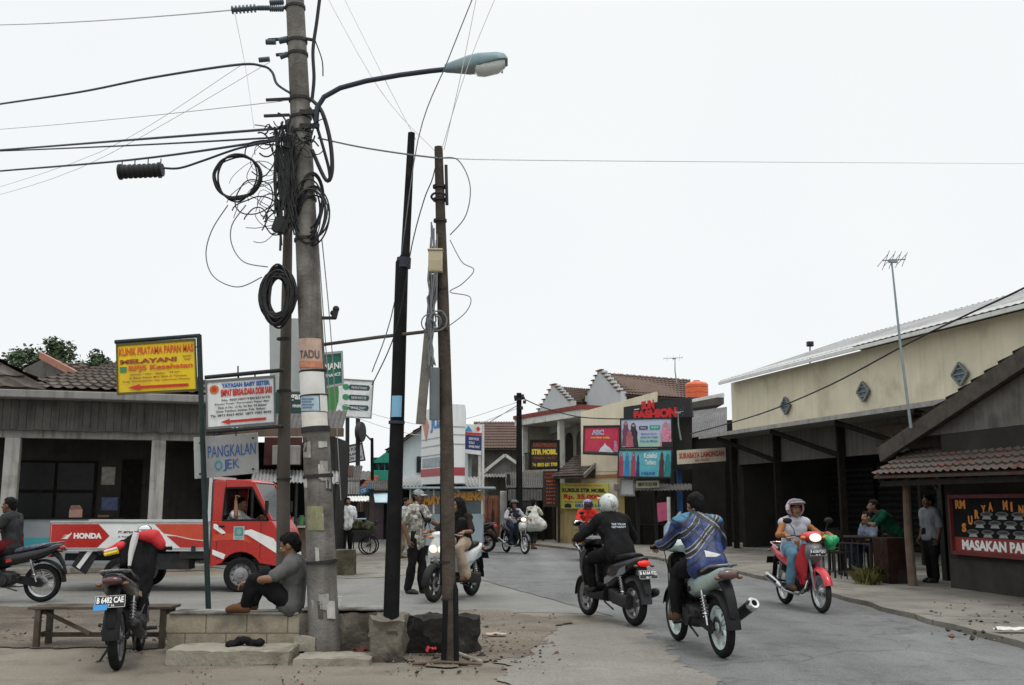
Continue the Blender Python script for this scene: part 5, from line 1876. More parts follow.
def table(label, c, w, d, h, m, rz=0.0, group=None):
    t = empty('table', label, 'table', c, rz, group)
    MB().box((0, 0, h - 0.02), (w, d, 0.035)).part('table_top', m, t, local=True, bevel=0.006)
    for sx in (-1, 1):
        for sy in (-1, 1):
            MB().bar((sx * (w / 2 - 0.06), sy * (d / 2 - 0.06), 0), (sx * (w / 2 - 0.06), sy * (d / 2 - 0.06), h - 0.038), 0.04).part('leg', m, t, local=True)
    return t


def chair(label, c, rz, m, group=None):
    t = empty('chair', label, 'chair', c, rz, group)
    MB().box((0, 0, 0.44), (0.4, 0.4, 0.035)).part('seat', m, t, local=True, bevel=0.008)
    for sx in (-1, 1):
        for sy in (-1, 1):
            MB().bar((sx * 0.17, sy * 0.17, 0), (sx * 0.17, sy * 0.17, 0.422), 0.035).part('leg', m, t, local=True)
    mb = MB()
    for sy in (-1, 1):
        mb.bar((-0.18, sy * 0.17, 0.46), (-0.22, sy * 0.17, 0.88), 0.03)
    mb.box((-0.215, 0, 0.8), (0.025, 0.36, 0.14))
    mb.box((-0.2, 0, 0.62), (0.02, 0.36, 0.06))
    mb.part('backrest', m, t, local=True)
    return t


table('dark wooden table in the forecourt behind the low railing', V((6.85, 20.6, 0.07)), 1.3, 0.7, 0.74, M_DARKWOOD, rad(80))
table('dark wooden table deeper in shade under the long building canopy', V((8.1, 22.2, 0.07)), 1.2, 0.7, 0.74, M_DARKWOOD, rad(70))
chair('dark wooden chair nearest the low railing', V((6.45, 20.0, 0.07)), rad(40), M_DARKWOOD, 'forecourt chairs')
chair('dark wooden chair beyond the forecourt table', V((7.0, 21.7, 0.07)), rad(-60), M_DARKWOOD, 'forecourt chairs')

# ================================================================== GREENERY
M_LEAF = NT('leaf_green')
_c = M_LEAF.ramp(M_LEAF.noise(1.6, 3), [(0.3, (0.022, 0.045, 0.018)), (0.55, (0.045, 0.08, 0.03)), (0.75, (0.08, 0.115, 0.045))])
M_LEAF.color(M_LEAF.scale(_c, M_LEAF.mrange(M_LEAF.noise(25, 1), 0.3, 0.7, 0.7, 1.3)))
M_LEAF.rough(0.65)
M_LEAF = M_LEAF.m
M_BARK = mat('bark', (0.07, 0.055, 0.042), 0.95, var=0.3, scale=6, bump=0.7, bscale=25)


def tree(label, base, h, cr, ch, nleaf, seed, leaf=0.16, group=None):
    rn = random.Random(seed)
    t = empty('tree', label, 'tree', base, 0, group)
    mb = MB()
    top = V((rn.uniform(-0.2, 0.2), rn.uniform(-0.2, 0.2), h - ch * 0.4))
    mb.tube([V((0, 0, -0.1)), V((0.05, 0.02, h * 0.3)), top * 0.7 + V((0, 0.05, 0)), top], [0.16, 0.13, 0.09, 0.04], 9)
    clumps = []
    for i in range(16):
        a, u, q = rn.uniform(0, 2 * PI), rn.uniform(-1, 1), rn.uniform(0.35, 1)
        c = V((math.cos(a) * cr * q * math.sqrt(1 - u * u * 0.7), math.sin(a) * cr * q * math.sqrt(1 - u * u * 0.7), h - ch / 2 + u * ch / 2 * q))
        clumps.append((c, rn.uniform(0.25, 0.5) * cr))
        s = top * rn.uniform(0.55, 1)
        mb.tube([s, s.lerp(c, 0.5) + V((0, 0, 0.1)), c], [0.045, 0.03, 0.012], 6)
    mb.part('trunk', M_BARK, t, local=True)
    lf = MB()
    vs, fs = [], []
    for i in range(nleaf):
        c, r = clumps[rn.randrange(len(clumps))]
        d = V((rn.gauss(0, 1), rn.gauss(0, 1), rn.gauss(0, 0.8))).normalized() * r * rn.uniform(0.3, 1.05)
        p = c + d
        x = V((rn.uniform(-1, 1), rn.uniform(-1, 1), rn.uniform(-0.6, 0.4))).normalized()
        y = x.cross(V((rn.uniform(-1, 1), rn.uniform(-1, 1), rn.uniform(-1, 1)))).normalized()
        L = leaf * rn.uniform(0.6, 1.25)
        o = len(vs)
        vs += [p - x * L / 2, p + y * L * 0.25, p + x * L / 2, p - y * L * 0.25]
        fs.append((o, o + 1, o + 2, o + 3))
    lf.add(vs, fs)
    lf.part('crown', M_LEAF, t, local=True)
    return t


tree('round leafy tree showing above the left roofs, nearer the picture edge', V((P(45, 400, 40).x, 40, 0)), 8.0, 1.25, 2.2, 4200, 3, 0.2)
tree('round leafy tree just behind the left shop house ridge', V((P(92, 400, 42).x, 42, 0)), 8.2, 0.95, 2.0, 3200, 8, 0.2)
tree('low tree barely rising over the roofs near the salmon verge', V((P(68, 400, 43).x, 43, 0)), 7.4, 1.2, 1.5, 2200, 12, 0.2)


def tuft(label, c, n, h, spread, seed, m):
    rn = random.Random(seed)
    mb = MB()
    for i in range(n):
        a = rn.uniform(0, 2 * PI)
        b = V((rn.gauss(0, spread * 0.4), rn.gauss(0, spread * 0.4), 0))
        d = V((math.cos(a), math.sin(a), 0))
        hh = h * rn.uniform(0.5, 1.1)
        w = d.cross(Z) * rn.uniform(0.006, 0.012)
        p1, p2 = b + d * spread * 0.4 + Z * hh * 0.7, b + d * spread * rn.uniform(0.6, 1.2) + Z * hh * rn.uniform(0.6, 1)
        o = [b - w, b + w, p1 + w * 0.8, p2, p1 - w * 0.8]
        mb.add([V(c) + q for q in o], [(0, 1, 2, 3, 4)])
    mb.thing('grass_tuft', m, label, 'plant')


tuft('yellowish tuft of grass beside the brick pier', G(868, 584, 0.07), 170, 0.34, 0.2, 2, mat('dry_grass', (0.20, 0.20, 0.075), 0.8, var=0.4, scale=8))

# ================================================================== LOW WALL AND SLABS
M_TILEWALL = NT('yellow_wall_tile')
_b = M_TILEWALL.node('TexBrick')
_b.offset = 0.5
_b.inputs['Color1'].default_value = (0.37, 0.31, 0.21, 1)
_b.inputs['Color2'].default_value = (0.32, 0.285, 0.215, 1)
_b.inputs['Mortar'].default_value = (0.15, 0.125, 0.095, 1)
_b.inputs['Scale'].default_value = 1.0
_b.inputs['Mortar Size'].default_value = 0.007
_b.inputs['Brick Width'].default_value = 0.4
_b.inputs['Row Height'].default_value = 0.2
_mp = M_TILEWALL.node('Mapping')
_mp.inputs['Rotation'].default_value = (rad(90), 0, 0)
M_TILEWALL.link(M_TILEWALL.tc.outputs['Object'], _mp.inputs[0])
M_TILEWALL.link(_mp.outputs[0], _b.inputs['Vector'])
_c = M_TILEWALL.mix(M_TILEWALL.mrange(M_TILEWALL.noise(3.4, 6), 0.42, 0.66, 0, 0.8), _b.outputs[0], (0.10, 0.085, 0.065))
M_TILEWALL.color(_c)
M_TILEWALL.rough(0.8)
M_TILEWALL.bump(M_TILEWALL.noise(30, 5), 0.4)
M_TILEWALL = M_TILEWALL.m
M_ROUGHWALL = mat('rough_cement', (0.155, 0.138, 0.112), 0.95, var=0.3, scale=5, dirt=(0.045, 0.04, 0.035), dscale=3.2, dlo=0.45, dhi=0.66, bump=0.9, bscale=22)
M_SOOT = mat('soot_cement', (0.028, 0.026, 0.024), 0.95, var=0.5, scale=6, dirt=(0.12, 0.105, 0.085), dscale=4.5, dlo=0.58, dhi=0.72, bump=0.9, bscale=22)
M_PALESTONE = mat('pale_stone', (0.30, 0.275, 0.225), 0.92, var=0.2, scale=4, dirt=(0.13, 0.115, 0.09), dscale=3.0, bump=0.6, bscale=26)


def rough_block(mb, a, b, y0, y1, z0, z1, amp=0.02, res=0.07, seed=0.0):
    """masonry block between x a..b with uneven faces"""
    nx, ny, nz = [max(1, int(abs(d) / res)) for d in (b - a, y1 - y0, z1 - z0)]
    base = len(mb.v)
    bm = bmesh.new()
    idx = {}

    def vert(i, j, k):
        if (i, j, k) not in idx:
            p = V((a + (b - a) * i / nx, y0 + (y1 - y0) * j / ny, z0 + (z1 - z0) * k / nz))
            d = V((noise.noise(p * 6 + V((seed, 0, 0))), noise.noise(p * 6 + V((0, seed + 9, 0))), noise.noise(p * 6 + V((5, 0, seed)))))
            d2 = noise.noise(p * 17 + V((seed, 2, 1))) * 0.5
            idx[i, j, k] = bm.verts.new(p + (d + V((d2, d2, d2))) * amp)
        return idx[i, j, k]
    for i in range(nx):
        for j in range(ny):
            for k in (0, nz):
                bm.faces.new([vert(i, j, k), vert(i + 1, j, k), vert(i + 1, j + 1, k), vert(i, j + 1, k)])
    for i in range(nx):
        for k in range(nz):
            for j in (0, ny):
                bm.faces.new([vert(i, j, k), vert(i + 1, j, k), vert(i + 1, j, k + 1), vert(i, j, k + 1)])
    for j in range(ny):
        for k in range(nz):
            for i in (0, nx):
                bm.faces.new([vert(i, j, k), vert(i, j + 1, k), vert(i, j + 1, k + 1), vert(i, j, k + 1)])
    bm.verts.index_update()
    mb.add([v.co.copy() for v in bm.verts], [tuple(v.index for v in f.verts) for f in bm.faces])
    bm.free()
    return mb


lw = empty('low_wall', 'low roadside wall clad in yellowish tiles then bare stained cement, under the poles', 'wall', V((-2.0, 10.3, 0)))
xA, xB, xC, xD = P(168, 610, 10.12).x, P(300, 610, 10.12).x, P(392, 610, 10.12).x, P(478, 610, 10.12).x
rough_block(MB(), xA, xB, 10.12, 10.42, -0.03, 0.375, 0.006, 0.08).part('tiled_section', M_TILEWALL, lw)
rough_block(MB(), xB + 0.004, xC, 10.10, 10.46, -0.03, 0.40, 0.026, 0.05, 3).part('cement_section', M_ROUGHWALL, lw)
rough_block(MB(), xC + 0.004, xD, 10.06, 10.42, -0.03, 0.345, 0.05, 0.045, 5).part('sooty_section', M_SOOT, lw)
mb = MB()
for a, b in ((xA + 0.02, xB - 0.01),):
    mb.box(((a + b) / 2, 10.27, 0.388), (b - a, 0.34, 0.022))
mb.box(((xB + xC) / 2, 10.28, 0.425), (xC - xB - 0.04, 0.36, 0.02))
mb.part('coping', mat('coping_pale', (0.26, 0.25, 0.23), 0.85, var=0.35, scale=6, dirt=(0.06, 0.055, 0.05), dlo=0.45, dhi=0.6, bump=0.4), lw, bevel=0.006)
mb = MB()
rough_block(mb, P(176, 648, 9.75).x, P(296, 648, 9.75).x, 9.45, 9.98, 0.0, 0.125, 0.018, 0.07, 1)
mb.thing('concrete_slab', M_PALESTONE, 'long pale concrete slab lying before the tiled wall', 'slab')
mb = MB()
rough_block(mb, P(298, 650, 9.6).x, P(372, 650, 9.6).x, 9.4, 9.95, -0.02, 0.06, 0.025, 0.07, 12)
mb.thing('concrete_slab', M_PALESTONE, 'low broken concrete slab before the bare cement wall', 'slab')
mb = MB()
rough_block(mb, P(295, 634, 9.95).x, P(316, 634, 9.95).x, 9.9, 10.06, 0.06, 0.19, 0.012, 0.05, 15)
mb.thing('stone_block', M_PALESTONE, 'small pale stone block against the foot of the concrete pole', 'stone')
mb = MB()
rough_block(mb, P(372, 640, 9.75).x, P(404, 640, 9.75).x, 9.6, 9.98, -0.02, 0.40, 0.055, 0.045, 7)
mb.thing('pole_footing', M_ROUGHWALL, 'rough cement footing block at the base of the dark pole', 'footing')
# dark rag on the slab
mb = MB()
for i in range(5):
    ball(mb, V((P(232 + i * 7, 634, 9.8).x, 9.78 + 0.03 * (i % 2), 0.14 + 0.02 * (i % 3))), (0.055, 0.06, 0.035 + 0.012 * (i % 2)))
fuse(mb, 0.012, 3, 0.014, 20, 4).thing('crumpled_cloth', mat('black_cloth', (0.015, 0.014, 0.014), 0.95, var=0.3), 'crumpled black cloth lying on the long concrete slab', 'cloth')
# cup on the wall
cu = MB()
cu.lathe([(0.032, 0), (0.044, 0.1), (0.046, 0.102), (0.041, 0.1), (0.03, 0.006), (0.001, 0.006)], V((P(337, 600, 10.22).x, 10.22, 0.437)), Z, 18)
cu.thing('plastic_cup', mat('cup_white', (0.66, 0.66, 0.62), 0.35, var=0.05), 'white plastic cup standing on the wall beside the concrete pole', 'cup')

# rubble and grit round the pole feet: uncountable
mb = MB()
rn = random.Random(5)


def pebble(mb, c, s):
    a, b, d = [s * rn.uniform(0.6, 1.2) for _ in range(3)]
    rot = Matrix.Rotation(rn.uniform(0, 6), 3, 'Z') @ Matrix.Rotation(rn.uniform(-0.5, 0.5), 3, 'X')
    pts = []
    for x, y, z in ((1, 0, 0), (-1, 0, 0), (0, 1, 0), (0, -1, 0), (0, 0, 0.7), (0, 0, -0.7)):
        p = V((x * a, y * b, z * d)) * rn.uniform(0.75, 1.2)
        pts.append(V(c) + rot @ p)
    mb.add(pts, [(0, 2, 4), (2, 1, 4), (1, 3, 4), (3, 0, 4), (2, 0, 5), (1, 2, 5), (3, 1, 5), (0, 3, 5)], rn.choice((0, 0, 1, 1, 2)))


for i in range(620):
    t = rn.random()
    x = rn.gauss(446, 34) if t < 0.75 else rn.uniform(380, 560)
    y = rn.gauss(645, 11) if t < 0.75 else rn.uniform(612, 662)
    if y < 608 or y > 676:
        continue
    pebble(mb, G(x, y, 0.02), abs(rn.gauss(0.010, 0.011)) + 0.005)
for i in range(520):
    x, y = rn.uniform(-20, 175), rn.uniform(609, 648)
    if noise.noise(V((x * 0.03, y * 0.09, 2))) < 0.08:
        continue
    pebble(mb, G(x, y, 0.015), abs(rn.gauss(0.012, 0.01)) + 0.005)
for i in range(700):
    x, y = rn.uniform(0, 640), rn.uniform(650, 690)
    if noise.noise(V((x * 0.012, y * 0.06, 5))) < 0.2:
        continue
    pebble(mb, G(x, y, 0.012), abs(rn.gauss(0.006, 0.004)) + 0.003)
for i in range(70):
    pebble(mb, G(rn.uniform(930, 1040), rn.uniform(600, 640), 0.08), abs(rn.gauss(0.01, 0.012)) + 0.006)
mb.thing('rubble', [mat('pebble_grey', (0.17, 0.155, 0.13), 0.9, var=0.3), mat('pebble_dark', (0.05, 0.045, 0.04), 0.9, var=0.3), mat('pebble_red', (0.17, 0.09, 0.06), 0.9, var=0.3)], 'loose rubble and grit scattered round the pole feet and dirt lot', 'rubble', kind='stuff')


def litter(label, c, w, d, seed, m, cat='litter', name='litter', zs=0.02):
    def fn(u, v):
        p = V(((u - 0.5) * w, (v - 0.5) * d, 0))
        return V(c) + p + Z * (0.008 + zs * (1 + noise.noise(V((u * 3 + seed, v * 3, seed)))))
    MB().grid(fn, 8, 6, 0.002).thing(name, m, label, cat)


M_PAPER = mat('litter_white', (0.6, 0.6, 0.56), 0.8, var=0.15)
litter('white plastic scrap on the right forecourt near the picture edge', G(1012, 633, 0.07), 0.34, 0.14, 1, M_PAPER, zs=0.04)
litter('pale flattened scrap on the dirt right of the wooden pole', G(496, 636, 0.02), 0.22, 0.13, 2, mat('litter_beige', (0.42, 0.33, 0.27), 0.8, var=0.15))
litter('small white scrap among the rubble below the wooden pole', G(452, 661, 0.02), 0.1, 0.05, 3, M_PAPER)
litter('white scrap on the slab below the bare cement wall', G(353, 640, 0.06), 0.15, 0.08, 4, M_PAPER)
litter('red wrapper in the rubble between the two thin poles', G(431, 655, 0.02), 0.1, 0.09, 5, M_REDPAINT, zs=0.05)
litter('dark red rag at the left end of the cement footing block', G(361, 655, 0.02), 0.16, 0.1, 6, mat('rag_red', (0.12, 0.04, 0.03), 0.9), zs=0.04)
mb = MB()
mb.tube([G(412, 664, 0.02), G(440, 662, 0.035), G(482, 664, 0.02)], 0.014, 7)
mb.thing('stick', M_WOOD, 'thin broken stick lying on the dirt in front of the wooden pole', 'stick')
mb = MB()
mb.tube([G(455, 652, 0.03), G(470, 658, 0.04), G(482, 662, 0.025)], 0.018, 7)
mb.thing('stick', M_PALESTONE, 'short pale stick in the rubble right of the wooden pole', 'stick')

# ================================================================== BENCH
M_BENCH = mat('bench_wood', (0.075, 0.06, 0.046), 0.9, var=0.4, scale=5, bump=0.4, bscale=40, dirt=(0.13, 0.12, 0.10))
bc = empty('bench', 'rough wooden bench behind the parked motorcycle', 'bench', G(98, 640))
D0 = 10.55
xl, xr = P(30, 608, D0).x, P(172, 612, D0).x
mb = MB()
for k in range(3):
    mb.box(((xl + xr) / 2 + 0.01 * k, D0 + 0.115 * k, 0.4), (xr - xl - 0.02 * k, 0.108, 0.028))
mb.part('seat', M_BENCH, bc, bevel=0.005)
for x in (xl + 0.1, xr - 0.08):
    for y in (D0 - 0.02, D0 + 0.25):
        MB().bar((x, y, 0), (x, y, 0.385), 0.055, 0.05, (0, 1, 0)).part('leg', M_BENCH, bc)
mb = MB()
mb.bar((xl + 0.1, D0 + 0.115, 0.12), (xr - 0.08, D0 + 0.115, 0.12), 0.03, 0.045)
for x in (xl + 0.1, xr - 0.08):
    mb.bar((x, D0 - 0.02, 0.13), (x, D0 + 0.25, 0.13), 0.03, 0.04)
    mb.bar((x, D0 - 0.02, 0.35), (x, D0 + 0.25, 0.35), 0.03, 0.04)
mb.bar((xl + 0.13, D0 + 0.03, 0.36), (xl + 0.62, D0 + 0.03, 0.14), 0.03, 0.035)
mb.part('stretcher', M_BENCH, bc)

# ================================================================== POLES
M_POLE = mat('pole_concrete', (0.205, 0.195, 0.18), 0.92, var=0.25, scale=5, dirt=(0.065, 0.058, 0.05), dscale=2.6, dlo=0.42, dhi=0.66, streak=0.5, bump=0.5, bscale=35)
M_POLEIRON = mat('pole_iron', (0.012, 0.012, 0.013), 0.75, 0.2, var=0.35, scale=6, dirt=(0.055, 0.04, 0.03), dscale=2.5, dlo=0.58, dhi=0.8)
M_POLEWOOD = mat('pole_wood', (0.07, 0.056, 0.046), 0.9, var=0.35, scale=7, dirt=(0.10, 0.085, 0.07), dscale=2.5, bump=0.6, bscale=30, streak=0.3)
M_STEELPOLE = mat('old_steel_pole', (0.11, 0.10, 0.088), 0.8, 0.2, var=0.25, scale=4, dirt=(0.06, 0.045, 0.035), streak=0.4)
M_CABLE = mat('black_cable', (0.012, 0.012, 0.014), 0.6, var=0.2, scale=10)
M_CABLE_BLUE = mat('blue_black_cable', (0.022, 0.03, 0.045), 0.6, var=0.2, scale=10)
M_WIREGREY = mat('grey_wire', (0.16, 0.165, 0.175), 0.7, var=0.1)
M_WIREGLARE = mat('skyglare_wire', (0.55, 0.56, 0.57), 0.7, var=0.1)  # glare of the bright sky on thin wires, put into their colour


def lerp_pts(px, D, n=24):
    """points of a straight or bent pole through picture points at depth D"""
    return [P(x, y, D) for x, y in px]


up = empty('utility_pole', 'thick leaning concrete utility pole wrapped in posters and steel bands', 'pole', V((P(325, 640, 10.05).x, 10.05, 0)))
DP = 10.05
b0, b1 = V((P(326, 640, DP).x, DP, -0.1)), P(292, -60, DP)
ax = (b1 - b0).normalized()


def on_pole(y):
    """axis point of the concrete pole at picture row y"""
    t = (640 - y) / 700
    return P(326 + (292 - 326) * t, y, DP)


MB().tube([b0, on_pole(450), on_pole(250), b1], [0.152, 0.135, 0.115, 0.092], 26).part('shaft', M_POLE, up)


def prad(y):
    t = (640 - y) / 700
    return 0.152 + (0.092 - 0.152) * t + 0.001


def wrap(y0, y1, a0, a1, lift=0.004, n=14, k=6):
    """sheet wrapped on the pole between rows y0..y1 and angles (0 = towards the camera)"""
    mb = MB()

    def fn(u, v):
        c = on_pole(y0 + (y1 - y0) * v)
        a = rad(a0 + (a1 - a0) * u)
        r = prad(y0 + (y1 - y0) * v) + lift + 0.003 * noise.noise(V((u * 4, v * 4, y0)))
        return c + V((math.sin(a) * r, -math.cos(a) * r, 0))
    mb.grid(fn, n, k, 0.002)
    return mb, fn


M_PAPERS = [mat('paper_salmon', (0.50, 0.36, 0.29), 0.8, var=0.25, scale=12), mat('paper_white', (0.72, 0.72, 0.70), 0.8, var=0.08, scale=8, dirt=(0.5, 0.49, 0.46)), mat('paper_blue', (0.40, 0.49, 0.55), 0.8, var=0.12, scale=10), mat('paper_cream', (0.66, 0.64, 0.58), 0.8, var=0.15, scale=9), mat('paper_moss', (0.22, 0.22, 0.13), 0.85, var=0.25, scale=9)]
pw = [('top salmon poster with the word TADU on the concrete pole', 340, 371, -62, 58, 0), ('blank white poster below the salmon one on the concrete pole', 373, 396, -70, 64, 1),
      ('pale blue poster at mid height on the concrete pole', 397, 412, -66, 30, 2), ('torn white strip beside the pale blue poster on the pole', 394, 412, 34, 76, 1),
      ('large cream poster low on the concrete pole above the black band', 413, 431, -62, 70, 3), ('mossy yellow poster lowest on the concrete pole', 506, 530, -46, 24, 4)]
for lb, y0, y1, a0, a1, k in pw:
    mb, fn = wrap(y0, y1, a0, a1)
    o = mb.part('sheet', M_PAPERS[k], empty('poster', lb, 'poster', on_pole(y1), 0, 'posters on the concrete pole'))
    if k == 0:
        vs, fs = glyphs('TADU', 0.02)
        t = MB()
        r2 = lambda x, y: on_pole(352 + 8 * (1 - y)) + V((math.sin(rad(-48 + 90 * x)), -math.cos(rad(-48 + 90 * x)), 0)) * (prad(356) + 0.013)
        t.add([r2(x, y) for x, y in vs], fs)
        t.part('lettering', mat('ink_grey', (0.12, 0.11, 0.11), 0.8), o.parent)
        t, _ = wrap(362.5, 369, -58, 54, 0.011)
        t.part('colour_bar', mat('bar_orange', (0.5, 0.22, 0.14), 0.8, var=0.2, scale=20), o.parent)
    if k == 2:
        t = MB()
        for q in range(4):
            t2, _ = wrap(399.5 + 2.8 * q, 400.7 + 2.8 * q, -50, 8 - 9 * (q % 2), 0.009)
            t.add(t2.v, t2.f)
        t.part('print_lines', mat('ink_blue', (0.14, 0.24, 0.36), 0.8), o.parent)
for y, h in ((432, 5), (396.5, 1.2), (478, 3.5), (372, 1.2), (563, 3)):
    mb = MB()
    c0, c1 = on_pole(y), on_pole(y - h)
    mb.tube([c0, c1], [prad(y) + 0.012] * 2, 26)
    mb.part('steel_band', M_IRON, up)
rq = random.Random(21)
for i in range(15):
    y = rq.uniform(438, 600)
    a = rq.uniform(-70, 50)
    mb, _ = wrap(y, y + rq.uniform(5, 20), a, a + rq.uniform(12, 45), 0.003, 6, 4)
    for v_ in mb.v:
        v_.z += 0.02 * noise.noise(v_ * 14)
    mb.part('paper_scrap', rq.choice((mat('scrap_pale', (0.42, 0.41, 0.38), 0.9, var=0.25, scale=12), mat('scrap_grey', (0.30, 0.29, 0.27), 0.9, var=0.3, scale=14), mat('scrap_dark', (0.08, 0.075, 0.068), 0.9, var=0.3, scale=14))), up)
# hardware near the top
mb = MB()
for (x, y, dx, L) in ((270, 9, -1, 0.3), (268, 40, -1, 0.16), (276, 55, -1, 0.14), (306, 40, 1, 0.12), (266, 100, -1, 0.16), (264, 116, -1, 0.16)):
    a = on_pole(y)
    MB().bar(a + V((dx * prad(y), -0.03, 0)), P(x if dx < 0 else 313, y, DP - 0.03), 0.03, 0.025).part('bracket', M_IRON, up)
for y in (8, 42, 55, 100, 118, 133, 200, 240):
    MB().tube([on_pole(y + 1.4), on_pole(y - 1.4)], [prad(y) + 0.01] * 2, 22).part('steel_band', M_IRON, up)
M_CERAMIC = mat('insulator', (0.06, 0.09, 0.11), 0.3, var=0.2)


def insulator_px(pts, r, parent):
    mb = MB()
    a, b = P(*pts[0], DP - 0.03), P(*pts[1], DP - 0.03)
    n = 7
    prof = []
    for i in range(n):
        h = (b - a).length * i / n
        prof += [(r, h), (r, h + 0.012), (r * 0.55, h + 0.014), (r * 0.55, h + (b - a).length / n - 0.002)]
    mb.lathe([(0.001, 0)] + prof + [(0.001, (b - a).length)], a, b - a, 12)
    return mb.part('insulator', M_CERAMIC, parent)


for pts, r in ((((232, 10), (258, 8)), 0.045), (((258, 8), (270, 8)), 0.028), (((270, 3), (284, 2)), 0.035), (((270, 9), (284, 9)), 0.03), (((266, 42), (276, 42)), 0.03), (((279, 41), (288, 39)), 0.035), (((280, 57), (288, 54)), 0.03), (((259, 60), (270, 59)), 0.028)):
    insulator_px(pts, r, up)
mb = MB()
mb.bar(on_pole(318) + V((0.1, 0, 0)), P(336, 318, DP), 0.03, 0.03)
mb.bar(P(334, 318, DP), P(336, 310, DP), 0.05, 0.05)
mb.ell(P(336, 309, DP), 0.035)
mb.ell(P(333, 313, DP), 0.03)
mb.part('side_clamp', M_IRON, up)

# steel pole just left of it
sp = empty('steel_pole', 'slim grey steel pole standing just left of the thick concrete pole', 'pole', V((P(283, 640, 10.6).x, 10.6, 0)))
MB().tube([V((P(283, 640, 10.6).x, 10.6, -0.05)), P(283.5, 470, 10.6), P(286, 330, 10.6), P(290, 120, 10.6)], [0.072, 0.068, 0.058, 0.04], 18).part('shaft', M_STEELPOLE, sp)
for y in (392, 480, 340):
    MB().tube([P(284, y, 10.6), P(284, y - 2, 10.6)], [0.078] * 2, 18).part('steel_band', M_IRON, sp)
# grey sheet board between / behind the two poles, and dark green shop sign
M_BACKGREY = mat('back_of_sign', (0.36, 0.39, 0.39), 0.6, var=0.1, scale=3, streak=0.15)
gs = MB()
panel(gs, P(269, 318, 12.5), P(301, 318, 12.5), P(301, 392, 12.5), P(270, 392, 12.5), 0.05)
gs.thing('sign_board', M_BACKGREY, 'blank grey board seen from behind between the steel and concrete poles', 'sign', bevel=0.008)


def sign(name, label, corners, D, th, base, texts, posts=(), frame=None, cat='sign', group=None, base_loc=None, fw=0.02, extra=None):
    """flat sign: corners tl, tr, br, bl in the picture at depth D (number or 4 depths);
    texts: (text or shape, u0, v0, u1, v1, material[, bold]); posts: pixel bar lists"""
    Ds = D if isinstance(D, (tuple, list)) else (D,) * 4
    tl, tr, br, bl = [P(x, y, d) for (x, y), d in zip(corners, Ds)]
    root = empty(name, label, cat, base_loc or (bl.lerp(br, 0.5)), 0, group)
    pn = panel(MB(), tl, tr, br, bl, th).part('sign_panel', base, root, bevel=0.003)
    f = Face(tl, tr, bl, 0.004)
    # bilinear placement so that slightly skewed boards keep their print inside
    kx = br - tr - (bl - tl)
    f.at = lambda u, v, h=0.0: f.o + f.r * u + f.d * v + kx * u * v + f.n * h
    for k_, it in enumerate(texts):
        s, u0, v0, u1, v1, m = it[:6]
        mb = MB()
        h = (it[7] if len(it) > 7 else 0.001) + 0.0009 * k_ * (0.4 + max(Ds) / 25)
        if isinstance(s, str):
            f.text(mb, s, u0, v0, u1, v1, bold=it[6] if len(it) > 6 else 0.02, h=h + 0.002)
        elif s == 0:
            f.rect(mb, u0, v0, u1, v1, h=h)
        elif s == 1:
            f.disc(mb, (u0 + u1) / 2, (v0 + v1) / 2, (u1 - u0) / 2, (v1 - v0) / 2, h=h)
        else:
            f.poly(mb, [(u0 + (u1 - u0) * a, v0 + (v1 - v0) * b) for a, b in s], h=h)
        mb.part('lettering' if isinstance(s, str) else 'print', m, pn)
    if frame:
        mb = MB()
        cs = [tl, tr, br, bl]
        for i in range(4):
            a, b = cs[i], cs[(i + 1) % 4]
            d = (b - a).normalized() * fw * 0.5
            mb.bar(a - d + f.n * 0.004, b + d + f.n * 0.004, fw, fw + 0.012, f.n if i % 2 else None)
        mb.part('frame', frame, root)
    for pts, r, m in posts:
        mb = MB()
        mb.tube([P(*q) for q in pts], r, 10)
        mb.part('post', m, root)
    return root, f


ARROW = [(0, 0.5), (0.2, 0), (0.2, 0.28), (1, 0.28), (1, 0.72), (0.2, 0.72), (0.2, 1)]
I_RED = mat('ink_red', (0.52, 0.03, 0.02), 0.6, var=0.08)
I_ORANGE = mat('ink_warm', (0.60, 0.10, 0.02), 0.6, var=0.08)
I_BROWN = mat('ink_maroon', (0.30, 0.06, 0.02), 0.6, var=0.08)
I_BLACK = mat('ink_black', (0.02, 0.02, 0.022), 0.6, var=0.08)
I_BLUE = mat('ink_royal', (0.03, 0.12, 0.40), 0.6, var=0.08)
I_WHITE = WHITE_INK
I_GREEN = mat('ink_green', (0.04, 0.24, 0.10), 0.6, var=0.08)
I_YELLOW = mat('ink_yellow', (0.66, 0.50, 0.03), 0.6, var=0.08)
B_YELLOW = mat('board_yellow', (0.78, 0.55, 0.008), 0.5, var=0.08, scale=2, dirt=(0.55, 0.40, 0.03), dscale=1.5, streak=0.1)
B_WHITE = mat('board_white', (0.72, 0.74, 0.74), 0.5, var=0.05, scale=2, dirt=(0.5, 0.5, 0.48), dscale=2, streak=0.14)
B_GREYWHITE = mat('board_greywhite', (0.41, 0.42, 0.415), 0.6, var=0.14, scale=5, dirt=(0.24, 0.23, 0.21), dscale=4, dlo=0.5, dhi=0.75)
M_SIGNPOST = mat('signpost_green', (0.02, 0.035, 0.035), 0.6, 0.3, var=0.3, scale=8)

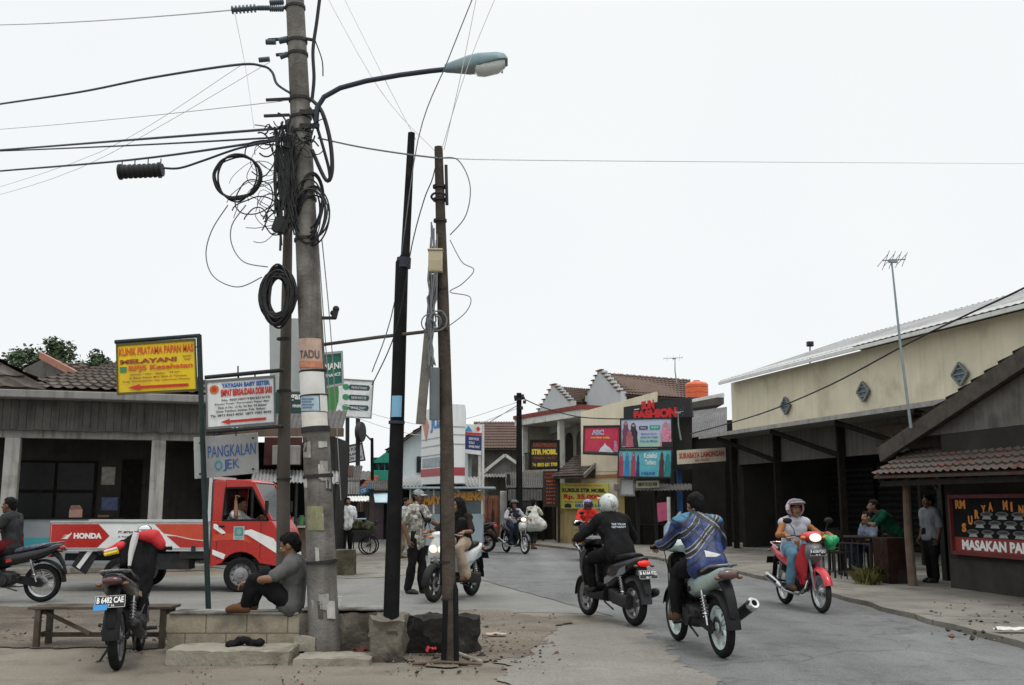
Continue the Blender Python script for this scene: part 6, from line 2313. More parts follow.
# yellow clinic sign hung from a bracket post
DY = 10.7
r_, f_ = sign('clinic_sign', 'yellow clinic sign with red arrow hung from a tall thin post', [(117, 345), (195, 339.5), (197, 390), (118, 394)], DY, 0.03, B_YELLOW, [
    ('KLINIK PRATAMA PAPAN MAS', 0.025, 0.075, 0.975, 0.235, I_ORANGE, 0.03), ('MELAYANI', 0.04, 0.315, 0.76, 0.405, I_BROWN, 0.05), ('RAWAT', 0.84, 0.30, 0.95, 0.335, I_BROWN), ('INAP', 0.86, 0.36, 0.94, 0.395, I_BROWN),
    ('BPJS Kesehatan', 0.145, 0.445, 0.96, 0.575, I_ORANGE, 0.03), ((((0, 0), (1, 0), (1, 1), (0, 1))), 0.035, 0.46, 0.12, 0.57, I_GREEN),
    ('Umum - Gigi - Bidan', 0.16, 0.61, 0.60, 0.655, I_BROWN), ('24 Jam', 0.66, 0.60, 0.80, 0.645, I_BROWN), ('Jl. Raya Papan Mas Blok A Tambun', 0.15, 0.68, 0.88, 0.725, I_BROWN), ('Telp. Pendaftaran dan Informasi Pasien', 0.06, 0.75, 0.92, 0.79, I_BROWN),
    (ARROW, 0.13, 0.825, 0.90, 0.95, I_RED)], [([(199, 335, DY), (209.5, 640, DY)], 0.028, M_SIGNPOST), ([(115, 342, DY), (200, 335.5, DY)], 0.022, M_SIGNPOST)], frame=mat('frame_dark_olive', (0.10, 0.08, 0.02), 0.6), fw=0.014, base_loc=V((P(210, 640, DY).x, DY, 0)))
mb = MB()
for a, b in (((150, 343), (150, 339.7)), ((180, 340.5), (180, 337.3)), ((195.5, 347), (199.4, 347)), ((196.5, 383), (200.7, 383))):
    mb.tube([P(*a, DY), P(*b, DY)], 0.006, 6)
mb.part('hook', M_SIGNPOST, r_)

# white foundation sign and the hand lettered board under it
DW = 10.45
ci = [(math.cos(rad(22 * k)) * (0.5 if k % 2 else 0.4) + 0.5, math.sin(rad(22 * k)) * (0.5 if k % 2 else 0.4) + 0.5) for k in range(17)]
r_, f_ = sign('foundation_sign', 'white sign with red and blue lettering and red arrow beside the steel pole', [(206.5, 381.5), (274.5, 376.5), (275, 423), (207.5, 428.5)], DW, 0.03, B_WHITE, [
    ('YAYASAN BABY SISTER', 0.22, 0.07, 0.93, 0.17, I_BLUE, 0.05), ('EMPAT BERSAUDARA DOBI SARI', 0.21, 0.20, 0.96, 0.35, I_RED, 0.05), (1, 0.045, 0.09, 0.18, 0.28, mat('emblem_orange', (0.55, 0.16, 0.03), 0.6)), (1, 0.075, 0.13, 0.15, 0.24, I_RED, 0, 0.002),
    ('No. 460/1007/YBS/2015/TS', 0.22, 0.405, 0.93, 0.455, I_BLACK), ('Kantor Pusat : Perumahan Papan Mas', 0.12, 0.49, 0.92, 0.54, I_BLACK), ('Blok A No. 12 Rt. 03 Rw. 04 Bekasi', 0.17, 0.565, 0.88, 0.615, I_BLACK), ('Desa Tambun Selatan Kab. Bekasi', 0.14, 0.64, 0.86, 0.69, I_BLACK), ('Tlp. 0812 8263 8035  0877 7982 8035', 0.05, 0.725, 0.95, 0.79, I_BLACK, 0.03),
    (ARROW, 0.2, 0.83, 0.87, 0.95, I_RED)], [([(205, 377.5, DW), (284, 370, DW)], 0.022, M_IRON), ([(207, 432, DW), (284, 426, DW)], 0.02, M_IRON)], frame=mat('frame_grey', (0.14, 0.15, 0.15), 0.6), fw=0.014, base_loc=P(241, 428, DW))
mb = MB()
for x, y0, y1 in ((238, 379, 366), (238.5, 374, 378), (255, 372.5, 378), (214.5, 431, 436), (236, 430, 436)):
    mb.tube([P(x, y0, DW), P(x, y1, DW)], 0.008, 6)
mb.part('hook', M_IRON, r_)
r_, f_ = sign('motorcycle_taxi_board', 'grey board hand lettered PANGKALAN OJEK below the white sign', [(193.5, 437.5), (257.5, 432.5), (258.5, 473), (194.5, 479)], 10.8, 0.02, B_GREYWHITE, [
    ('PANGKALAN', 0.22, 0.24, 0.965, 0.53, I_BLUE, 0.0), ('EK', 0.52, 0.60, 0.71, 0.83, I_BLUE, 0.0), ('J', 0.45, 0.60, 0.51, 0.88, I_BLUE, 0.0), ('O', 0.32, 0.60, 0.44, 0.85, mat('ink_cyan', (0.05, 0.33, 0.45), 0.6), 0.03)], fw=0.01, base_loc=P(226, 478, 10.8))
mb = MB()
for x, y in ((200, 443), (200, 474), (253, 438), (253, 469)):
    mb.ell(P(x, y, 10.775), (0.012, 0.006, 0.012))
mb.part('bolt', M_IRON, r_)

# street lamp on a curved arm
la = empty('street_lamp', 'grey cobra head street lamp on a long curved arm from the concrete pole', 'street lamp', P(318, 104, DP))
arm = [(316, 128), (317, 108), (324, 97), (340, 88), (366, 81), (400, 75), (430, 71), (449, 69)]
MB().tube([P(x, y, DP - 0.14) for x, y in arm], 0.027, 12).part('arm', M_CABLE_BLUE, la)
mb = MB()
for y in (112, 126):
    mb.bar(P(300, y, DP - 0.1), P(319, y, DP - 0.14), 0.03, 0.05)
mb.part('clamp', M_IRON, la)
dl = 0.0096
hd = (P(508, 62, DP - 0.14) - P(447, 68, DP - 0.14)).normalized()
o0 = P(446, 68.5, DP - 0.14)
L = 0.64
upv = V((0, 0, 1))
sd = hd.cross(upv).normalized()
upv = sd.cross(hd)


def lamp_ring(s, w, t, b, n=16):
    out = []
    for k in range(n):
        a = 2 * PI * k / n
        z = t * abs(math.sin(a)) ** 0.7 if math.sin(a) > 0 else -b * abs(math.sin(a)) ** 0.7
        out.append(o0 + hd * s * L + sd * w * math.copysign(abs(math.cos(a)) ** 0.7, math.cos(a)) + upv * z)
    return out


mb = MB()
mb.loft([lamp_ring(-0.02, 0.035, 0.04, 0.04), lamp_ring(0.1, 0.05, 0.065, 0.05), lamp_ring(0.38, 0.105, 0.105, 0.075), lamp_ring(0.55, 0.13, 0.115, 0.065), lamp_ring(0.85, 0.13, 0.105, 0.02), lamp_ring(0.97, 0.115, 0.085, 0.0), lamp_ring(1.02, 0.09, 0.03, 0.0)])
lh = mb.part('lamp_housing', mat('lamp_grey', (0.17, 0.25, 0.27), 0.5, 0.2, var=0.15, scale=5, dirt=(0.30, 0.34, 0.34)), la, bevel=0.006)
mb = MB()
mb.loft([lamp_ring(0.45, 0.09, 0.0, 0.06), lamp_ring(0.5, 0.11, 0.0, 0.105), lamp_ring(0.62, 0.115, 0.0, 0.12), lamp_ring(0.85, 0.105, 0.0, 0.10), lamp_ring(0.97, 0.08, 0.0, 0.05)])
mb.part('lens', mat('lamp_lens', (0.60, 0.63, 0.62), 0.15, var=0.05, coat=0.4), lh)
mb = MB()
for s in (0.55, 0.92):
    mb.box(o0 + hd * s * L - sd * 0.132 - upv * 0.02, (0.02, 0.03, 0.06))
mb.part('latch', CHROME, lh)

# dark iron pole with a blue sticker
ip = empty('iron_pole', 'plain black iron pole with a small blue sticker, rising from the cement footing', 'pole', V((P(390.5, 650, 9.8).x, 9.8, 0)))
MB().tube([P(390.5, 640, 9.8), P(402, 262, 9.8), P(405, 262, 9.8), P(411.5, 133, 9.8)][:2] + [P(405.2, 255, 9.8), P(411.5, 133, 9.8)], [0.076, 0.064, 0.045, 0.036], 22).part('shaft', M_POLEIRON, ip)
MB().tube([P(403.5, 268, 9.8), P(404, 258, 9.8)], [0.072, 0.072], 20).part('collar', M_CABLE_BLUE, ip)
MB().tube([P(396.6, 424, 9.8), P(396.7, 421, 9.8)], [0.08, 0.08], 20).part('collar', M_CABLE_BLUE, ip)
st_ = MB()


def stick_pt(u, v, lift=0.004):
    y = 396.5 + 21 * v
    c = P(398.0 - 0.75 * v, y, 9.8)
    a = rad(-40 + 75 * u)
    r = 0.076 + lift
    return c + V((math.sin(a) * r, -math.cos(a) * r, 0))


so = empty('sticker', 'light blue printed sticker on the black iron pole', 'sticker', stick_pt(0.5, 1))
MB().grid(stick_pt, 10, 3, 0.002).part('sheet', mat('sticker_blue', (0.20, 0.42, 0.62), 0.5, var=0.1), so)
for i, w in enumerate(('INFO', 'SEWA', 'KOST', '0813')):
    vs, fs = glyphs(w, 0.03)
    mb.add([], [])
    t = MB().add([stick_pt(0.12 + 0.76 * x, 0.07 + 0.235 * i + 0.16 * (1 - y), 0.0055) for x, y in vs], fs)
    t.part('lettering', I_WHITE if i % 2 else I_BLUE, so)

# old wooden pole with meter box and props
wp = empty('wooden_pole', 'weathered wooden pole with a beige meter box and a leaning prop', 'pole', V((P(450, 655, 9.55).x, 9.55, 0)))
DQ = 9.55
MB().tube([V((P(450, 655, DQ).x, DQ, -0.05)), P(447, 450, DQ), P(443, 300, DQ), P(438.5, 147, DQ)], [0.062, 0.066, 0.058, 0.042], 14).part('shaft', M_POLEWOOD, wp)
mb = MB()
mb.tube([V((P(456, 640, DQ).x, DQ - 0.02, 0.02)), P(455, 590, DQ - 0.02), P(452, 580, DQ)], 0.032, 10)
mb.tube([V((P(444, 650, DQ).x, DQ - 0.05, 0.0)), P(446, 600, DQ - 0.05)], 0.026, 10)
mb.tube([P(441, 585, DQ), P(441.5, 378, DQ)], 0.012, 8)
mb.part('conduit', M_POLEIRON, wp)
mb = MB()
for y in (188, 201, 222, 290, 563, 600):
    x = 438.5 + (y - 147) / 503 * 11
    MB().tube([P(x, y, DQ), P(x, y - 2.5, DQ)], 0.067, 14).part('steel_band', M_IRON, wp)
mb = MB()
mb.bar(P(420.5, 424, DQ - 0.08), P(429, 330, DQ - 0.08), 0.085, 0.05, (0, 1, 0))
mb.bar(P(429, 330, DQ - 0.08), P(434, 275, DQ - 0.06), 0.07, 0.05, (0, 1, 0))
mb.part('prop_plank', mat('grey_plank', (0.16, 0.15, 0.135), 0.9, var=0.3, scale=6, bump=0.4), wp)
MB().tube([P(434.5, 420, DQ - 0.1), P(434.5, 368, DQ - 0.1)], 0.05, 10).part('pvc_sleeve', mat('sleeve_grey', (0.12, 0.14, 0.15), 0.6, var=0.2), wp)
mb = MB()
mb.box(P(435.5, 262, DQ - 0.1), (0.135, 0.09, 0.21))
mb.box(P(435.5, 250.5, DQ - 0.1), (0.15, 0.11, 0.02))
bx = mb.part('meter_box', mat('meter_beige', (0.42, 0.37, 0.25), 0.5, var=0.1), wp, bevel=0.008)
MB().box(P(435.5, 266, DQ - 0.1) + V((0, -0.046, 0)), (0.1, 0.006, 0.1)).part('cover', mat('meter_cover', (0.36, 0.31, 0.2), 0.4), bx)
mb = MB()
rn = random.Random(9)
for i in range(9):
    x, y = 433 + rn.uniform(-4, 4), 225
    pts = [P(434 + rn.uniform(-3, 3), 246 - 3 * i, DQ - 0.1)]
    for k in range(5):
        pts.append(P(432 + rn.uniform(-5, 5), 280 + k * 22 + rn.uniform(-5, 5), DQ - 0.1 - rn.uniform(0, 0.05)))
    mb.tube(pts, 0.008, 5)
for i in range(5):
    mb.torus(P(434 + rn.uniform(-4, 4), 320 + rn.uniform(-10, 10), DQ - 0.12), V((rn.uniform(-1, 1), -1, rn.uniform(-0.5, 0.5))), rn.uniform(0.05, 0.1), 0.007, 18, 5)
mb.part('loose_wire', M_WIREGREY, wp)
mb = MB()
mb.torus(P(439, 197, DQ - 0.03), (0, 0.3, 1), 0.075, 0.012, 18, 6)
mb.tube([P(446, 165, DQ - 0.03), P(447, 205, DQ - 0.03)], 0.016, 7)
mb.part('clamp', M_IRON, wp)
mb = MB()
mb.tube([P(320, 345, DP + 0.1), P(380, 337, 9.9), P(448, 329, DQ - 0.07)], 0.018, 8)
mb.thing('brace_bar', M_STEELPOLE, 'thin steel bar running from the concrete pole to the wooden pole', 'bar')

# ================================================================== CABLES


def cable(label, pts, r, m, sag=0.0, group=None, n=14):
    """pts: (x, y, depth) picture points, smoothed"""
    w = [P(*p) for p in pts]
    if len(w) == 2:
        q = wire_pts(w[0], w[1], sag, n)
    else:
        q = []
        for i in range(len(w) - 1):
            p0, p1, p2, p3 = w[max(i - 1, 0)], w[i], w[i + 1], w[min(i + 2, len(w) - 1)]
            for k in range(6):
                t = k / 6
                q.append(0.5 * ((2 * p1) + (p2 - p0) * t + (2 * p0 - 5 * p1 + 4 * p2 - p3) * t * t + (3 * p1 - p0 - 3 * p2 + p3) * t ** 3))
        q.append(w[-1])
    MB().tube(q, r, 6).thing('cable', m, label, 'cable', group)


cable('thick twisted cable sagging in from the upper left to the concrete pole', [(-60, 113, 16), (0, 104, 14), (80, 92, 12.5), (150, 78, 11.4), (235, 65, 10.3), (262, 66, 10.1), (272, 72, 10.05), (277, 84, 10.0), (290, 93, 9.95)], 0.014, M_CABLE_BLUE)
cable('thin span wire from the top insulator to the upper left', [(-40, 25, 17), (232, 10, 10.02)], 0.008, M_WIREGLARE, 0.05)
cable('uppermost black cable of the bundle leaving left from the concrete pole', [(-40, 152, 17), (0, 150, 16), (130, 140, 12.5), (285, 128, 10)], 0.015, M_CABLE_BLUE)
cable('second black cable of the left bundle', [(-40, 152, 17), (0, 151, 16), (140, 145, 12.5), (285, 137, 10)], 0.011, M_CABLE_BLUE)
cable('third and lowest black cable of the left bundle', [(-40, 175, 16), (0, 171, 15.5), (130, 160, 12.5), (260, 142, 10.3), (288, 135, 10)], 0.014, M_CABLE_BLUE)
cable('lead from the splice canister curling up to the concrete pole', [(163, 168, 10.2), (180, 168, 10.2), (205, 160, 10.1), (240, 148, 10), (280, 140, 9.95)], 0.012, M_CABLE_BLUE)
cable('taut grey wire crossing left below the twisted cable', [(-40, 132, 17), (283, 101, 10)], 0.005, M_WIREGLARE, 0.03)
cable('thin wire rising to the right from the far lower left', [(-40, 199, 18), (100, 152, 14), (240, 66, 11)], 0.0035, M_WIREGLARE)
cable('second thin wire rising to the right from the far lower left', [(-40, 205, 18), (80, 168, 14), (270, 62, 11)], 0.0035, M_WIREGLARE)
cable('hair thin wire hanging from the upper left to the bundle', [(235, 14, 11), (246, 70, 11), (254, 128, 10.5)], 0.004, M_WIREGLARE)
cable('grey cable running from the concrete pole to the wooden pole top', [(318, 138, 10), (360, 147, 9.8), (405, 154, 9.65), (438, 158, 9.5)], 0.009, M_WIREGREY)
cable('long thin wire leaving the wooden pole to the far right', [(440, 158, 9.5), (620, 161, 16), (1080, 164, 30)], 0.007, M_WIREGLARE)
cable('black service cable climbing past the iron pole to the top of the picture', [(372, 372, 9.9), (395, 300, 9.8), (418, 140, 9.7), (448, 60, 9.5), (480, -20, 9.3)], 0.006, M_WIREGREY)
cable('thin wire climbing from the wooden pole past the lamp head', [(442, 148, 9.5), (470, 60, 9.3), (503, -20, 9.2)], 0.0035, M_WIREGLARE)
cable('second thin wire climbing from the wooden pole to the top edge', [(444, 150, 9.5), (462, 70, 9.3), (480, -20, 9.2)], 0.004, M_WIREGLARE)
cable('thin wire from the top left falling to the iron pole', [(335, -20, 10.5), (380, 70, 10), (416, 140, 9.8)], 0.0035, M_WIREGLARE)
cable('thin wire from the top left falling to the wooden pole', [(318, -20, 10.5), (380, 90, 10), (436, 152, 9.6)], 0.0035, M_WIREGLARE)
cable('twisted black lead dropping down the wooden pole', [(437, 160, 9.5), (432, 180, 9.48), (424, 200, 9.48), (412, 245, 9.5), (396, 330, 9.6), (372, 385, 9.7)], 0.006, M_CABLE)
cable('loop of grey wire bulging right of the wooden pole top', [(440, 158, 9.5), (458, 160, 9.5), (470, 185, 9.5), (466, 215, 9.5), (450, 235, 9.5)], 0.006, M_WIREGREY)
cable('kinked grey wire right of the meter box', [(450, 240, 9.5), (462, 262, 9.5), (474, 270, 9.5), (462, 284, 9.5), (450, 292, 9.5), (470, 297, 9.5), (466, 312, 9.5), (446, 328, 9.5)], 0.005, M_WIREGREY)
cable('black sheathed drop cable hanging from the top right of the concrete pole', [(322, -20, 9.95), (317, 20, 9.95), (313, 50, 9.95), (314, 78, 9.95), (312, 100, 9.95)], 0.019, M_CABLE)
cable('thin tail wire with a knob beside the concrete pole top', [(315, 40, 9.95), (322, 60, 9.95), (323, 76, 9.95)], 0.007, M_CABLE)
cable('thick black cable looping down right of the concrete pole', [(312, 100, 9.95), (322, 112, 9.92), (330, 140, 9.92), (332, 170, 9.92), (326, 180, 9.93), (312, 150, 9.94)], 0.022, M_CABLE)
cable('second thick cable drooping right of the concrete pole', [(310, 108, 9.95), (318, 130, 9.93), (328, 165, 9.93), (330, 178, 9.93)], 0.018, M_CABLE)
cable('thin dangling loop left of the concrete pole, the outer one', [(228, 205, 10), (212, 230, 10), (206, 255, 10), (214, 277, 10), (238, 287, 10), (262, 277, 10)], 0.006, M_WIREGREY)
cable('thin dangling loop left of the concrete pole, the inner one', [(246, 205, 10), (232, 225, 10), (232, 245, 10), (244, 262, 10), (268, 267, 10)], 0.006, M_WIREGREY)
cable('guy wire slanting down right of the concrete pole', [(322, 240, 10.1), (332, 350, 12), (341, 500, 16)], 0.006, M_WIREGLARE)
cable('second guy wire slanting down right of the concrete pole', [(318, 240, 10.1), (326, 350, 12), (331, 420, 16)], 0.006, M_WIREGLARE)
cable('long black cable sagging across the cream long building', [(690, 434, 30), (760, 414, 26), (830, 385, 22), (905, 345, 18.5), (960, 318, 17), (1024, 288, 15.5), (1070, 262, 14.5)], 0.017, M_CABLE)
cable('black cable from the street pole across the gabled house', [(522, 398, 35), (545, 408, 35), (580, 417, 35), (620, 419, 34.5)], 0.02, M_CABLE)
cable('thin wire from the street pole to the far left', [(518, 405, 35), (480, 428, 37), (430, 460, 40)], 0.014, M_WIREGREY)
cable('thin far wire crossing behind the iron pole', [(340, 404, 36), (430, 425, 36), (518, 402, 35)], 0.012, M_WIREGLARE)
cable('second thin far wire crossing behind the iron pole', [(340, 412, 36), (430, 436, 36), (518, 408, 35)], 0.012, M_WIREGLARE)

# cable splice canister on the span
sc_ = empty('splice_canister', 'black ribbed cable splice canister hanging on the left cable bundle', 'canister', P(140, 180, 10.4))
a, b = P(119, 172, 10.4), P(163, 170, 10.4)
d = b - a
prof = [(0.001, 0), (0.06, 0.0)]
for i in range(9):
    h = d.length * i / 9
    prof += [(0.086 if i in (0, 8) else 0.078, h + 0.004), (0.086 if i in (0, 8) else 0.078, h + 0.025), (0.07, h + 0.03), (0.07, h + d.length / 9 - 0.002)]
MB().lathe(prof + [(0.06, d.length), (0.001, d.length)], a, d, 22).part('housing', M_CABLE, sc_)
mb = MB()
for t in (0.06, 0.35, 0.65, 0.94):
    mb.tube([a.lerp(b, t) + Z * 0.075, a.lerp(b, t) + Z * 0.13], 0.006, 6)
mb.part('hanger', M_IRON, sc_)

# coils
mb = MB()
for i in range(8):
    q, s_ = rn.uniform(-0.03, 0.03), rn.uniform(0, 9)
    mb.tube([P(238, 177, 9.97) + V((math.cos(a) * (0.232 + q), 0.03 * math.sin(a * 2 + s_), math.sin(a) * (0.235 - q * 0.7))) * (1 + 0.07 * noise.noise(V((math.cos(a) * 1.5, math.sin(a) * 1.5, s_)))) for a in [2 * PI * k / 40 for k in range(41)]], 0.0085, 6)
mb.thing('cable_coil', M_CABLE, 'round loop of black cable hung left of the concrete pole', 'cable coil')
mb = MB()
for i in range(34):
    c = P(278, 296, 9.9) + V((rn.uniform(-0.02, 0.02), rn.uniform(-0.06, 0.06), rn.uniform(-0.02, 0.02)))
    Rz, Rx = 0.27 + rn.uniform(-0.075, 0.04), 0.145 + rn.uniform(-0.055, 0.035)
    pts = [c + V((math.cos(a) * Rx, rn.uniform(-0.005, 0.005), math.sin(a) * Rz)) for a in [2 * PI * k / 30 for k in range(31)]]
    mb.tube(pts, 0.0105, 6)
mb.thing('cable_coil', M_CABLE, 'thick upright oval coil of black cable tied to the steel pole', 'cable coil')
mb = MB()
for i in range(17):
    c = P(266 + rn.uniform(-12, 12), 185 + rn.uniform(-34, 40), 9.92 + rn.uniform(-0.08, 0.08))
    ax_ = V((rn.uniform(-0.5, 0.5), -1, rn.uniform(-0.4, 0.4)))
    d_, s_, u_ = basis(ax_)
    R0, k_, ph = rn.uniform(0.11, 0.24), rn.uniform(0.7, 1.25), rn.uniform(0, 9)
    mb.tube([c + (s_ * math.cos(a) * k_ + u_ * math.sin(a)) * R0 * (1 + 0.3 * noise.noise(V((math.cos(a), math.sin(a), ph)))) for a in [2 * PI * k / 30 * rn.uniform(0.97, 1.0) for k in range(rn.randrange(20, 33))]], rn.choice((0.003, 0.004, 0.007)), 5)
mb.thing('wire_tangle', M_CABLE, 'tangle of thin wire loops left of the concrete pole shaft', 'wire tangle')
mb = MB()
for i in range(11):
    c = P(311 + rn.uniform(-3, 4), 208 + rn.uniform(-8, 10), 9.96 + rn.uniform(-0.06, 0.06))
    Rz, Rx = rn.uniform(0.22, 0.34), rn.uniform(0.1, 0.17)
    mb.tube([c + V((math.cos(a) * Rx, 0.03 * math.sin(a * 2), math.sin(a) * Rz)) for a in [2 * PI * k / 30 for k in range(31)]], rn.choice((0.006, 0.009, 0.012)), 6)
mb.thing('wire_tangle', M_CABLE, 'bunch of drooping cable loops right of the concrete pole shaft', 'wire tangle')
mb = MB()
for i in range(46):
    y0 = rn.uniform(118, 160)
    x = rn.uniform(277, 297)
    pts = [P(x + rn.uniform(-5, 5), y0 + k * rn.uniform(16, 24), 9.88 + rn.uniform(-0.03, 0.03)) for k in range(5)]
    mb.tube(pts, rn.choice((0.006, 0.009, 0.013)), 5)
for i in range(40):
    a = P(rn.uniform(268, 315), rn.uniform(120, 150), 9.88 + rn.uniform(-0.04, 0.03))
    b = a + V((rn.uniform(-0.25, 0.25), rn.uniform(-0.03, 0.03), rn.uniform(-0.12, 0.12)))
    mb.tube(wire_pts(a, b, rn.uniform(-0.04, 0.08), 6), rn.choice((0.006, 0.009)), 5)
mb.box(P(281, 226, 9.9), (0.14, 0.12, 0.14), Matrix.Rotation(0.3, 3, 'Y'))
mb.box(P(286, 180, 9.92), (0.10, 0.12, 0.45))
mb.thing('wire_tangle', M_CABLE, 'dense mess of cables and junction boxes strapped on the concrete pole', 'wire tangle')

# ================================================================== SIGNS DOWN THE STREET
B_DKGREEN = mat('board_green', (0.012, 0.12, 0.085), 0.5, var=0.1)
sign('shop_sign', 'small dark green sign with white letters right of the concrete pole', [(322, 354), (342, 352), (343, 384), (322, 388)], 15, 0.08, B_DKGREEN, [('MANI', 0.12, 0.3, 0.92, 0.5, I_WHITE, 0.03), ('FINANCE', 0.15, 0.62, 0.9, 0.72, I_WHITE, 0.02)], frame=mat('frame_alu', (0.3, 0.32, 0.32), 0.5), fw=0.025)
G1 = mat('board_leaf', (0.05, 0.20, 0.05), 0.5, var=0.1)
pill = [(0.06, 0), (0.94, 0), (0.98, 0.2), (1, 0.5), (0.98, 0.8), (0.94, 1), (0.06, 1), (0, 0.5)]
sign('service_sign', 'white and green sign with three dark bullet bars on two posts', [(322, 378), (373.5, 381), (371, 418), (323, 416)], 44, 0.2, B_WHITE, [
    ([(0, 0), (0.3, 0), (0.33, 0.35), (0.32, 0.6), (0.26, 0.85), (0.2, 1), (0, 1)], 0, 0.0, 1, 1, G1), ([(0, 0), (1, 0), (1, 1), (0, 1)], 0, 0.02, 0.1, 0.98, B_DKGREEN, 0, 0.002)] +
     [z for i, w in enumerate(('PENDAFTARAN', 'SERVICE', 'SPARE PART')) for z in ((1, 0.40, 0.12 + 0.27 * i, 0.54, 0.28 + 0.27 * i, I_GREEN), (pill, 0.52, 0.13 + 0.27 * i, 0.94, 0.27 + 0.27 * i, mat('pill_dark', (0.03, 0.07, 0.075), 0.5)), (w, 0.58, 0.175 + 0.27 * i, 0.88, 0.235 + 0.27 * i, I_WHITE, 0.0, 0.003))],
     [([(347.5, 416, 44.1), (347, 537, 44.1)], 0.09, M_IRON), ([(358, 417, 44.1), (357.5, 537, 44.1)], 0.1, M_IRON)], frame=mat('frame_dull', (0.2, 0.22, 0.21), 0.6), fw=0.05, base_loc=V((P(352, 537, 44).x, 44, 0)))
sign('garage_sign', 'dark sign with white letters gar half hidden behind the concrete pole', [(270, 387), (308, 388), (308, 413), (270, 413)], 18, 0.1, mat('board_dark', (0.015, 0.045, 0.045), 0.5), [('garasi', 0.55, 0.2, 1.05, 0.55, I_WHITE, 0.02), ('motor', 0.6, 0.65, 0.95, 0.78, I_WHITE)])
sign('framed_notice', 'tilted pale notice in a thin black frame behind the green bullet sign posts', [(338, 448), (362, 443), (365, 460), (340, 464)], 46, 0.05, mat('notice_pale', (0.50, 0.52, 0.52), 0.6, var=0.1), [('AGEN PULSA', 0.1, 0.15, 0.9, 0.35, I_BLACK), ('ISI ULANG', 0.15, 0.45, 0.85, 0.62, I_BLACK), ('GALON GAS', 0.1, 0.7, 0.9, 0.85, I_BLACK)], frame=I_BLACK, fw=0.05)
sign('shop_sign', 'small sign half blue half white under the tilted notice', [(331, 462), (347, 463), (347, 475), (331, 474)], 46, 0.08, mat('board_bluewhite', (0.55, 0.6, 0.62), 0.5), [(0, 0, 0, 1, 0.55, mat('board_navy', (0.015, 0.03, 0.20), 0.5)), ('BANK', 0.2, 0.65, 0.8, 0.9, I_BLUE)])
sign('shop_sign', 'bright blue sign over the stalls left of the green building', [(359, 488), (371, 485), (371, 493), (359, 495)], 42, 0.08, mat('board_sky', (0.03, 0.22, 0.45), 0.5), [('CELL', 0.15, 0.25, 0.85, 0.75, I_WHITE)])
bk_ = empty('shop_sign', 'round dark hanging sign on the right post of the bullet sign', 'sign', P(361, 440, 43.8))
MB().lathe([(0.001, -0.1), (0.42, -0.1), (0.45, -0.06), (0.45, 0.06), (0.42, 0.1), (0.001, 0.1)], P(360.5, 432, 43.8), (1, -0.25, 0), 26).part('sign_panel', I_BLACK, bk_)
sign('post_sign', 'blue and white sign on two white posts right of the wooden pole', [(463.5, 424), (482, 424.5), (481, 455), (463.5, 453)], 34, 0.15, B_WHITE, [
    (0, 0, 0.37, 1, 0.86, mat('board_navy2', (0.02, 0.035, 0.14), 0.5)), (0, 0, 0.28, 1, 0.36, I_RED), ('SERVICE', 0.3, 0.45, 0.85, 0.53, I_WHITE, 0.02, 0.003), ('OLI', 0.3, 0.58, 0.6, 0.66, I_WHITE, 0.02, 0.003), ('SPARE PART', 0.3, 0.71, 0.92, 0.79, I_WHITE, 0.02, 0.003), ([(0, 1), (0.5, 0), (1, 1)], 0.05, 0.05, 0.5, 0.25, mat('board_sky2', (0.05, 0.3, 0.55), 0.5)), ([(0.5, 0), (1, 0.5), (0.5, 1), (0, 0.5)], 0.68, 0.06, 0.92, 0.24, I_RED)],
    [([(479.5, 455, 34.1), (479, 548, 34.1)], 0.05, M_WHITEWALL), ([(483, 424, 34.1), (482.5, 548, 34.1)], 0.05, M_WHITEWALL)], base_loc=V((P(481, 547, 34.1).x, 34.1, 0)))
B_DARKBROWN = mat('board_darkbrown', (0.022, 0.013, 0.010), 0.5, var=0.2)
sign('driving_school_sign', 'dark sign with yellow letters STIR MOBIL in front of the gabled house', [(530.5, 440.5), (558.5, 441), (559, 468), (530.5, 469)], 36.5, 0.1, B_DARKBROWN, [
    ('KURSUS MENGEMUDI', 0.1, 0.08, 0.92, 0.22, I_BROWN, 0.02), ('STIR MOBIL', 0.04, 0.30, 0.94, 0.50, I_YELLOW, 0.06), ('MANUAL - MATIC', 0.1, 0.58, 0.9, 0.66, I_BROWN, 0.02), ('Telp', 0.06, 0.79, 0.2, 0.93, I_YELLOW, 0.02), ('0815 631 7709', 0.24, 0.79, 0.94, 0.93, I_YELLOW, 0.05)], frame=M_DARKWOOD, fw=0.06)
sign('price_board', 'tall narrow dark board of orange lines below the STIR MOBIL sign', [(543, 471), (558.5, 471), (558.5, 507), (543, 507)], 36.5, 0.08, B_DARKBROWN, [('DAFTAR HARGA', 0.12, 0.05, 0.9, 0.1, I_RED, 0.02), ('PAKET A', 0.1, 0.16, 0.9, 0.21, I_BROWN, 0.02)] + [(w, 0.22, 0.26 + 0.1 * i, 0.78, 0.31 + 0.1 * i, I_ORANGE, 0.02) for i, w in enumerate(('PAKET B', '4 JAM', '6 JAM', '8 JAM', '10 JAM', 'SIM A', 'SIM C'))], [([(558.5, 440, 36.6), (559, 545, 36.6)], 0.05, M_IRON)])
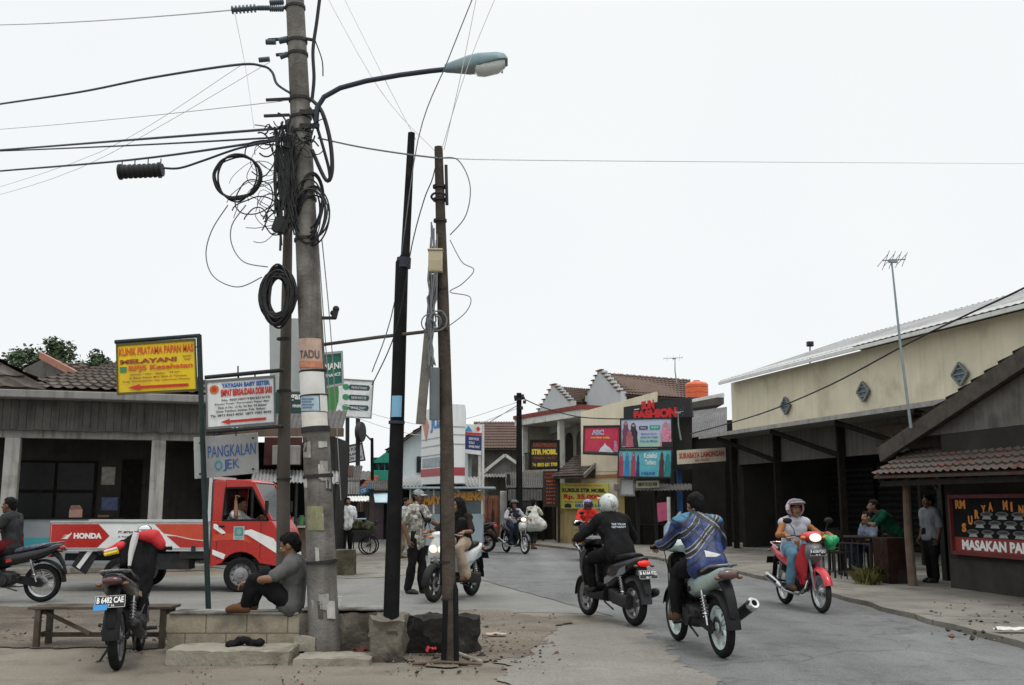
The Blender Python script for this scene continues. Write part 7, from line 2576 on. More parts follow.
sign('driving_course_banner', 'yellow banner reading KURSUS STIR MOBIL Rp. 35.000 on the ochre wall', [(560, 483), (608, 483.5), (609, 509), (560, 508.5)], (36.75, 35.55, 35.55, 36.75), 0.05, mat('banner_yellow', (0.52, 0.50, 0.10), 0.6, var=0.06), [
    ('TELAH DIBUKA PENDAFTARAN', 0.1, 0.05, 0.86, 0.13, I_ORANGE, 0.02), ('KURSUS STIR MOBIL', 0.05, 0.2, 0.95, 0.36, I_BLACK, 0.05), ('Rp. 35.000,-', 0.08, 0.43, 0.92, 0.67, I_RED, 0.06), ('PER JAM', 0.1, 0.72, 0.5, 0.77, I_BLACK), ([(0, 0.3), (0.3, 0), (0.7, 0), (1, 0.3), (1, 1), (0, 1)], 0.1, 0.80, 0.24, 0.96, I_BLACK), ('0812 1314 9', 0.32, 0.81, 0.92, 0.95, I_BLUE, 0.04)])
# banners on the cream shop
SKINP = mat('print_skin', (0.40, 0.24, 0.18), 0.6, var=0.1)
B_RED = mat('banner_red', (0.50, 0.035, 0.075), 0.5, var=0.2, scale=4)
fig = [(0.3, 0.02), (0.5, -0.03), (0.7, 0.02), (0.82, 0.12), (0.8, 0.24), (1, 0.36), (0.95, 0.6), (1.1, 1), (-0.1, 1), (0.05, 0.6), (0, 0.36), (0.2, 0.24), (0.18, 0.12)]
sign('poster_banner', 'red banner with white picture and blue letters on the cream wall', [(584, 426.5), (619.5, 426), (620, 455), (583.5, 453.5)], 34.6, 0.06, B_RED, [
    (0, 0, 0, 1, 0.045, M_IRON), ('ABC', 0.22, 0.13, 0.56, 0.31, I_WHITE, 0.06), ('ABC', 0.235, 0.145, 0.55, 0.295, I_BLUE, 0.0, 0.003), ('serba ada', 0.2, 0.36, 0.72, 0.44, I_YELLOW, 0.02), ([(0, 1), (0.15, 0.55), (0.32, 0.3), (0.42, 0.05), (0.52, 0.3), (0.7, 0.45), (0.85, 0.75), (1, 1)], 0.4, 0.58, 0.85, 0.95, mat('print_white', (0.6, 0.6, 0.66), 0.6, var=0.25, scale=10)), ([(0.2, 0), (0.8, 0.1), (1, 1), (0, 1)], 0.82, 0.5, 0.95, 0.9, mat('print_pink', (0.55, 0.2, 0.35), 0.6, var=0.3, scale=12)), ([(0, 0), (1, 0.2), (1, 1), (0, 1)], 0, 0.9, 1, 1, mat('print_dark', (0.05, 0.06, 0.04), 0.6, var=0.3))], frame=M_IRON, fw=0.05)
sign('fashion_banner', 'pale lilac banner with figures at left and a pink figure at right', [(620.5, 419), (671.5, 418), (672, 447), (621, 448)], 33.6, 0.06, mat('banner_lilac', (0.42, 0.47, 0.60), 0.5, var=0.12, scale=1.2), [
    (0, 0, 0.62, 1, 1, mat('print_mint', (0.34, 0.52, 0.45), 0.6, var=0.12)), (fig, 0.03, 0.1, 0.17, 0.95, mat('print_plum', (0.16, 0.05, 0.09), 0.6, var=0.3, scale=10)), (fig, 0.17, 0.16, 0.33, 0.98, mat('print_black', (0.03, 0.025, 0.03), 0.6, var=0.3)), (fig, 0.1, 0.42, 0.24, 1.0, mat('print_rose', (0.36, 0.11, 0.14), 0.6, var=0.3), 0, 0.003), (1, 0.07, 0.12, 0.125, 0.22, SKINP, 0, 0.004), (1, 0.22, 0.19, 0.28, 0.28, SKINP, 0, 0.004),
    (0, 0.36, 0.26, 0.53, 0.38, mat('print_violet', (0.05, 0.03, 0.10), 0.6)), (0, 0.57, 0.24, 0.77, 0.38, mat('print_teal', (0.02, 0.30, 0.24), 0.6)), ('BUSANA', 0.39, 0.29, 0.5, 0.35, I_WHITE, 0, 0.003), ('MUSLIM', 0.6, 0.28, 0.74, 0.34, I_WHITE, 0, 0.003), ('Menjual Gamis', 0.40, 0.5, 0.7, 0.57, I_BLUE), ('Jilbab dan Hijab', 0.38, 0.62, 0.72, 0.69, I_BLUE), ('Koko dan Mukena', 0.38, 0.74, 0.72, 0.81, I_BLUE),
    (fig, 0.78, 0.15, 0.99, 0.98, mat('print_pink2', (0.55, 0.22, 0.32), 0.6, var=0.4, scale=14)), (1, 0.855, 0.2, 0.92, 0.34, SKINP, 0, 0.003), (0, 0.8, 0.82, 1, 1, mat('print_black2', (0.02, 0.02, 0.02), 0.6), 0, 0.004)], frame=M_IRON, fw=0.04)
sign('fashion_banner', 'turquoise banner with five robed figures below the lilac banner', [(618.5, 450), (672, 449), (671, 477.5), (618, 477)], 33.5, 0.06, mat('banner_turquoise', (0.10, 0.40, 0.48), 0.5, var=0.45, scale=1.6), [
    (fig, 0.01, 0.12, 0.10, 0.97, mat('print_red3', (0.34, 0.05, 0.09), 0.6, var=0.2)), (fig, 0.12, 0.12, 0.21, 0.97, mat('print_blue3', (0.03, 0.18, 0.40), 0.6, var=0.2)), (fig, 0.24, 0.1, 0.33, 0.97, mat('print_red3', (0.34, 0.05, 0.09), 0.6)), (fig, 0.34, 0.2, 0.40, 0.97, mat('print_navy3', (0.02, 0.05, 0.14), 0.6, var=0.2)), (fig, 0.77, 0.12, 0.86, 0.98, mat('print_brown3', (0.08, 0.03, 0.03), 0.6, var=0.2)), (fig, 0.87, 0.18, 0.98, 0.98, mat('print_teal3', (0.02, 0.20, 0.20), 0.6, var=0.2)),
    ('Koleksi', 0.48, 0.12, 0.72, 0.32, I_WHITE, 0.02), ('Terbaru', 0.5, 0.38, 0.7, 0.55, I_WHITE, 0.02), ('HIJAB', 0.44, 0.80, 0.7, 0.93, I_BLUE, 0.04)] + [(1, 0.055 + 0.112 * i - 0.015, 0.15, 0.055 + 0.112 * i + 0.015, 0.25, SKINP, 0, 0.003) for i in range(3)], frame=M_IRON, fw=0.04)
sign('notice_board', 'plain white notice board hanging under the turquoise banner', [(620.5, 479), (633.5, 479), (634, 495.5), (620, 495)], 33.8, 0.04, mat('board_plain', (0.5, 0.5, 0.5), 0.6, var=0.08), [], frame=M_CONC, fw=0.05)
sign('phone_board', 'cream strip with a phone number under the turquoise banner', [(636, 481), (659, 480.5), (659, 487.5), (636, 488)], 33.8, 0.04, mat('strip_cream', (0.52, 0.50, 0.34), 0.6), [('085710101308', 0.08, 0.25, 0.92, 0.8, I_BLACK, 0.04)])
# red channel letters on black backing
rr, ff = sign('channel_letter_sign', 'black fascia with big red letters above the lilac banner', [(623.5, 407), (690, 397), (692, 417), (623.5, 420)], (35.0, 33.3, 33.3, 35.0), 0.12, I_BLACK, [('SUN', 0.28, -0.18, 0.48, 0.40, mat('letter_red', (0.55, 0.02, 0.025), 0.4, var=0.1), 0.08, 0.02), ('FASHION', 0.16, 0.42, 0.80, 0.98, MATS['letter_red'], 0.08, 0.02), (0, 0.17, 0.28, 0.25, 0.33, I_WHITE, 0, 0.02)])
sign('food_stall_sign', 'cream sign with red letters SURABAYA LAMONGAN over the dark bay', [(677, 450.5), (725.5, 447.5), (726, 461), (677.5, 464.5)], 32.4, 0.06, mat('board_cream', (0.48, 0.43, 0.33), 0.6, var=0.1), [('SURABAYA LAMONGAN', 0.04, 0.2, 0.97, 0.62, mat('ink_brick', (0.36, 0.06, 0.05), 0.6), 0.05), ('SEA FOOD', 0.36, 0.72, 0.66, 0.88, I_BROWN, 0.02)])
pk = MB()
panel(pk, P(657, 503, 33.2), P(667, 502, 33.2), P(668, 520, 33.2), P(658, 522, 33.2), 0.04)
pk.thing('poster_board', mat('poster_magenta', (0.42, 0.08, 0.16), 0.6, var=0.3, scale=5), 'small magenta poster board in the dark shop opening', 'sign')
mb = MB()
mb.tube([P(668.5, 497, 33.2), P(669, 522, 33.2)], 0.06, 10)
mb.thing('white_post', mat('post_white', (0.5, 0.52, 0.53), 0.5), 'short white post beside the magenta poster board', 'post')
lt = empty('cloth_shade', 'slanted bluish tarpaulin leaning by the magenta board', 'tarpaulin', P(672, 530, 32.6))
MB().grid(lambda u, v: P(664 + 17 * u, 527 - 15 * u + 9 * v, 32.6 - 0.5 * v) + Z * 0.04 * math.sin(u * 9), 10, 4, 0.01).part('sheet', mat('tarp_bluegrey', (0.20, 0.27, 0.30), 0.7, var=0.25, scale=3), lt)

# far street pole with its fittings
fp = empty('street_pole', 'dark slim street pole between the brown roof house and gabled house', 'pole', V((P(519.5, 548, 35).x, 35, 0)))
MB().tube([V((P(519.5, 548, 35).x, 35, 0)), P(519, 393, 35)], [0.13, 0.09], 14).part('shaft', M_POLEIRON, fp)
mb = MB()
mb.bar(P(514.5, 400, 34.9), P(525, 398, 34.9), 0.06, 0.08)
for x, y in ((515.5, 397), (522.5, 396), (524.5, 402), (521.5, 408)):
    mb.cyl(P(x, y + 1.6, 34.85), P(x, y - 1.6, 34.85), 0.055, n=8)
mb.part('cross_arm', M_IRON, fp)
fl = empty('street_pole', 'thin far pole with a small lamp arm left of the green building', 'pole', V((P(372.5, 540, 46).x, 46, 0)))
MB().tube([V((P(372.5, 540, 46).x, 46, 0)), P(372, 438, 46)], [0.09, 0.07], 10).part('shaft', M_POLEIRON, fl)
MB().tube([P(372, 441, 46), P(366, 435, 46), P(361, 431, 46)], 0.04, 7).part('lamp_arm', M_STEELPOLE, fl)


def antenna(label, base, top, D, n, L, ax_, m):
    a = empty('tv_antenna', label, 'antenna', P(*base, D))
    MB().tube([P(*base, D), P((base[0] + top[0]) / 2 - 1, (base[1] + top[1]) / 2, D), P(*top, D)], [0.028, 0.024, 0.016], 8).part('mast', m, a)
    mb = MB()
    t = P(*top, D)
    ax_ = V(ax_).normalized()
    mb.tube([t - ax_ * L * 0.4, t + ax_ * L * 0.6], 0.012, 6)
    sdv = ax_.cross(Z).normalized()
    for i in range(n):
        q = t + ax_ * L * (-0.38 + 0.95 * i / (n - 1))
        w = 0.2 - 0.008 * i
        dd_ = (sdv * 0.6 + Z * 0.8) if i % 2 else (sdv * 0.8 + Z * 0.4)
        mb.tube([q - dd_ * w, q + dd_ * w], 0.006, 5)
    mb.box(t + ax_ * L * 0.05 - Z * 0.02, (0.14, 0.06, 0.06))
    mb.part('array', m, a)


M_ANT = mat('antenna_alu', (0.24, 0.29, 0.30), 0.5, 0.4, var=0.2)
antenna('tall leaning tv antenna mast in front of the long cream building', (911, 428), (891.5, 260), 17.6, 8, 0.5, (1, 0.3, 0.12), M_ANT)
antenna('short tv antenna above the roofs behind the orange tank', (677, 384), (675, 358), 41, 7, 0.8, (-1, 0.3, 0), M_ANT)
antenna('thin mast with small array on the shed roof by the lilac banner', (681, 440), (678, 412), 33.3, 4, 0.3, (1, 0, 0.1), M_ANT)
from mathutils.bvhtree import BVHTree


def child(root, name):
    for o in root.children:
        if o.name.split('.')[0] == name:
            return o


def surf_print(o, name, m, vs, fs, org, ax_u, ax_v, w, h, ray, lift=0.004):
    """print flat artwork (unit square) onto the mesh of o by casting along ray; local coordinates"""
    bvh = BVHTree.FromPolygons([v.co for v in o.data.vertices], [tuple(p.vertices) for p in o.data.polygons])
    ray = V(ray).normalized()
    out = []
    for x, y in vs:
        p = V(org) + V(ax_u) * (x - 0.5) * w + V(ax_v) * (y - 0.5) * h
        hit = bvh.ray_cast(p - ray * 1.0, ray)
        out.append((hit[0] if hit[0] else p) - ray * lift)
    return MB().add(out, fs).part(name, m, o, local=True)


def gridshape(pts_fn, nu, nv):
    vs = [pts_fn(i / nu, j / nv) for i in range(nu + 1) for j in range(nv + 1)]
    fs = [(i * (nv + 1) + j, (i + 1) * (nv + 1) + j, (i + 1) * (nv + 1) + j + 1, i * (nv + 1) + j + 1) for i in range(nu) for j in range(nv)]
    return vs, fs


# ================================================================== PICKUP TRUCK
TX, TY = -5.73, 17.75
tr = empty('pickup_truck', 'red and white dealer pickup truck reading HONDA waiting on the side road', 'pickup truck', (TX, TY, 0))
T_RED = gloss('truck_red', (0.42, 0.022, 0.016))
T_WHITE = gloss('truck_white', (0.76, 0.76, 0.74))
T_ORANGE = gloss('truck_orange', (0.52, 0.06, 0.025))
HW = 0.76


def sym_prism(mb, pts, y0, y1, m=0):
    return mb.prism([(x, y0, z) for x, z in pts], (0, y1 - y0, 0), m)


mb = MB()
for y0 in (-HW, HW - 0.05):
    # arch front and door below the window
    arch = [(1.22 + 0.46 * math.cos(a), 0.29 + 0.37 * math.sin(a)) for a in [PI * k / 12 for k in range(13)]]
    sym_prism(mb, [(2.05, 0.42), (2.06, 0.85), (2.0, 1.0), (1.85, 1.17), (0.58, 1.17), (0.58, 0.42)] + [(x, z) for x, z in reversed(arch) if z > 0.40], y0, y0 + 0.05)
    sym_prism(mb, [(0.58, 1.168), (0.80, 1.168), (0.84, 1.70), (0.84, 1.84), (0.58, 1.84)], y0 + 0.015, y0 + 0.05)
    sym_prism(mb, [(0.84, 1.72), (1.40, 1.72), (1.46, 1.80), (1.34, 1.85), (0.84, 1.86)], y0 + 0.02, y0 + 0.055)
    sym_prism(mb, [(1.78, 1.168), (1.86, 1.168), (1.47, 1.80), (1.39, 1.73)], y0 + 0.015, y0 + 0.05)
    sym_prism(mb, [(0.80, 1.165), (1.80, 1.165), (1.78, 1.185), (0.80, 1.185)], y0 + 0.012, y0 + 0.05)
sym_prism(mb, [(0.58, 1.83), (1.36, 1.86), (1.45, 1.81), (1.42, 1.79), (1.34, 1.82), (0.58, 1.79)], -HW + 0.05, HW - 0.05)
sym_prism(mb, [(1.86, 1.17), (2.0, 1.0), (2.06, 0.85), (2.05, 0.42), (2.0, 0.42), (1.98, 0.86), (1.93, 0.98), (1.82, 1.13)], -HW + 0.05, HW - 0.05)
cab = mb.part('cab', T_RED, tr, local=True, bevel=0.018)
sym_prism(MB(), [(0.56, 0.45), (0.578, 0.45), (0.578, 1.82), (0.56, 1.82)], -HW + 0.02, HW - 0.02).part('rear_wall', M_GLASS, tr, local=True)
mb = MB()
sym_prism(mb, [(0.62, 0.44), (1.9, 0.44), (1.9, 0.5), (0.62, 0.5)], -HW + 0.06, HW - 0.06)
for y in (-0.62, 0.1):
    mb.box((0.95, y + 0.25, 0.66), (0.46, 0.5, 0.2))
    mb.box((0.70, y + 0.25, 0.95), (0.1, 0.48, 0.6))
mb.box((1.72, 0, 0.95), (0.22, 1.3, 0.2))
mb.part('cab_interior', BLACK_PLASTIC, tr, local=True)
M_TGLASS = mat('truck_glass', (0.02, 0.022, 0.025), 0.05, var=0, alpha=0.5, spec=0.6)
sym_prism(MB(), [(1.84, 1.18), (1.45, 1.79), (1.435, 1.785), (1.825, 1.175)], -HW + 0.06, HW - 0.06).part('windscreen', M_TGLASS, tr, local=True)
mb = MB()
for (p, q) in (((0.80, 1.185), (0.84, 1.715)), ((0.84, 1.715), (1.395, 1.725)), ((1.395, 1.725), (1.77, 1.185)), ((0.80, 1.18), (1.78, 1.18))):
    mb.bar((p[0], -HW - 0.004 + 0.012, p[1]), (q[0], -HW - 0.004 + 0.012, q[1]), 0.02, 0.03)
mb.part('window_seal', BLACK_PLASTIC, tr, local=True)
sf = MB()
for x in (0.70, 1.62):
    sf.prism([(x, -HW - 0.003, 0.55), (x + 0.008, -HW - 0.003, 0.55), (x + 0.008, -HW - 0.003, 1.16), (x, -HW - 0.003, 1.16)], (0, 0.002, 0))
sf.prism([(0.70, -HW - 0.003, 0.55), (0.82, -HW - 0.003, 0.55), (0.82, -HW - 0.003, 0.557), (0.70, -HW - 0.003, 0.557)], (0, 0.002, 0))
dr = sf.part('door', BLACK_PLASTIC, tr, local=True)
MB().box((0.79, -HW - 0.012, 1.08), (0.12, 0.022, 0.03)).part('handle', BLACK_PLASTIC, dr, local=True, bevel=0.005)
# painted swooshes on the cab side
mb = MB()
y = -HW - 0.004
mb.prism([(1.05, y, 0.98), (1.35, y, 0.94), (1.99, y, 0.63), (2.03, y, 0.75), (1.90, y, 0.88), (1.42, y, 1.03)], (0, 0.003, 0))
mb.prism([(0.62, y, 1.05), (0.85, y, 0.93), (0.88, y, 0.98), (0.68, y, 1.12), (0.62, y, 1.12)], (0, 0.003, 0))
mb.prism([(0.62, y, 0.62), (0.86, y, 0.54), (0.9, y, 0.62), (0.62, y, 0.70)], (0, 0.003, 0))
mb.part('white_stripe', T_WHITE, cab, local=True)
mb = MB()
mb.prism([(0.62, y, 0.84), (1.1, y, 0.86), (1.45, y, 0.80), (1.3, y, 0.92), (1.0, y, 0.97), (0.62, y, 0.94)], (0, 0.003, 0))
mb.part('orange_stripe', T_ORANGE, cab, local=True)
F = Face((1.05, -HW - 0.004, 1.08), (1.28, -HW - 0.004, 1.08), (1.05, -HW - 0.004, 0.86), 0.004)
mb = MB()
F.rect(mb, 0, 0, 1, 1, 0)
F.rect(mb, 0.1, 0.08, 0.9, 0.72, 1, 0.001)
F.rect(mb, 0.15, 0.8, 0.85, 0.9, 2, 0.001)
F.disc(mb, 0.5, 0.4, 0.22, 0.22, 2, 0.002)
mb.part('door_sticker', [mat('st_pale', (0.35, 0.42, 0.40), 0.5), mat('st_teal', (0.10, 0.24, 0.24), 0.5, var=0.2), mat('st_mint', (0.2, 0.36, 0.33), 0.5)], cab, local=True)
# cargo bed
mb = MB()
mb.box((-0.78, 0, 0.70), (2.62, 2 * HW - 0.02, 0.06))
mb.part('bed_floor', T_WHITE, tr, local=True, bevel=0.006)
for sy in (-1, 1):
    so_ = MB()
    so_.box((-0.78, sy * (HW + 0.005), 0.925), (2.62, 0.035, 0.42))
    sb = so_.part('side_board', T_WHITE, tr, local=True, bevel=0.008)
    mb = MB()
    mb.box((-0.78, sy * (HW + 0.005), 1.152), (2.66, 0.06, 0.035))
    mb.part('rail', mat('rail_grey', (0.36, 0.38, 0.37), 0.5, 0.2, var=0.15), sb, local=True, bevel=0.006)
    if sy < 0:
        yy = -(HW + 0.005 + 0.0175)
        F = Face((-2.08, yy, 1.125), (0.52, yy, 1.125), (-2.08, yy, 0.725), 0.004)
        mb = MB()
        F.poly(mb, [(0.0, 0.02), (0.30, 0.02), (0.375, 0.5), (0.30, 0.98), (0.0, 0.98)])
        mb.part('red_panel', T_RED, sb, local=True)
        mb = MB()
        F.poly(mb, [(0.74, 0.5), (0.80, 0.52), (0.9, 0.66), (1.0, 0.72), (1.0, 0.98), (0.83, 0.98)])
        mb.part('red_panel', T_RED, sb, local=True)
        mb = MB()
        F.poly(mb, [(0.66, 0.02), (1.0, 0.02), (1.0, 0.68), (0.9, 0.62), (0.80, 0.48), (0.72, 0.40)])
        mb.part('orange_panel', T_ORANGE, sb, local=True)
        mb = MB()
        F.text(mb, 'HONDA', 0.145, 0.38, 0.325, 0.62, bold=0.06, h=0.003)
        for k in range(4):
            F.poly(mb, [(0.065 + 0.006 * k, 0.62 - 0.07 * k), (0.10, 0.56 - 0.03 * k), (0.132, 0.34 + 0.02 * k), (0.122, 0.5), (0.105, 0.63 - 0.04 * k)], 0, 0.003 + 0.0004 * k)
        mb.part('lettering', T_WHITE, sb, local=True)
        mb = MB()
        F.text(mb, 'PT. MITRA SENTOSA', 0.43, 0.30, 0.62, 0.40, bold=0.03, h=0.002)
        mb.part('lettering', I_BLACK, sb, local=True)
        mb = MB()
        F.text(mb, 'Jl. Raya Setia Mekar', 0.43, 0.5, 0.60, 0.58, bold=0.02, h=0.002)
        mb.part('lettering', I_BLACK, sb, local=True)
    for x in (-1.9, -0.8, 0.3):
        MB().box((x, sy * (HW + 0.025), 0.71), (0.07, 0.012, 0.1)).part('hinge', M_IRON, sb, local=True)
MB().box((-2.10, 0, 0.925), (0.04, 2 * HW, 0.42)).part('tailgate', T_RED, tr, local=True, bevel=0.008)
mb = MB()
for y in (-HW + 0.04, HW - 0.04):
    mb.bar((0.525, y, 0.70), (0.525, y, 1.90), 0.05)
mb.bar((0.525, -HW + 0.02, 1.89), (0.525, HW - 0.02, 1.89), 0.05)
for z in (1.3, 1.55, 1.72):
    mb.bar((0.525, -HW + 0.06, z), (0.525, HW - 0.06, z), 0.03)
mb.part('guard_frame', mat('guard_white', (0.50, 0.53, 0.52), 0.5, var=0.1), tr, local=True)
mb = MB()
for y in (-0.35, 0.35):
    mb.box((-0.4, y, 0.56), (3.2, 0.08, 0.12))
mb.box((-0.1, -0.5, 0.50), (0.6, 0.34, 0.26))
mb.box((0.3, -0.68, 0.62), (0.5, 0.06, 0.14))
mb.bar((-1.45, -0.7, 0.66), (-1.62, -0.7, 0.36), 0.28, 0.02, (0, 1, 0))
mb.part('chassis', M_IRON, tr, local=True)
mb = MB()
mb.bar((-1.42, -0.72, 0.69), (-1.62, -0.72, 0.40), 0.03, 0.07)
mb.part('bed_stay', T_WHITE, tr, local=True)
MB().box((2.07, 0, 0.5), (0.08, 1.5, 0.2)).part('bumper', T_WHITE, tr, local=True, bevel=0.03)
for sy in (-1, 1):
    MB().ell((2.045, sy * 0.55, 0.80), (0.04, 0.15, 0.08)).part('headlight', LENS_CLEAR, tr, local=True)
    MB().ell((2.0, sy * 0.73, 0.78), (0.06, 0.035, 0.06)).part('turn_signal', LENS_AMBER, tr, local=True)
    mb = MB()
    mb.tube([(1.74, sy * HW, 1.2), (1.78, sy * (HW + 0.14), 1.24), (1.78, sy * (HW + 0.15), 1.35)], 0.01, 6)
    mb.box((1.78, sy * (HW + 0.16), 1.4), (0.04, 0.13, 0.2))
    mb.part('mirror', BLACK_PLASTIC, tr, local=True)
    MB().box((-2.13, sy * 0.6, 0.62), (0.04, 0.2, 0.1)).part('tail_light', LENS_RED, tr, local=True)
for o in [q for c_ in tr.children for q in (c_, *c_.children)]:      # short cab over the wheels
    for v in o.data.vertices:
        v.co.x = 0.71 + (v.co.x - 0.58) * 0.79 if v.co.x > 0.555 else v.co.x + 0.13
for x in (1.215, -0.79):
    for sy in (-1, 1):
        c = V((x, sy * 0.66, 0.285))
        s = sy
        w = MB()
        w.lathe([(0.185, -0.06 * s), (0.19, 0.055 * s), (0.175, 0.06 * s), (0.165, 0.03 * s), (0.13, 0.02 * s), (0.12, 0.05 * s), (0.06, 0.06 * s), (0.05, 0.075 * s), (0.001, 0.08 * s)], c, (0, 1, 0), 30)
        wo = w.part('wheel', mat('truck_rim', (0.34, 0.34, 0.35), 0.45, 0.5, var=0.2, dirt=(0.12, 0.1, 0.08)), tr, local=True)
        h = MB()
        for k in range(10):
            a = 2 * PI * k / 10
            q = c + V((0.148 * math.cos(a), 0.0272 * s, 0.148 * math.sin(a)))
            h.cyl(q, q + V((0, 0.004 * s, 0)), 0.014, n=8)
        h.part('rim_hole', I_BLACK, wo, local=True)
        t = MB()
        t.lathe([(0.185, -0.08), (0.255, -0.085), (0.285, -0.06), (0.288, 0), (0.285, 0.06), (0.255, 0.085), (0.185, 0.08), (0.18, 0), (0.185, -0.08)], c, (0, 1, 0), 36)
        t.part('tyre', TYRE, wo, local=True)

SHIRT_WHITE = mat('cloth_white', (0.68, 0.69, 0.70), 0.9, var=0.1, scale=6)
CLOTH_BLACK = mat('cloth_black', (0.012, 0.012, 0.013), 0.9, var=0.3, scale=6)
CLOTH_CHARCOAL = mat('cloth_charcoal', (0.035, 0.036, 0.038), 0.9, var=0.25, scale=6)
DENIM = mat('denim', (0.10, 0.19, 0.27), 0.9, var=0.3, scale=7, bump=0.2, bscale=200)
DENIM_DARK = mat('denim_dark', (0.02, 0.03, 0.05), 0.9, var=0.3, scale=7)
SHOE_DARK = mat('shoe_dark', (0.02, 0.018, 0.016), 0.6, var=0.2)
SANDAL = mat('sandal_brown', (0.09, 0.05, 0.03), 0.8, var=0.2)

GRIP = dict(handL=(0.9, 0, -0.3), handR=(0.9, 0, -0.3), palmL=(0, 0, -1), palmR=(0, 0, -1), thumbL=(0, -1, 0), thumbR=(0, 1, 0), curl=0.75)

J = standing()
J.update(pelvis=V((0, 0, 0.0)), chest=V((0.03, 0, 0.40)), neck=V((0.06, 0, 0.50)), head=V((0.10, 0, 0.60)))
for s, k in (('L', 1), ('R', -1)):
    J['sh' + s] = V((0.03, 0.18 * k, 0.42))
    J['el' + s] = V((0.24, 0.27 * k, 0.26))
    J['wr' + s] = V((0.40, 0.1 * k, 0.38))
    J['hip' + s] = V((0.04, 0.09 * k, 0.0))
    J['kn' + s] = V((0.34, 0.16 * k, 0.26))
    J['an' + s] = V((0.42, 0.14 * k, -0.17))
    J['toe' + s] = V((0.58, 0.15 * k, -0.22))
person('person in a white shirt driving the red pickup, arm raised in the window', {**J, 'elR': V((0.12, -0.36, 0.42)), 'wrR': V((0.10, -0.34, 0.66))}, (TX + 0.98, TY - 0.36, 0.84), 0.0,
       dict(skin=SKIN, shirt=(SHIRT_WHITE, 'short'), trousers=(CLOTH_BLACK, 'long'), shoes=SHOE_DARK, hair='short', handR=(0, 0.1, 1), palmR=(1, 0, 0), thumbR=(0, 1, 0), curl=0.9))

# ================================================================== BIKES AND RIDERS


def at_wheels(rear, front):
    """root position and turn from the pixels where the two tyres touch the road"""
    a, b = G(*rear, 0.01), G(*front, 0.01)
    return (a + b) / 2, heading(b.x - a.x, b.y - a.y)


# blue jacket on the silver green motorcycle
loc, rz = at_wheels((722, 657.5), (679, 641))
P_SILVER = gloss('paint_silvergreen', (0.32, 0.40, 0.37))
bike('silver green motorcycle with pale alloy wheels and fat upswept exhaust, nearest on the road', loc, rz, dict(paint=P_SILVER, tail_size=1.2, shield=BLACK_PLASTIC, cowl=BLACK_PLASTIC, stripe=BLACK_PLASTIC, rim=mat('rim_mint', (0.50, 0.60, 0.58), 0.4, var=0.1), wheel='five', racing=True, mudguard=BLACK_PLASTIC, mirrors=False, tail=mat('tail_smoke', (0.10, 0.055, 0.05), 0.2, var=0.1, coat=0.5), shock=CHROME), 'motorbikes in traffic', rx=rad(-2))
n = NT('blue_stripe_jacket')
X, Y, Zc = n.xyz()
ay = n.math('ABSOLUTE', Y)
d1 = n.math('ADD', n.math('MULTIPLY', Y, 0.95), Zc)          # diagonals climbing to one shoulder
d2 = n.math('SUBTRACT', Zc, n.math('MULTIPLY', Y, 0.8))
base = n.mix(n.mrange(n.math('ADD', Zc, n.math('MULTIPLY', ay, 0.25)), 1.31, 1.34, 0, 1), (0.010, 0.028, 0.125), (0.016, 0.14, 0.25))
DK, WH, BL = (0.010, 0.011, 0.015), (0.27, 0.28, 0.28), (0.012, 0.04, 0.2)
s1 = n.ramp(n.mrange(d1, 0.95, 1.45, 0, 1), [(0, 0), (0.12, 1), (0.17, 0), (0.28, 1), (0.355, 0), (0.38, 1), (0.44, 0), (0.60, 1), (0.64, 0), (0.70, 1), (0.80, 0), (0.9, 1), (0.96, 0)], True)
w1 = n.ramp(n.mrange(d1, 0.95, 1.45, 0, 1), [(0, 0), (0.265, 1), (0.28, 0), (0.355, 1), (0.38, 0), (0.44, 1), (0.455, 0), (0.69, 1), (0.70, 0), (0.80, 1), (0.815, 0)], True)
s2 = n.ramp(n.mrange(d2, 0.95, 1.45, 0, 1), [(0, 0), (0.2, 1), (0.25, 0), (0.45, 1), (0.48, 0), (0.68, 1), (0.80, 0), (0.84, 1), (0.92, 0)], True)
w2 = n.ramp(n.mrange(d2, 0.95, 1.45, 0, 1), [(0, 0), (0.80, 1), (0.82, 0), (0.835, 1), (0.84, 0)], True)
c = n.mix(s1, base, DK)
c = n.mix(w1, c, WH)
c = n.mix(n.math('MULTIPLY', s2, 0.95), c, DK)
c = n.mix(w2, c, WH)
n.color(n.scale(c, n.mrange(n.noise(6), 0.3, 0.7, 0.85, 1.15)))
n.rough(0.55)
M_BLUEJACKET = n.m
r = person('person in a blue striped jacket, bareheaded, riding the silver green motorcycle', riding(0.79, 0.2, hipx=-0.26, elbow=-0.02, tz=0.36), loc, rz,
           dict(skin=SKIN, shirt=(M_BLUEJACKET, 'long'), shirt_name='jacket', shirt_g=0.036, hem=0.05, collar=True, build=1.06, trousers=(CLOTH_BLACK, 'long'), shoes=SANDAL, hair='short', face=(1, 0.15, -0.12), wr=0.018, **GRIP), 'riders on motorbikes')
jk = child(r, 'jacket')
vs, fs = gridshape(lambda u, v: (u * 0.55 + 0.45 * v * u + 0.02, v * 0.9 * (1 - 0.65 * u)), 8, 6)
surf_print(jk, 'emblem', mat('print_pale', (0.50, 0.50, 0.48), 0.6), vs, fs, (-0.5, -0.03, 0.96), (0, -1, 0), (0, 0, 1), 0.17, 0.07, (1, 0, 0))

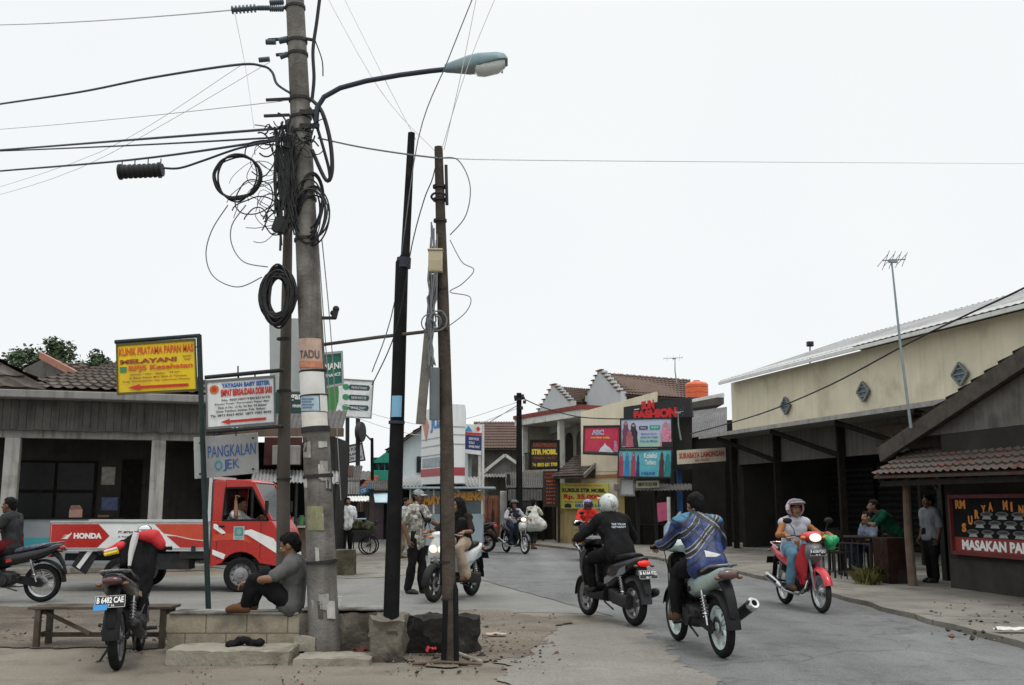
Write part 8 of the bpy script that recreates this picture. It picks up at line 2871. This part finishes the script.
# black jacket on the black scooter
loc, rz = at_wheels((635, 626), (588, 615.5))
P_BLACK = gloss('paint_black', (0.014, 0.014, 0.016))
bike('black scooter with lit red tail lamp ridden by the person in black', loc, rz, dict(paint=P_BLACK, stripe=mat('stripe_grey', (0.16, 0.17, 0.18), 0.4), wheel='six', rim=ALLOY, pipe=ENGINE, tail=LENS_RED_LIT, plate=('B 6164 FZJ', '08 17'), rear_guard=CLOTH_CHARCOAL), 'motorbikes in traffic', kind='scooter')
hm_white = mat('helmet_white', (0.50, 0.53, 0.52), 0.3, var=0.3, scale=9, coat=0.4, dirt=(0.07, 0.08, 0.08), dscale=9, dlo=0.55, dhi=0.6)
r = person('person in a black jacket and white patterned helmet on the black scooter', riding(0.79, 0.2, hipx=-0.26, foot=(0.18, 0.15, 0.42), knee=(0.2, 0.2, 0.74), elbow=0.05), loc, rz,
           dict(skin=SKIN, shirt=(CLOTH_BLACK, 'long'), shirt_name='jacket', shirt_g=0.036, hem=0.06, collar=True, trousers=(CLOTH_BLACK, 'long'), shoes=SHOE_DARK, helmet=dict(mats=[hm_white], open=62, peak=mat('peak_orange', (0.50, 0.22, 0.12), 0.4)), **GRIP), 'riders on motorbikes')
jk = child(r, 'jacket')
for i, w in enumerate(('THE TEAM', 'GET READY')):
    vs, fs = glyphs(w, 0.03)
    surf_print(jk, 'lettering', mat('print_bluewhite', (0.42, 0.47, 0.52), 0.7), vs, fs, (-0.4, -0.01, 1.19 - 0.033 * i), (0, -1, 0), (0, 0, 1), 0.21 - 0.0 * i, 0.024, (1, 0, 0))

# woman on the red bike
loc, rz = at_wheels((785.5, 604), (822, 613))
P_RED = gloss('paint_red', (0.50, 0.025, 0.035))
bike('red motorcycle with lit headlamp coming towards the camera on the right', loc, rz, dict(paint=P_RED, cowl=mat('cowl_grey', (0.12, 0.13, 0.14), 0.35, coat=0.4), shield=P_RED, lamp=LENS_LIT, stripe=T_WHITE, rim=STEEL, rail=STEEL, plate=('B 6538 FQU', '05 18'), pipe=STEEL), 'motorbikes in traffic')
hm_pink = mat('helmet_pink', (0.42, 0.25, 0.30), 0.3, var=0.25, scale=8, coat=0.4, dirt=(0.06, 0.05, 0.055), dscale=7, dlo=0.5, dhi=0.54)
r = person('person in orange sleeves, pale vest and pink helmet riding the red motorcycle', riding(0.77, 0.05, hipx=-0.24, fem=True, tz=0.315), loc, rz,
           dict(skin=SKIN, fem=True, shirt=(mat('cloth_orange', (0.30, 0.12, 0.05), 0.9, var=0.2), 'long'), vest=mat('cloth_palegrey', (0.44, 0.45, 0.50), 0.9, var=0.12, scale=7), trousers=(DENIM, 'long'), shoes=SANDAL, hair='tail', helmet=dict(mats=[hm_pink], peak=mat('peak_white', (0.6, 0.6, 0.6), 0.4), band=mat('band_white', (0.55, 0.55, 0.54), 0.4), up=True), **GRIP), 'riders on motorbikes')
Mr = Matrix.Translation(loc) @ Matrix.Rotation(rz, 4, 'Z')
mb = MB()
for q, rr_ in (((0.46, 0.24, 0.93), 0.085), ((0.45, 0.31, 0.96), 0.06), ((0.47, 0.19, 0.97), 0.05), ((0.45, 0.25, 0.87), 0.06)):
    ball(mb, Mr @ V(q), rr_)
limb(mb, (Mr @ V((0.42, 0.22, 0.97)), 0.03), (Mr @ V((0.36, 0.2, 1.02)), 0.018))
fuse(mb, 0.012, 3, 0.014, 22, 2).thing('plastic_bag', mat('bag_green', (0.02, 0.30, 0.10), 0.35, var=0.2, scale=9), 'green plastic bag hung on the handlebar of the red motorcycle', 'bag')

# long haired woman on the white scooter beside the standing man
loc, rz = at_wheels((469, 597), (437, 601))
rz = heading(-0.42, -0.9)
P_WHITE = gloss('paint_white', (0.56, 0.58, 0.58))
bike('white scooter with two lit headlamps stopped beside the man in a cap', loc, rz, dict(paint=P_WHITE, lamp=LENS_LIT, stripe=mat('stripe_blue', (0.25, 0.33, 0.36), 0.4), wheel='six', rim=ENGINE, trim=BLACK_PLASTIC, mudguard=BLACK_PLASTIC, plate=('B 6712 FWD', '11 19')), 'motorbikes in traffic', kind='scooter')
person('person with long dark hair, dark jacket and beige trousers on the white scooter', riding(0.79, 0.07, hipx=-0.24, fem=True, foot=(0.02, 0.22, 0.36), knee=(0.16, 0.17, 0.76)), loc, rz,
       dict(skin=SKIN, fem=True, shirt=(mat('cloth_darkbrown', (0.022, 0.016, 0.014), 0.9, var=0.3), 'elbow'), shirt_name='jacket', shirt_g=0.03, trousers=(mat('cloth_beige', (0.34, 0.27, 0.20), 0.9, var=0.15), 'long'), cuff=0.05, shoes=SANDAL, hair='long', face=(0.9, -0.45, -0.05), **GRIP), 'riders on motorbikes')

# rider coming from the far end
loc, rz = at_wheels((508, 552.5), (523.5, 554))
bike('dark motorcycle with a white front cowl approaching from the far end of the street', loc, rz, dict(paint=P_BLACK, cowl=P_WHITE, shield=P_BLACK, rim=T_WHITE, wheel='five', lamp=LENS_LIT), 'motorbikes in traffic')
person('person in a pale jacket and dark helmet on the far approaching motorcycle', riding(0.785, 0.08), loc, rz,
       dict(skin=SKIN, shirt=(mat('cloth_palejacket', (0.36, 0.36, 0.39), 0.9, var=0.3, scale=8), 'long'), shirt_name='jacket', shirt_g=0.03, vest=CLOTH_CHARCOAL, trousers=(DENIM_DARK, 'long'), shoes=SHOE_DARK, helmet=dict(mats=[BLACK_PLASTIC], up=True), **GRIP), 'riders on motorbikes')

# red jacket rider beyond the black scooter
loc, rz = V((2.0, 26.2, 0.01)), heading(0.22, -0.97)
bike('dark motorcycle half hidden beyond the black scooter, ridden by the person in red', loc, rz, dict(paint=P_BLACK, shield=P_BLACK, rim=ALLOY), 'motorbikes in traffic')
person('person in a red and black jacket and purple helmet, riding beyond the black scooter', riding(0.785, 0.06), loc, rz,
       dict(skin=SKIN, shirt=(mat('cloth_red', (0.48, 0.035, 0.025), 0.9, var=0.2), 'long'), shirt_name='jacket', shirt_g=0.03, trousers=(DENIM_DARK, 'long'), shoes=SHOE_DARK, helmet=dict(mats=[mat('helmet_purple', (0.20, 0.13, 0.42), 0.3, var=0.15, coat=0.4)], band=mat('band_pale', (0.5, 0.46, 0.55), 0.4)), **GRIP), 'riders on motorbikes')

# bike leaving at the left edge
a = G(41, 602, 0.01)
loc, rz = V((a.x - 0.61, a.y, 0.01)), PI
bike('dark motorcycle with patterned seat leaving the picture at the left edge', loc, rz, dict(paint=P_BLACK, shield=T_WHITE, cowl=P_BLACK, rim=STEEL, stripe=T_RED, rear_guard=BLACK_PLASTIC, seat=mat('seat_check', (0.07, 0.085, 0.13), 0.7, var=0.8, scale=16)), 'motorbikes in traffic')
person('person in a charcoal shirt riding out of the picture at the left edge', riding(0.785, 0.03, hipx=-0.12, grip=(0.36, 0.32, 1.0)), loc, rz,
       dict(skin=SKIN_DARK, shirt=(CLOTH_CHARCOAL, 'short'), trousers=(mat('cloth_maroon', (0.10, 0.012, 0.014), 0.9, var=0.2), 'mid'), shoes=SANDAL, hair='short', **GRIP), 'riders on motorbikes')

# parked motorcycle in the left foreground, seen from behind
hv = V((-0.20, 0.98, 0)).normalized()
rear = G(117, 670)
loc, rz = V((rear.x, rear.y, 0)) + hv * 0.61, heading(hv.x, hv.y)
bike('black motorcycle parked on its stand in the left foreground, seen from behind', loc, rz, dict(paint=P_BLACK, shield=P_BLACK, rim=ALLOY, stripe=mat('stripe_gold', (0.30, 0.22, 0.14), 0.4), plate=('B 6482 CAE', '07 16'), stand=True, mirrors='inner', rear_guard=BLACK_PLASTIC, tail=mat('tail_dark', (0.06, 0.02, 0.02), 0.2, coat=0.5), pipe=ENGINE), rx=rad(-3))
Mr = Matrix.Translation(loc) @ Matrix.Rotation(rz, 4, 'Z') @ Matrix.Rotation(rad(-3), 4, 'X')


def L(*p):
    return Mr @ V(p)


F = Face(L(-0.975, 0.13, 0.60), L(-0.975, 0.02, 0.60), L(-0.995, 0.13, 0.555), 0.006)
mb = MB()
F.rect(mb, 0, 0, 1, 1)
mb.v += [p - F.n * 0.003 for p in mb.v]
mb.f.append([3, 2, 1, 0][::-1] and [4, 5, 6, 7])
mb.m.append(0)
mb.thing('sticker', mat('sticker_brightblue', (0.03, 0.26, 0.62), 0.5), 'bright blue sticker over the corner of the parked motorcycle plate', 'sticker')
dj = empty('jacket', 'black jacket with red and white shoulders draped over the parked motorcycle handlebar', 'jacket', L(0.3, -0.1, 0.35))
mb = MB()
limb(mb, (L(0.34, 0.16, 1.03), 0.05), (L(0.32, -0.02, 1.11), 0.055), (L(0.30, -0.18, 1.09), 0.06), (L(0.30, -0.26, 1.0), 0.045))
limb(mb, (L(0.30, -0.02, 1.08), 0.065), (L(0.2, -0.05, 0.85), 0.075), (L(0.16, -0.09, 0.6), 0.055), (L(0.14, -0.10, 0.34), 0.045))
limb(mb, (L(0.30, -0.16, 1.04), 0.07), (L(0.24, -0.15, 0.85), 0.055), (L(0.18, -0.14, 0.62), 0.04))
limb(mb, (L(0.30, 0.1, 1.04), 0.05), (L(0.26, 0.08, 0.9), 0.05))
fuse(mb, 0.012, 3, 0.016, 10, 5).part('cloth', CLOTH_BLACK, dj)
mb = MB()
limb(mb, (L(0.27, -0.07, 1.14), 0.055), (L(0.25, -0.19, 1.125), 0.07), (L(0.25, -0.25, 1.05), 0.055))
fuse(mb, 0.012, 3, 0.01, 12, 1).part('red_panel', mat('jacket_red', (0.50, 0.025, 0.03), 0.7, var=0.15), dj)
mb = MB()
mb.tube([L(0.21, -0.03, 1.17), L(0.19, -0.01, 1.08), L(0.165, 0.01, 0.98), L(0.13, 0.02, 0.86)], [0.03, 0.035, 0.028, 0.015], 9)
mb.part('white_stripe', mat('jacket_white', (0.55, 0.54, 0.52), 0.7), dj)
mb = MB()
limb(mb, (L(0.30, 0.27, 1.0), 0.032), (L(0.27, 0.12, 1.05), 0.045))
fuse(mb, 0.012, 3, 0.01, 12, 1).part('red_sleeve', MATS['jacket_red'], dj)
mb = MB()
mb.tube([L(0.255, 0.27, 0.975), L(0.225, 0.14, 1.0)], [0.018, 0.022], 8)
mb.part('yellow_stripe', I_YELLOW, dj)
mb = MB()
mb.tube([L(0.262, 0.27, 1.005), L(0.226, 0.15, 1.03)], [0.014, 0.016], 8)
mb.part('white_stripe', MATS['jacket_white'], dj)

# tail of another bike parked beyond the food cart
loc, rz = V((-1.32, 31.2, 0.01)), heading(-0.9, 0.35)
bike('dark motorcycle parked beyond the food cart, only its tail lamp and rear wheel showing', loc, rz, dict(paint=P_BLACK, rim=ALLOY, tail=LENS_RED_LIT), 'motorbikes in traffic')

# ================================================================== PEOPLE ON FOOT
TEE_GREY = mat('tee_grey', (0.105, 0.105, 0.103), 0.92, var=0.12, scale=6)
wl = P(291, 600, 10.22)
Js = dict(pelvis=(0, 0, 0.10), chest=(-0.02, 0, 0.44), neck=(0.02, 0, 0.53), head=(0.04, 0, 0.635), shL=(0.0, 0.19, 0.44), shR=(0.0, -0.19, 0.44),
          elL=(0.18, 0.27, 0.33), elR=(0.18, -0.27, 0.33), wrL=(0.39, 0.14, 0.30), wrR=(0.38, -0.2, 0.30), hipL=(0.02, 0.1, 0.11), hipR=(0.02, -0.1, 0.11),
          knL=(0.34, 0.16, 0.32), knR=(0.30, -0.17, 0.34), anL=(0.43, 0.12, 0.07), anR=(0.40, -0.13, 0.07), toeL=(0.59, 0.13, 0.03), toeR=(0.56, -0.14, 0.03))
person('person in a grey t-shirt sitting on the low wall against the concrete pole', Js, V((wl.x, 10.25, 0.40)), rad(184),
       dict(skin=SKIN, shirt=(TEE_GREY, 'short'), wr=0.013, shirt_g=0.03, hem=0.03, trousers=(CLOTH_BLACK, 'long'), shoes=mat('sandal_rust', (0.13, 0.06, 0.035), 0.85, var=0.2), hair='short', face=(0.92, -0.1, -0.35), headup=(0.3, 0, 1), handL=(1, 0, -0.25), handR=(1, 0, -0.3), palmL=(0, 0, -1), palmR=(0, 0, -1), thumbL=(0, -1, 0), thumbR=(0, 1, 0), curl=0.35))

n = NT('patterned_shirt')
vr = n.node('TexVoronoi', feature='F1', distance='CHEBYCHEV')
vr.inputs['Scale'].default_value = 17
n.link(n.tc.outputs['Object'], vr.inputs['Vector'])
sx = n.node('SeparateXYZ')
n.link(vr.outputs['Color'], sx.inputs[0])
n.color(n.ramp(sx.outputs[0], [(0, (0.13, 0.125, 0.11)), (0.16, (0.26, 0.25, 0.22)), (0.45, (0.40, 0.38, 0.34)), (0.7, (0.48, 0.46, 0.41)), (0.9, (0.2, 0.19, 0.17))], True))
n.rough(0.9)
M_PATTERN = n.m
Jm = standing(0.02, 0.07, 1.67)
Jm.update(elL=V((0.20, 0.24, 1.13)), wrL=V((0.46, 0.16, 1.09)), wrR=V((0.02, -0.25, 0.86)), elR=V((-0.06, -0.25, 1.1)))
g = G(415, 594)
mrz = rad(-28)
person('person in a patterned shirt and grey cap standing with an arm towards the white scooter', Jm, g, mrz,
       dict(skin=SKIN_DARK, shirt=(M_PATTERN, 'short'), shirt_g=0.03, hem=0.16, collar=True, trousers=(CLOTH_BLACK, 'long'), shoes=SHOE_DARK, cap=mat('cap_grey', (0.26, 0.265, 0.27), 0.9, var=0.15), hair='short', palmL=(0, 0, -1), thumbL=(0, -1, 0.1), palmR=(0, 1, 0)))
Mm = Matrix.Translation(g) @ Matrix.Rotation(mrz, 4, 'Z')
sb_ = empty('shoulder_bag', 'black shoulder bag slung across the person in the patterned shirt', 'bag', Mm @ V((-0.1, 0.2, 0.8)))
MB().box(Mm @ V((-0.11, 0.2, 0.90)), (0.26, 0.1, 0.22), Matrix.Rotation(mrz, 3, 'Z')).part('pouch', CLOTH_BLACK, sb_, bevel=0.03)
mb = MB()
mb.tube([Mm @ V(p) for p in ((-0.1, 0.19, 1.0), (-0.17, 0.05, 1.15), (-0.13, -0.1, 1.36), (-0.02, -0.16, 1.44), (0.12, -0.08, 1.34), (0.17, 0.05, 1.15), (0.02, 0.2, 0.98))], 0.016, 6)
mb.part('strap', CLOTH_BLACK, sb_)

person('person in a white shirt and dark trousers standing beside the vendor pushcart', standing(0.0, 0.03, 1.62), V((P(346.5, 552, 30).x, 30, 0)), rad(-80),
       dict(skin=SKIN, shirt=(SHIRT_WHITE, 'elbow'), hem=0.14, trousers=(CLOTH_BLACK, 'long'), shoes=SHOE_DARK, hair='short'))
person('person in pale clothes half hidden behind the black iron pole', standing(0.0, 0.08, 1.6), V((P(404.5, 556, 27.5).x, 27.5, 0)), rad(-20),
       dict(skin=SKIN, shirt=(mat('cloth_greywhite', (0.36, 0.36, 0.37), 0.9, var=0.15), 'short'), trousers=(mat('cloth_tan', (0.2, 0.16, 0.12), 0.9), 'mid'), shoes=SANDAL, hair='short'))
Jw = standing(0.03, 0.14, 1.58)
Jw.update(wrR=V((0.12, -0.12, 1.32)), elR=V((0.16, -0.24, 1.12)))
ql = V((P(533, 548, 33).x, 33, 0))
person('person in a cream shirt walking away with a big white sack', Jw, ql, rad(60),
       dict(skin=SKIN_DARK, shirt=(mat('cloth_cream', (0.44, 0.42, 0.35), 0.9, var=0.12), 'long'), trousers=(CLOTH_CHARCOAL, 'mid'), shoes=SANDAL, hair='short'))
mb = MB()
c = ql + V((0.02, -0.26, 0.82))
ball(mb, c, (0.36, 0.24, 0.26))
ball(mb, c + V((0.2, 0, -0.06)), (0.24, 0.2, 0.18))
ball(mb, c + V((-0.2, 0, -0.08)), (0.22, 0.2, 0.17))
limb(mb, (c + V((0, 0, 0.16)), 0.2), (c + V((0.02, 0.05, 0.38)), 0.1), (c + V((0.05, 0.1, 0.56)), 0.045))
fuse(mb, 0.02, 4, 0.03, 6, 3).thing('sack', mat('sack_white', (0.46, 0.46, 0.42), 0.85, var=0.15, scale=5), 'big pale sack carried over the shoulder of the walking person', 'sack')

Jg = standing(0.0, 0.02, 1.62)
Jg.update(pelvis=V((-0.1, 0, 0.86)), hipL=V((-0.1, 0.09, 0.82)), hipR=V((-0.1, -0.09, 0.82)), chest=V((0.12, 0, 1.16)), neck=V((0.2, 0, 1.23)), head=V((0.28, 0, 1.33)), shL=V((0.12, 0.18, 1.17)), shR=V((0.12, -0.18, 1.17)), wrL=V((0.40, -0.06, 1.03)), wrR=V((0.42, 0.05, 1.01)), elL=V((0.32, 0.26, 1.0)), elR=V((0.32, -0.26, 0.99)))
q = RS(18.75, 0.07, 0.12)
person('person in a green t-shirt leaning with folded arms behind the brick pier', Jg, q, rad(172),
       dict(skin=SKIN_DARK, shirt=(mat('cloth_green_shaded', (0.005, 0.05, 0.026), 0.9, var=0.15), 'short'), trousers=(CLOTH_BLACK, 'long'), shoes=SANDAL, hair='short'))  # shirt and skin darkened, porch shade put into their colour
person('person in a white shirt standing in the shaded restaurant porch behind the wooden post', standing(0.0, 0.04, 1.52), RS(18.2, 0.07, -0.35), rad(200),
       dict(skin=SKIN_DARK, shirt=(mat('cloth_white_shaded', (0.2, 0.21, 0.23), 0.9, var=0.15), 'elbow'), hem=0.04, trousers=(CLOTH_BLACK, 'long'), shoes=SHOE_DARK, hair='short'))  # white shirt painted grey to hold the shade of the porch
st2 = chair('dark chair carrying the seated person in the forecourt', V((7.35, 21.0, 0.07)), rad(200), M_DARKWOOD, 'forecourt chairs')
Jc = dict(pelvis=(-0.05, 0, 0.54), chest=(-0.02, 0, 0.90), neck=(0.0, 0, 0.99), head=(0.03, 0, 1.10), shL=(-0.02, 0.16, 0.91), shR=(-0.02, -0.16, 0.91), elL=(0.05, 0.2, 0.68), elR=(0.05, -0.2, 0.68), wrL=(0.26, 0.12, 0.64), wrR=(0.26, -0.12, 0.64),
          hipL=(0, 0.09, 0.54), hipR=(0, -0.09, 0.54), knL=(0.38, 0.11, 0.50), knR=(0.38, -0.11, 0.50), anL=(0.36, 0.11, 0.09), anR=(0.36, -0.11, 0.09))
person('person in pale blue clothes seated at the dark forecourt tables', Jc, V((7.35, 21.0, 0.07)), rad(200), dict(skin=SKIN, shirt=(mat('cloth_paleblue_shaded', (0.15, 0.18, 0.23), 0.9, var=0.15), 'short'), trousers=(DENIM_DARK, 'long'), shoes=SANDAL, hair='short'))  # pale shirt toned down, forecourt shade put into its colour

# ================================================================== CARTS AND STREET BITS
fcx0, fcx1, FY = SB(409, 0, 29).x, SB(483, 0, 29).x, 29.0
fcart = empty('food_cart', 'grey blue food cart with glass case and orange lettering beyond the white scooter', 'food cart', V(((fcx0 + fcx1) / 2, FY + 0.5, 0)))
M_CART = mat('cart_bluegrey', (0.27, 0.34, 0.37), 0.5, var=0.12, scale=3, streak=0.2)
mb = MB()
mb.box(((fcx0 + fcx1) / 2, FY + 0.5, 0.72), (fcx1 - fcx0, 1.0, 0.9))
mb.part('cabinet', M_CART, fcart, bevel=0.02)
mb = MB()
for x in (fcx0 + 0.03, (fcx0 * 2 + fcx1) / 3, (fcx0 + fcx1 * 2) / 3, fcx1 - 0.03):
    for y in (FY + 0.03, FY + 0.97):
        mb.bar((x, y, 1.172), (x, y, 1.86), 0.05)
mb.part('window_post', M_SHEET_PALE, fcart)
MB().box(((fcx0 + fcx1) / 2, FY + 0.5, 1.5), (fcx1 - fcx0 - 0.1, 0.9, 0.64)).part('glass_case', mat('case_glass', (0.10, 0.13, 0.14), 0.08, var=0.3, scale=2, spec=0.6), fcart)
mb = MB()
mb.box(((fcx0 + fcx1) / 2 + 0.1, FY + 0.4, 1.9), (fcx1 - fcx0 + 0.5, 1.5, 0.06))
mb.part('roof', M_CART, fcart, bevel=0.015)
mb = MB()
F = Face((fcx0, FY - 0.001, 1.86), (fcx1, FY - 0.001, 1.86), (fcx0, FY - 0.001, 1.2), 0.03)
F.text(mb, 'SIOMAY', 0.02, 0.36, 0.44, 0.74, bold=0.06, slope=-0.1)
F.text(mb, 'GORENG', 0.56, 0.12, 0.99, 0.48, bold=0.06)
mb.part('lettering', mat('ink_amber', (0.60, 0.26, 0.02), 0.5), fcart)
for x in (fcx0 + 0.35, fcx1 - 0.3):
    for y in (FY + 0.08, FY + 0.92):
        w = MB()
        w.lathe([(0.10, -0.03), (0.24, -0.045), (0.27, -0.02), (0.27, 0.02), (0.24, 0.045), (0.10, 0.03), (0.05, 0.05), (0.001, 0.05)], (x, y, 0.27), (0, 1, 0), 22)
        w.part('wheel', TYRE, fcart)

pc = empty('pushcart', 'vendor pushcart loaded with green and dark goods beside the white shirt', 'pushcart', V((P(366, 552, 29.5).x, 29.5, 0)))
x0, x1 = P(353, 540, 29.5).x, P(373, 540, 29.5).x
mb = MB()
mb.box(((x0 + x1) / 2, 29.5, 0.66), (x1 - x0, 0.5, 0.1))
for x in (x0 + 0.05, x1 - 0.05):
    mb.bar((x, 29.3, 0.1), (x, 29.3, 0.62), 0.03)
mb.tube([V((x1 - 0.02, 29.3, 0.7)), V((x1 + 0.1, 29.3, 0.95)), V((x1 + 0.1, 29.7, 0.95)), V((x1 - 0.02, 29.7, 0.7))], 0.015, 6)
mb.part('frame', M_IRON, pc)
for y in (29.25, 29.75):
    w = MB()
    w.torus((x1 - 0.12, y, 0.27), (0, 1, 0), 0.25, 0.02, 28, 8)
    for k in range(8):
        a = PI * k / 8
        d_ = V((math.cos(a), 0, math.sin(a))) * 0.24
        w.cyl(V((x1 - 0.12, y, 0.27)) - d_, V((x1 - 0.12, y, 0.27)) + d_, 0.004, n=5)
    w.part('wheel', TYRE, pc)
mb = MB()
for i in range(10):
    ball(mb, V((x0 + 0.08 + 0.05 * i, 29.5 + rn.uniform(-0.15, 0.15), 0.80 + rn.uniform(-0.03, 0.1))), rn.uniform(0.1, 0.15))
fuse(mb, 0.02, 2, 0.02, 8, 1).thing('produce_heap', mat('produce_dark', (0.05, 0.055, 0.04), 0.8, var=0.5, scale=9, dirt=(0.16, 0.17, 0.05), dscale=5, dlo=0.5, dhi=0.58), 'heap of dark and yellowish goods piled on the vendor pushcart', 'produce')
MB().box((x0 + 0.2, 29.45, 1.02), (0.34, 0.3, 0.04)).thing('tray', mat('tray_blue', (0.30, 0.40, 0.48), 0.5), 'pale blue tray on top of the pushcart heap', 'tray', bevel=0.01)
mb = MB()
a = G(351, 576)
rough_block(mb, P(334, 576, a.y).x, P(353, 576, a.y).x, a.y, a.y + 0.4, 0, 0.52, 0.02, 0.07, 21)
mb.thing('concrete_block', mat('mossy_block', (0.075, 0.068, 0.045), 0.95, var=0.4, scale=5, dirt=(0.14, 0.13, 0.10), dscale=4, bump=0.7, bscale=22), 'mossy concrete block on the far edge of the side road', 'block')
mb = MB()
a = G(318, 576)
rough_block(mb, P(296, 576, a.y).x, P(331, 576, a.y).x, a.y + 0.3, a.y + 0.55, 0, 0.3, 0.02, 0.08, 24)
mb.thing('kerb_stone', M_CONC, 'low worn kerb stone behind the concrete pole across the side road', 'kerb stone')
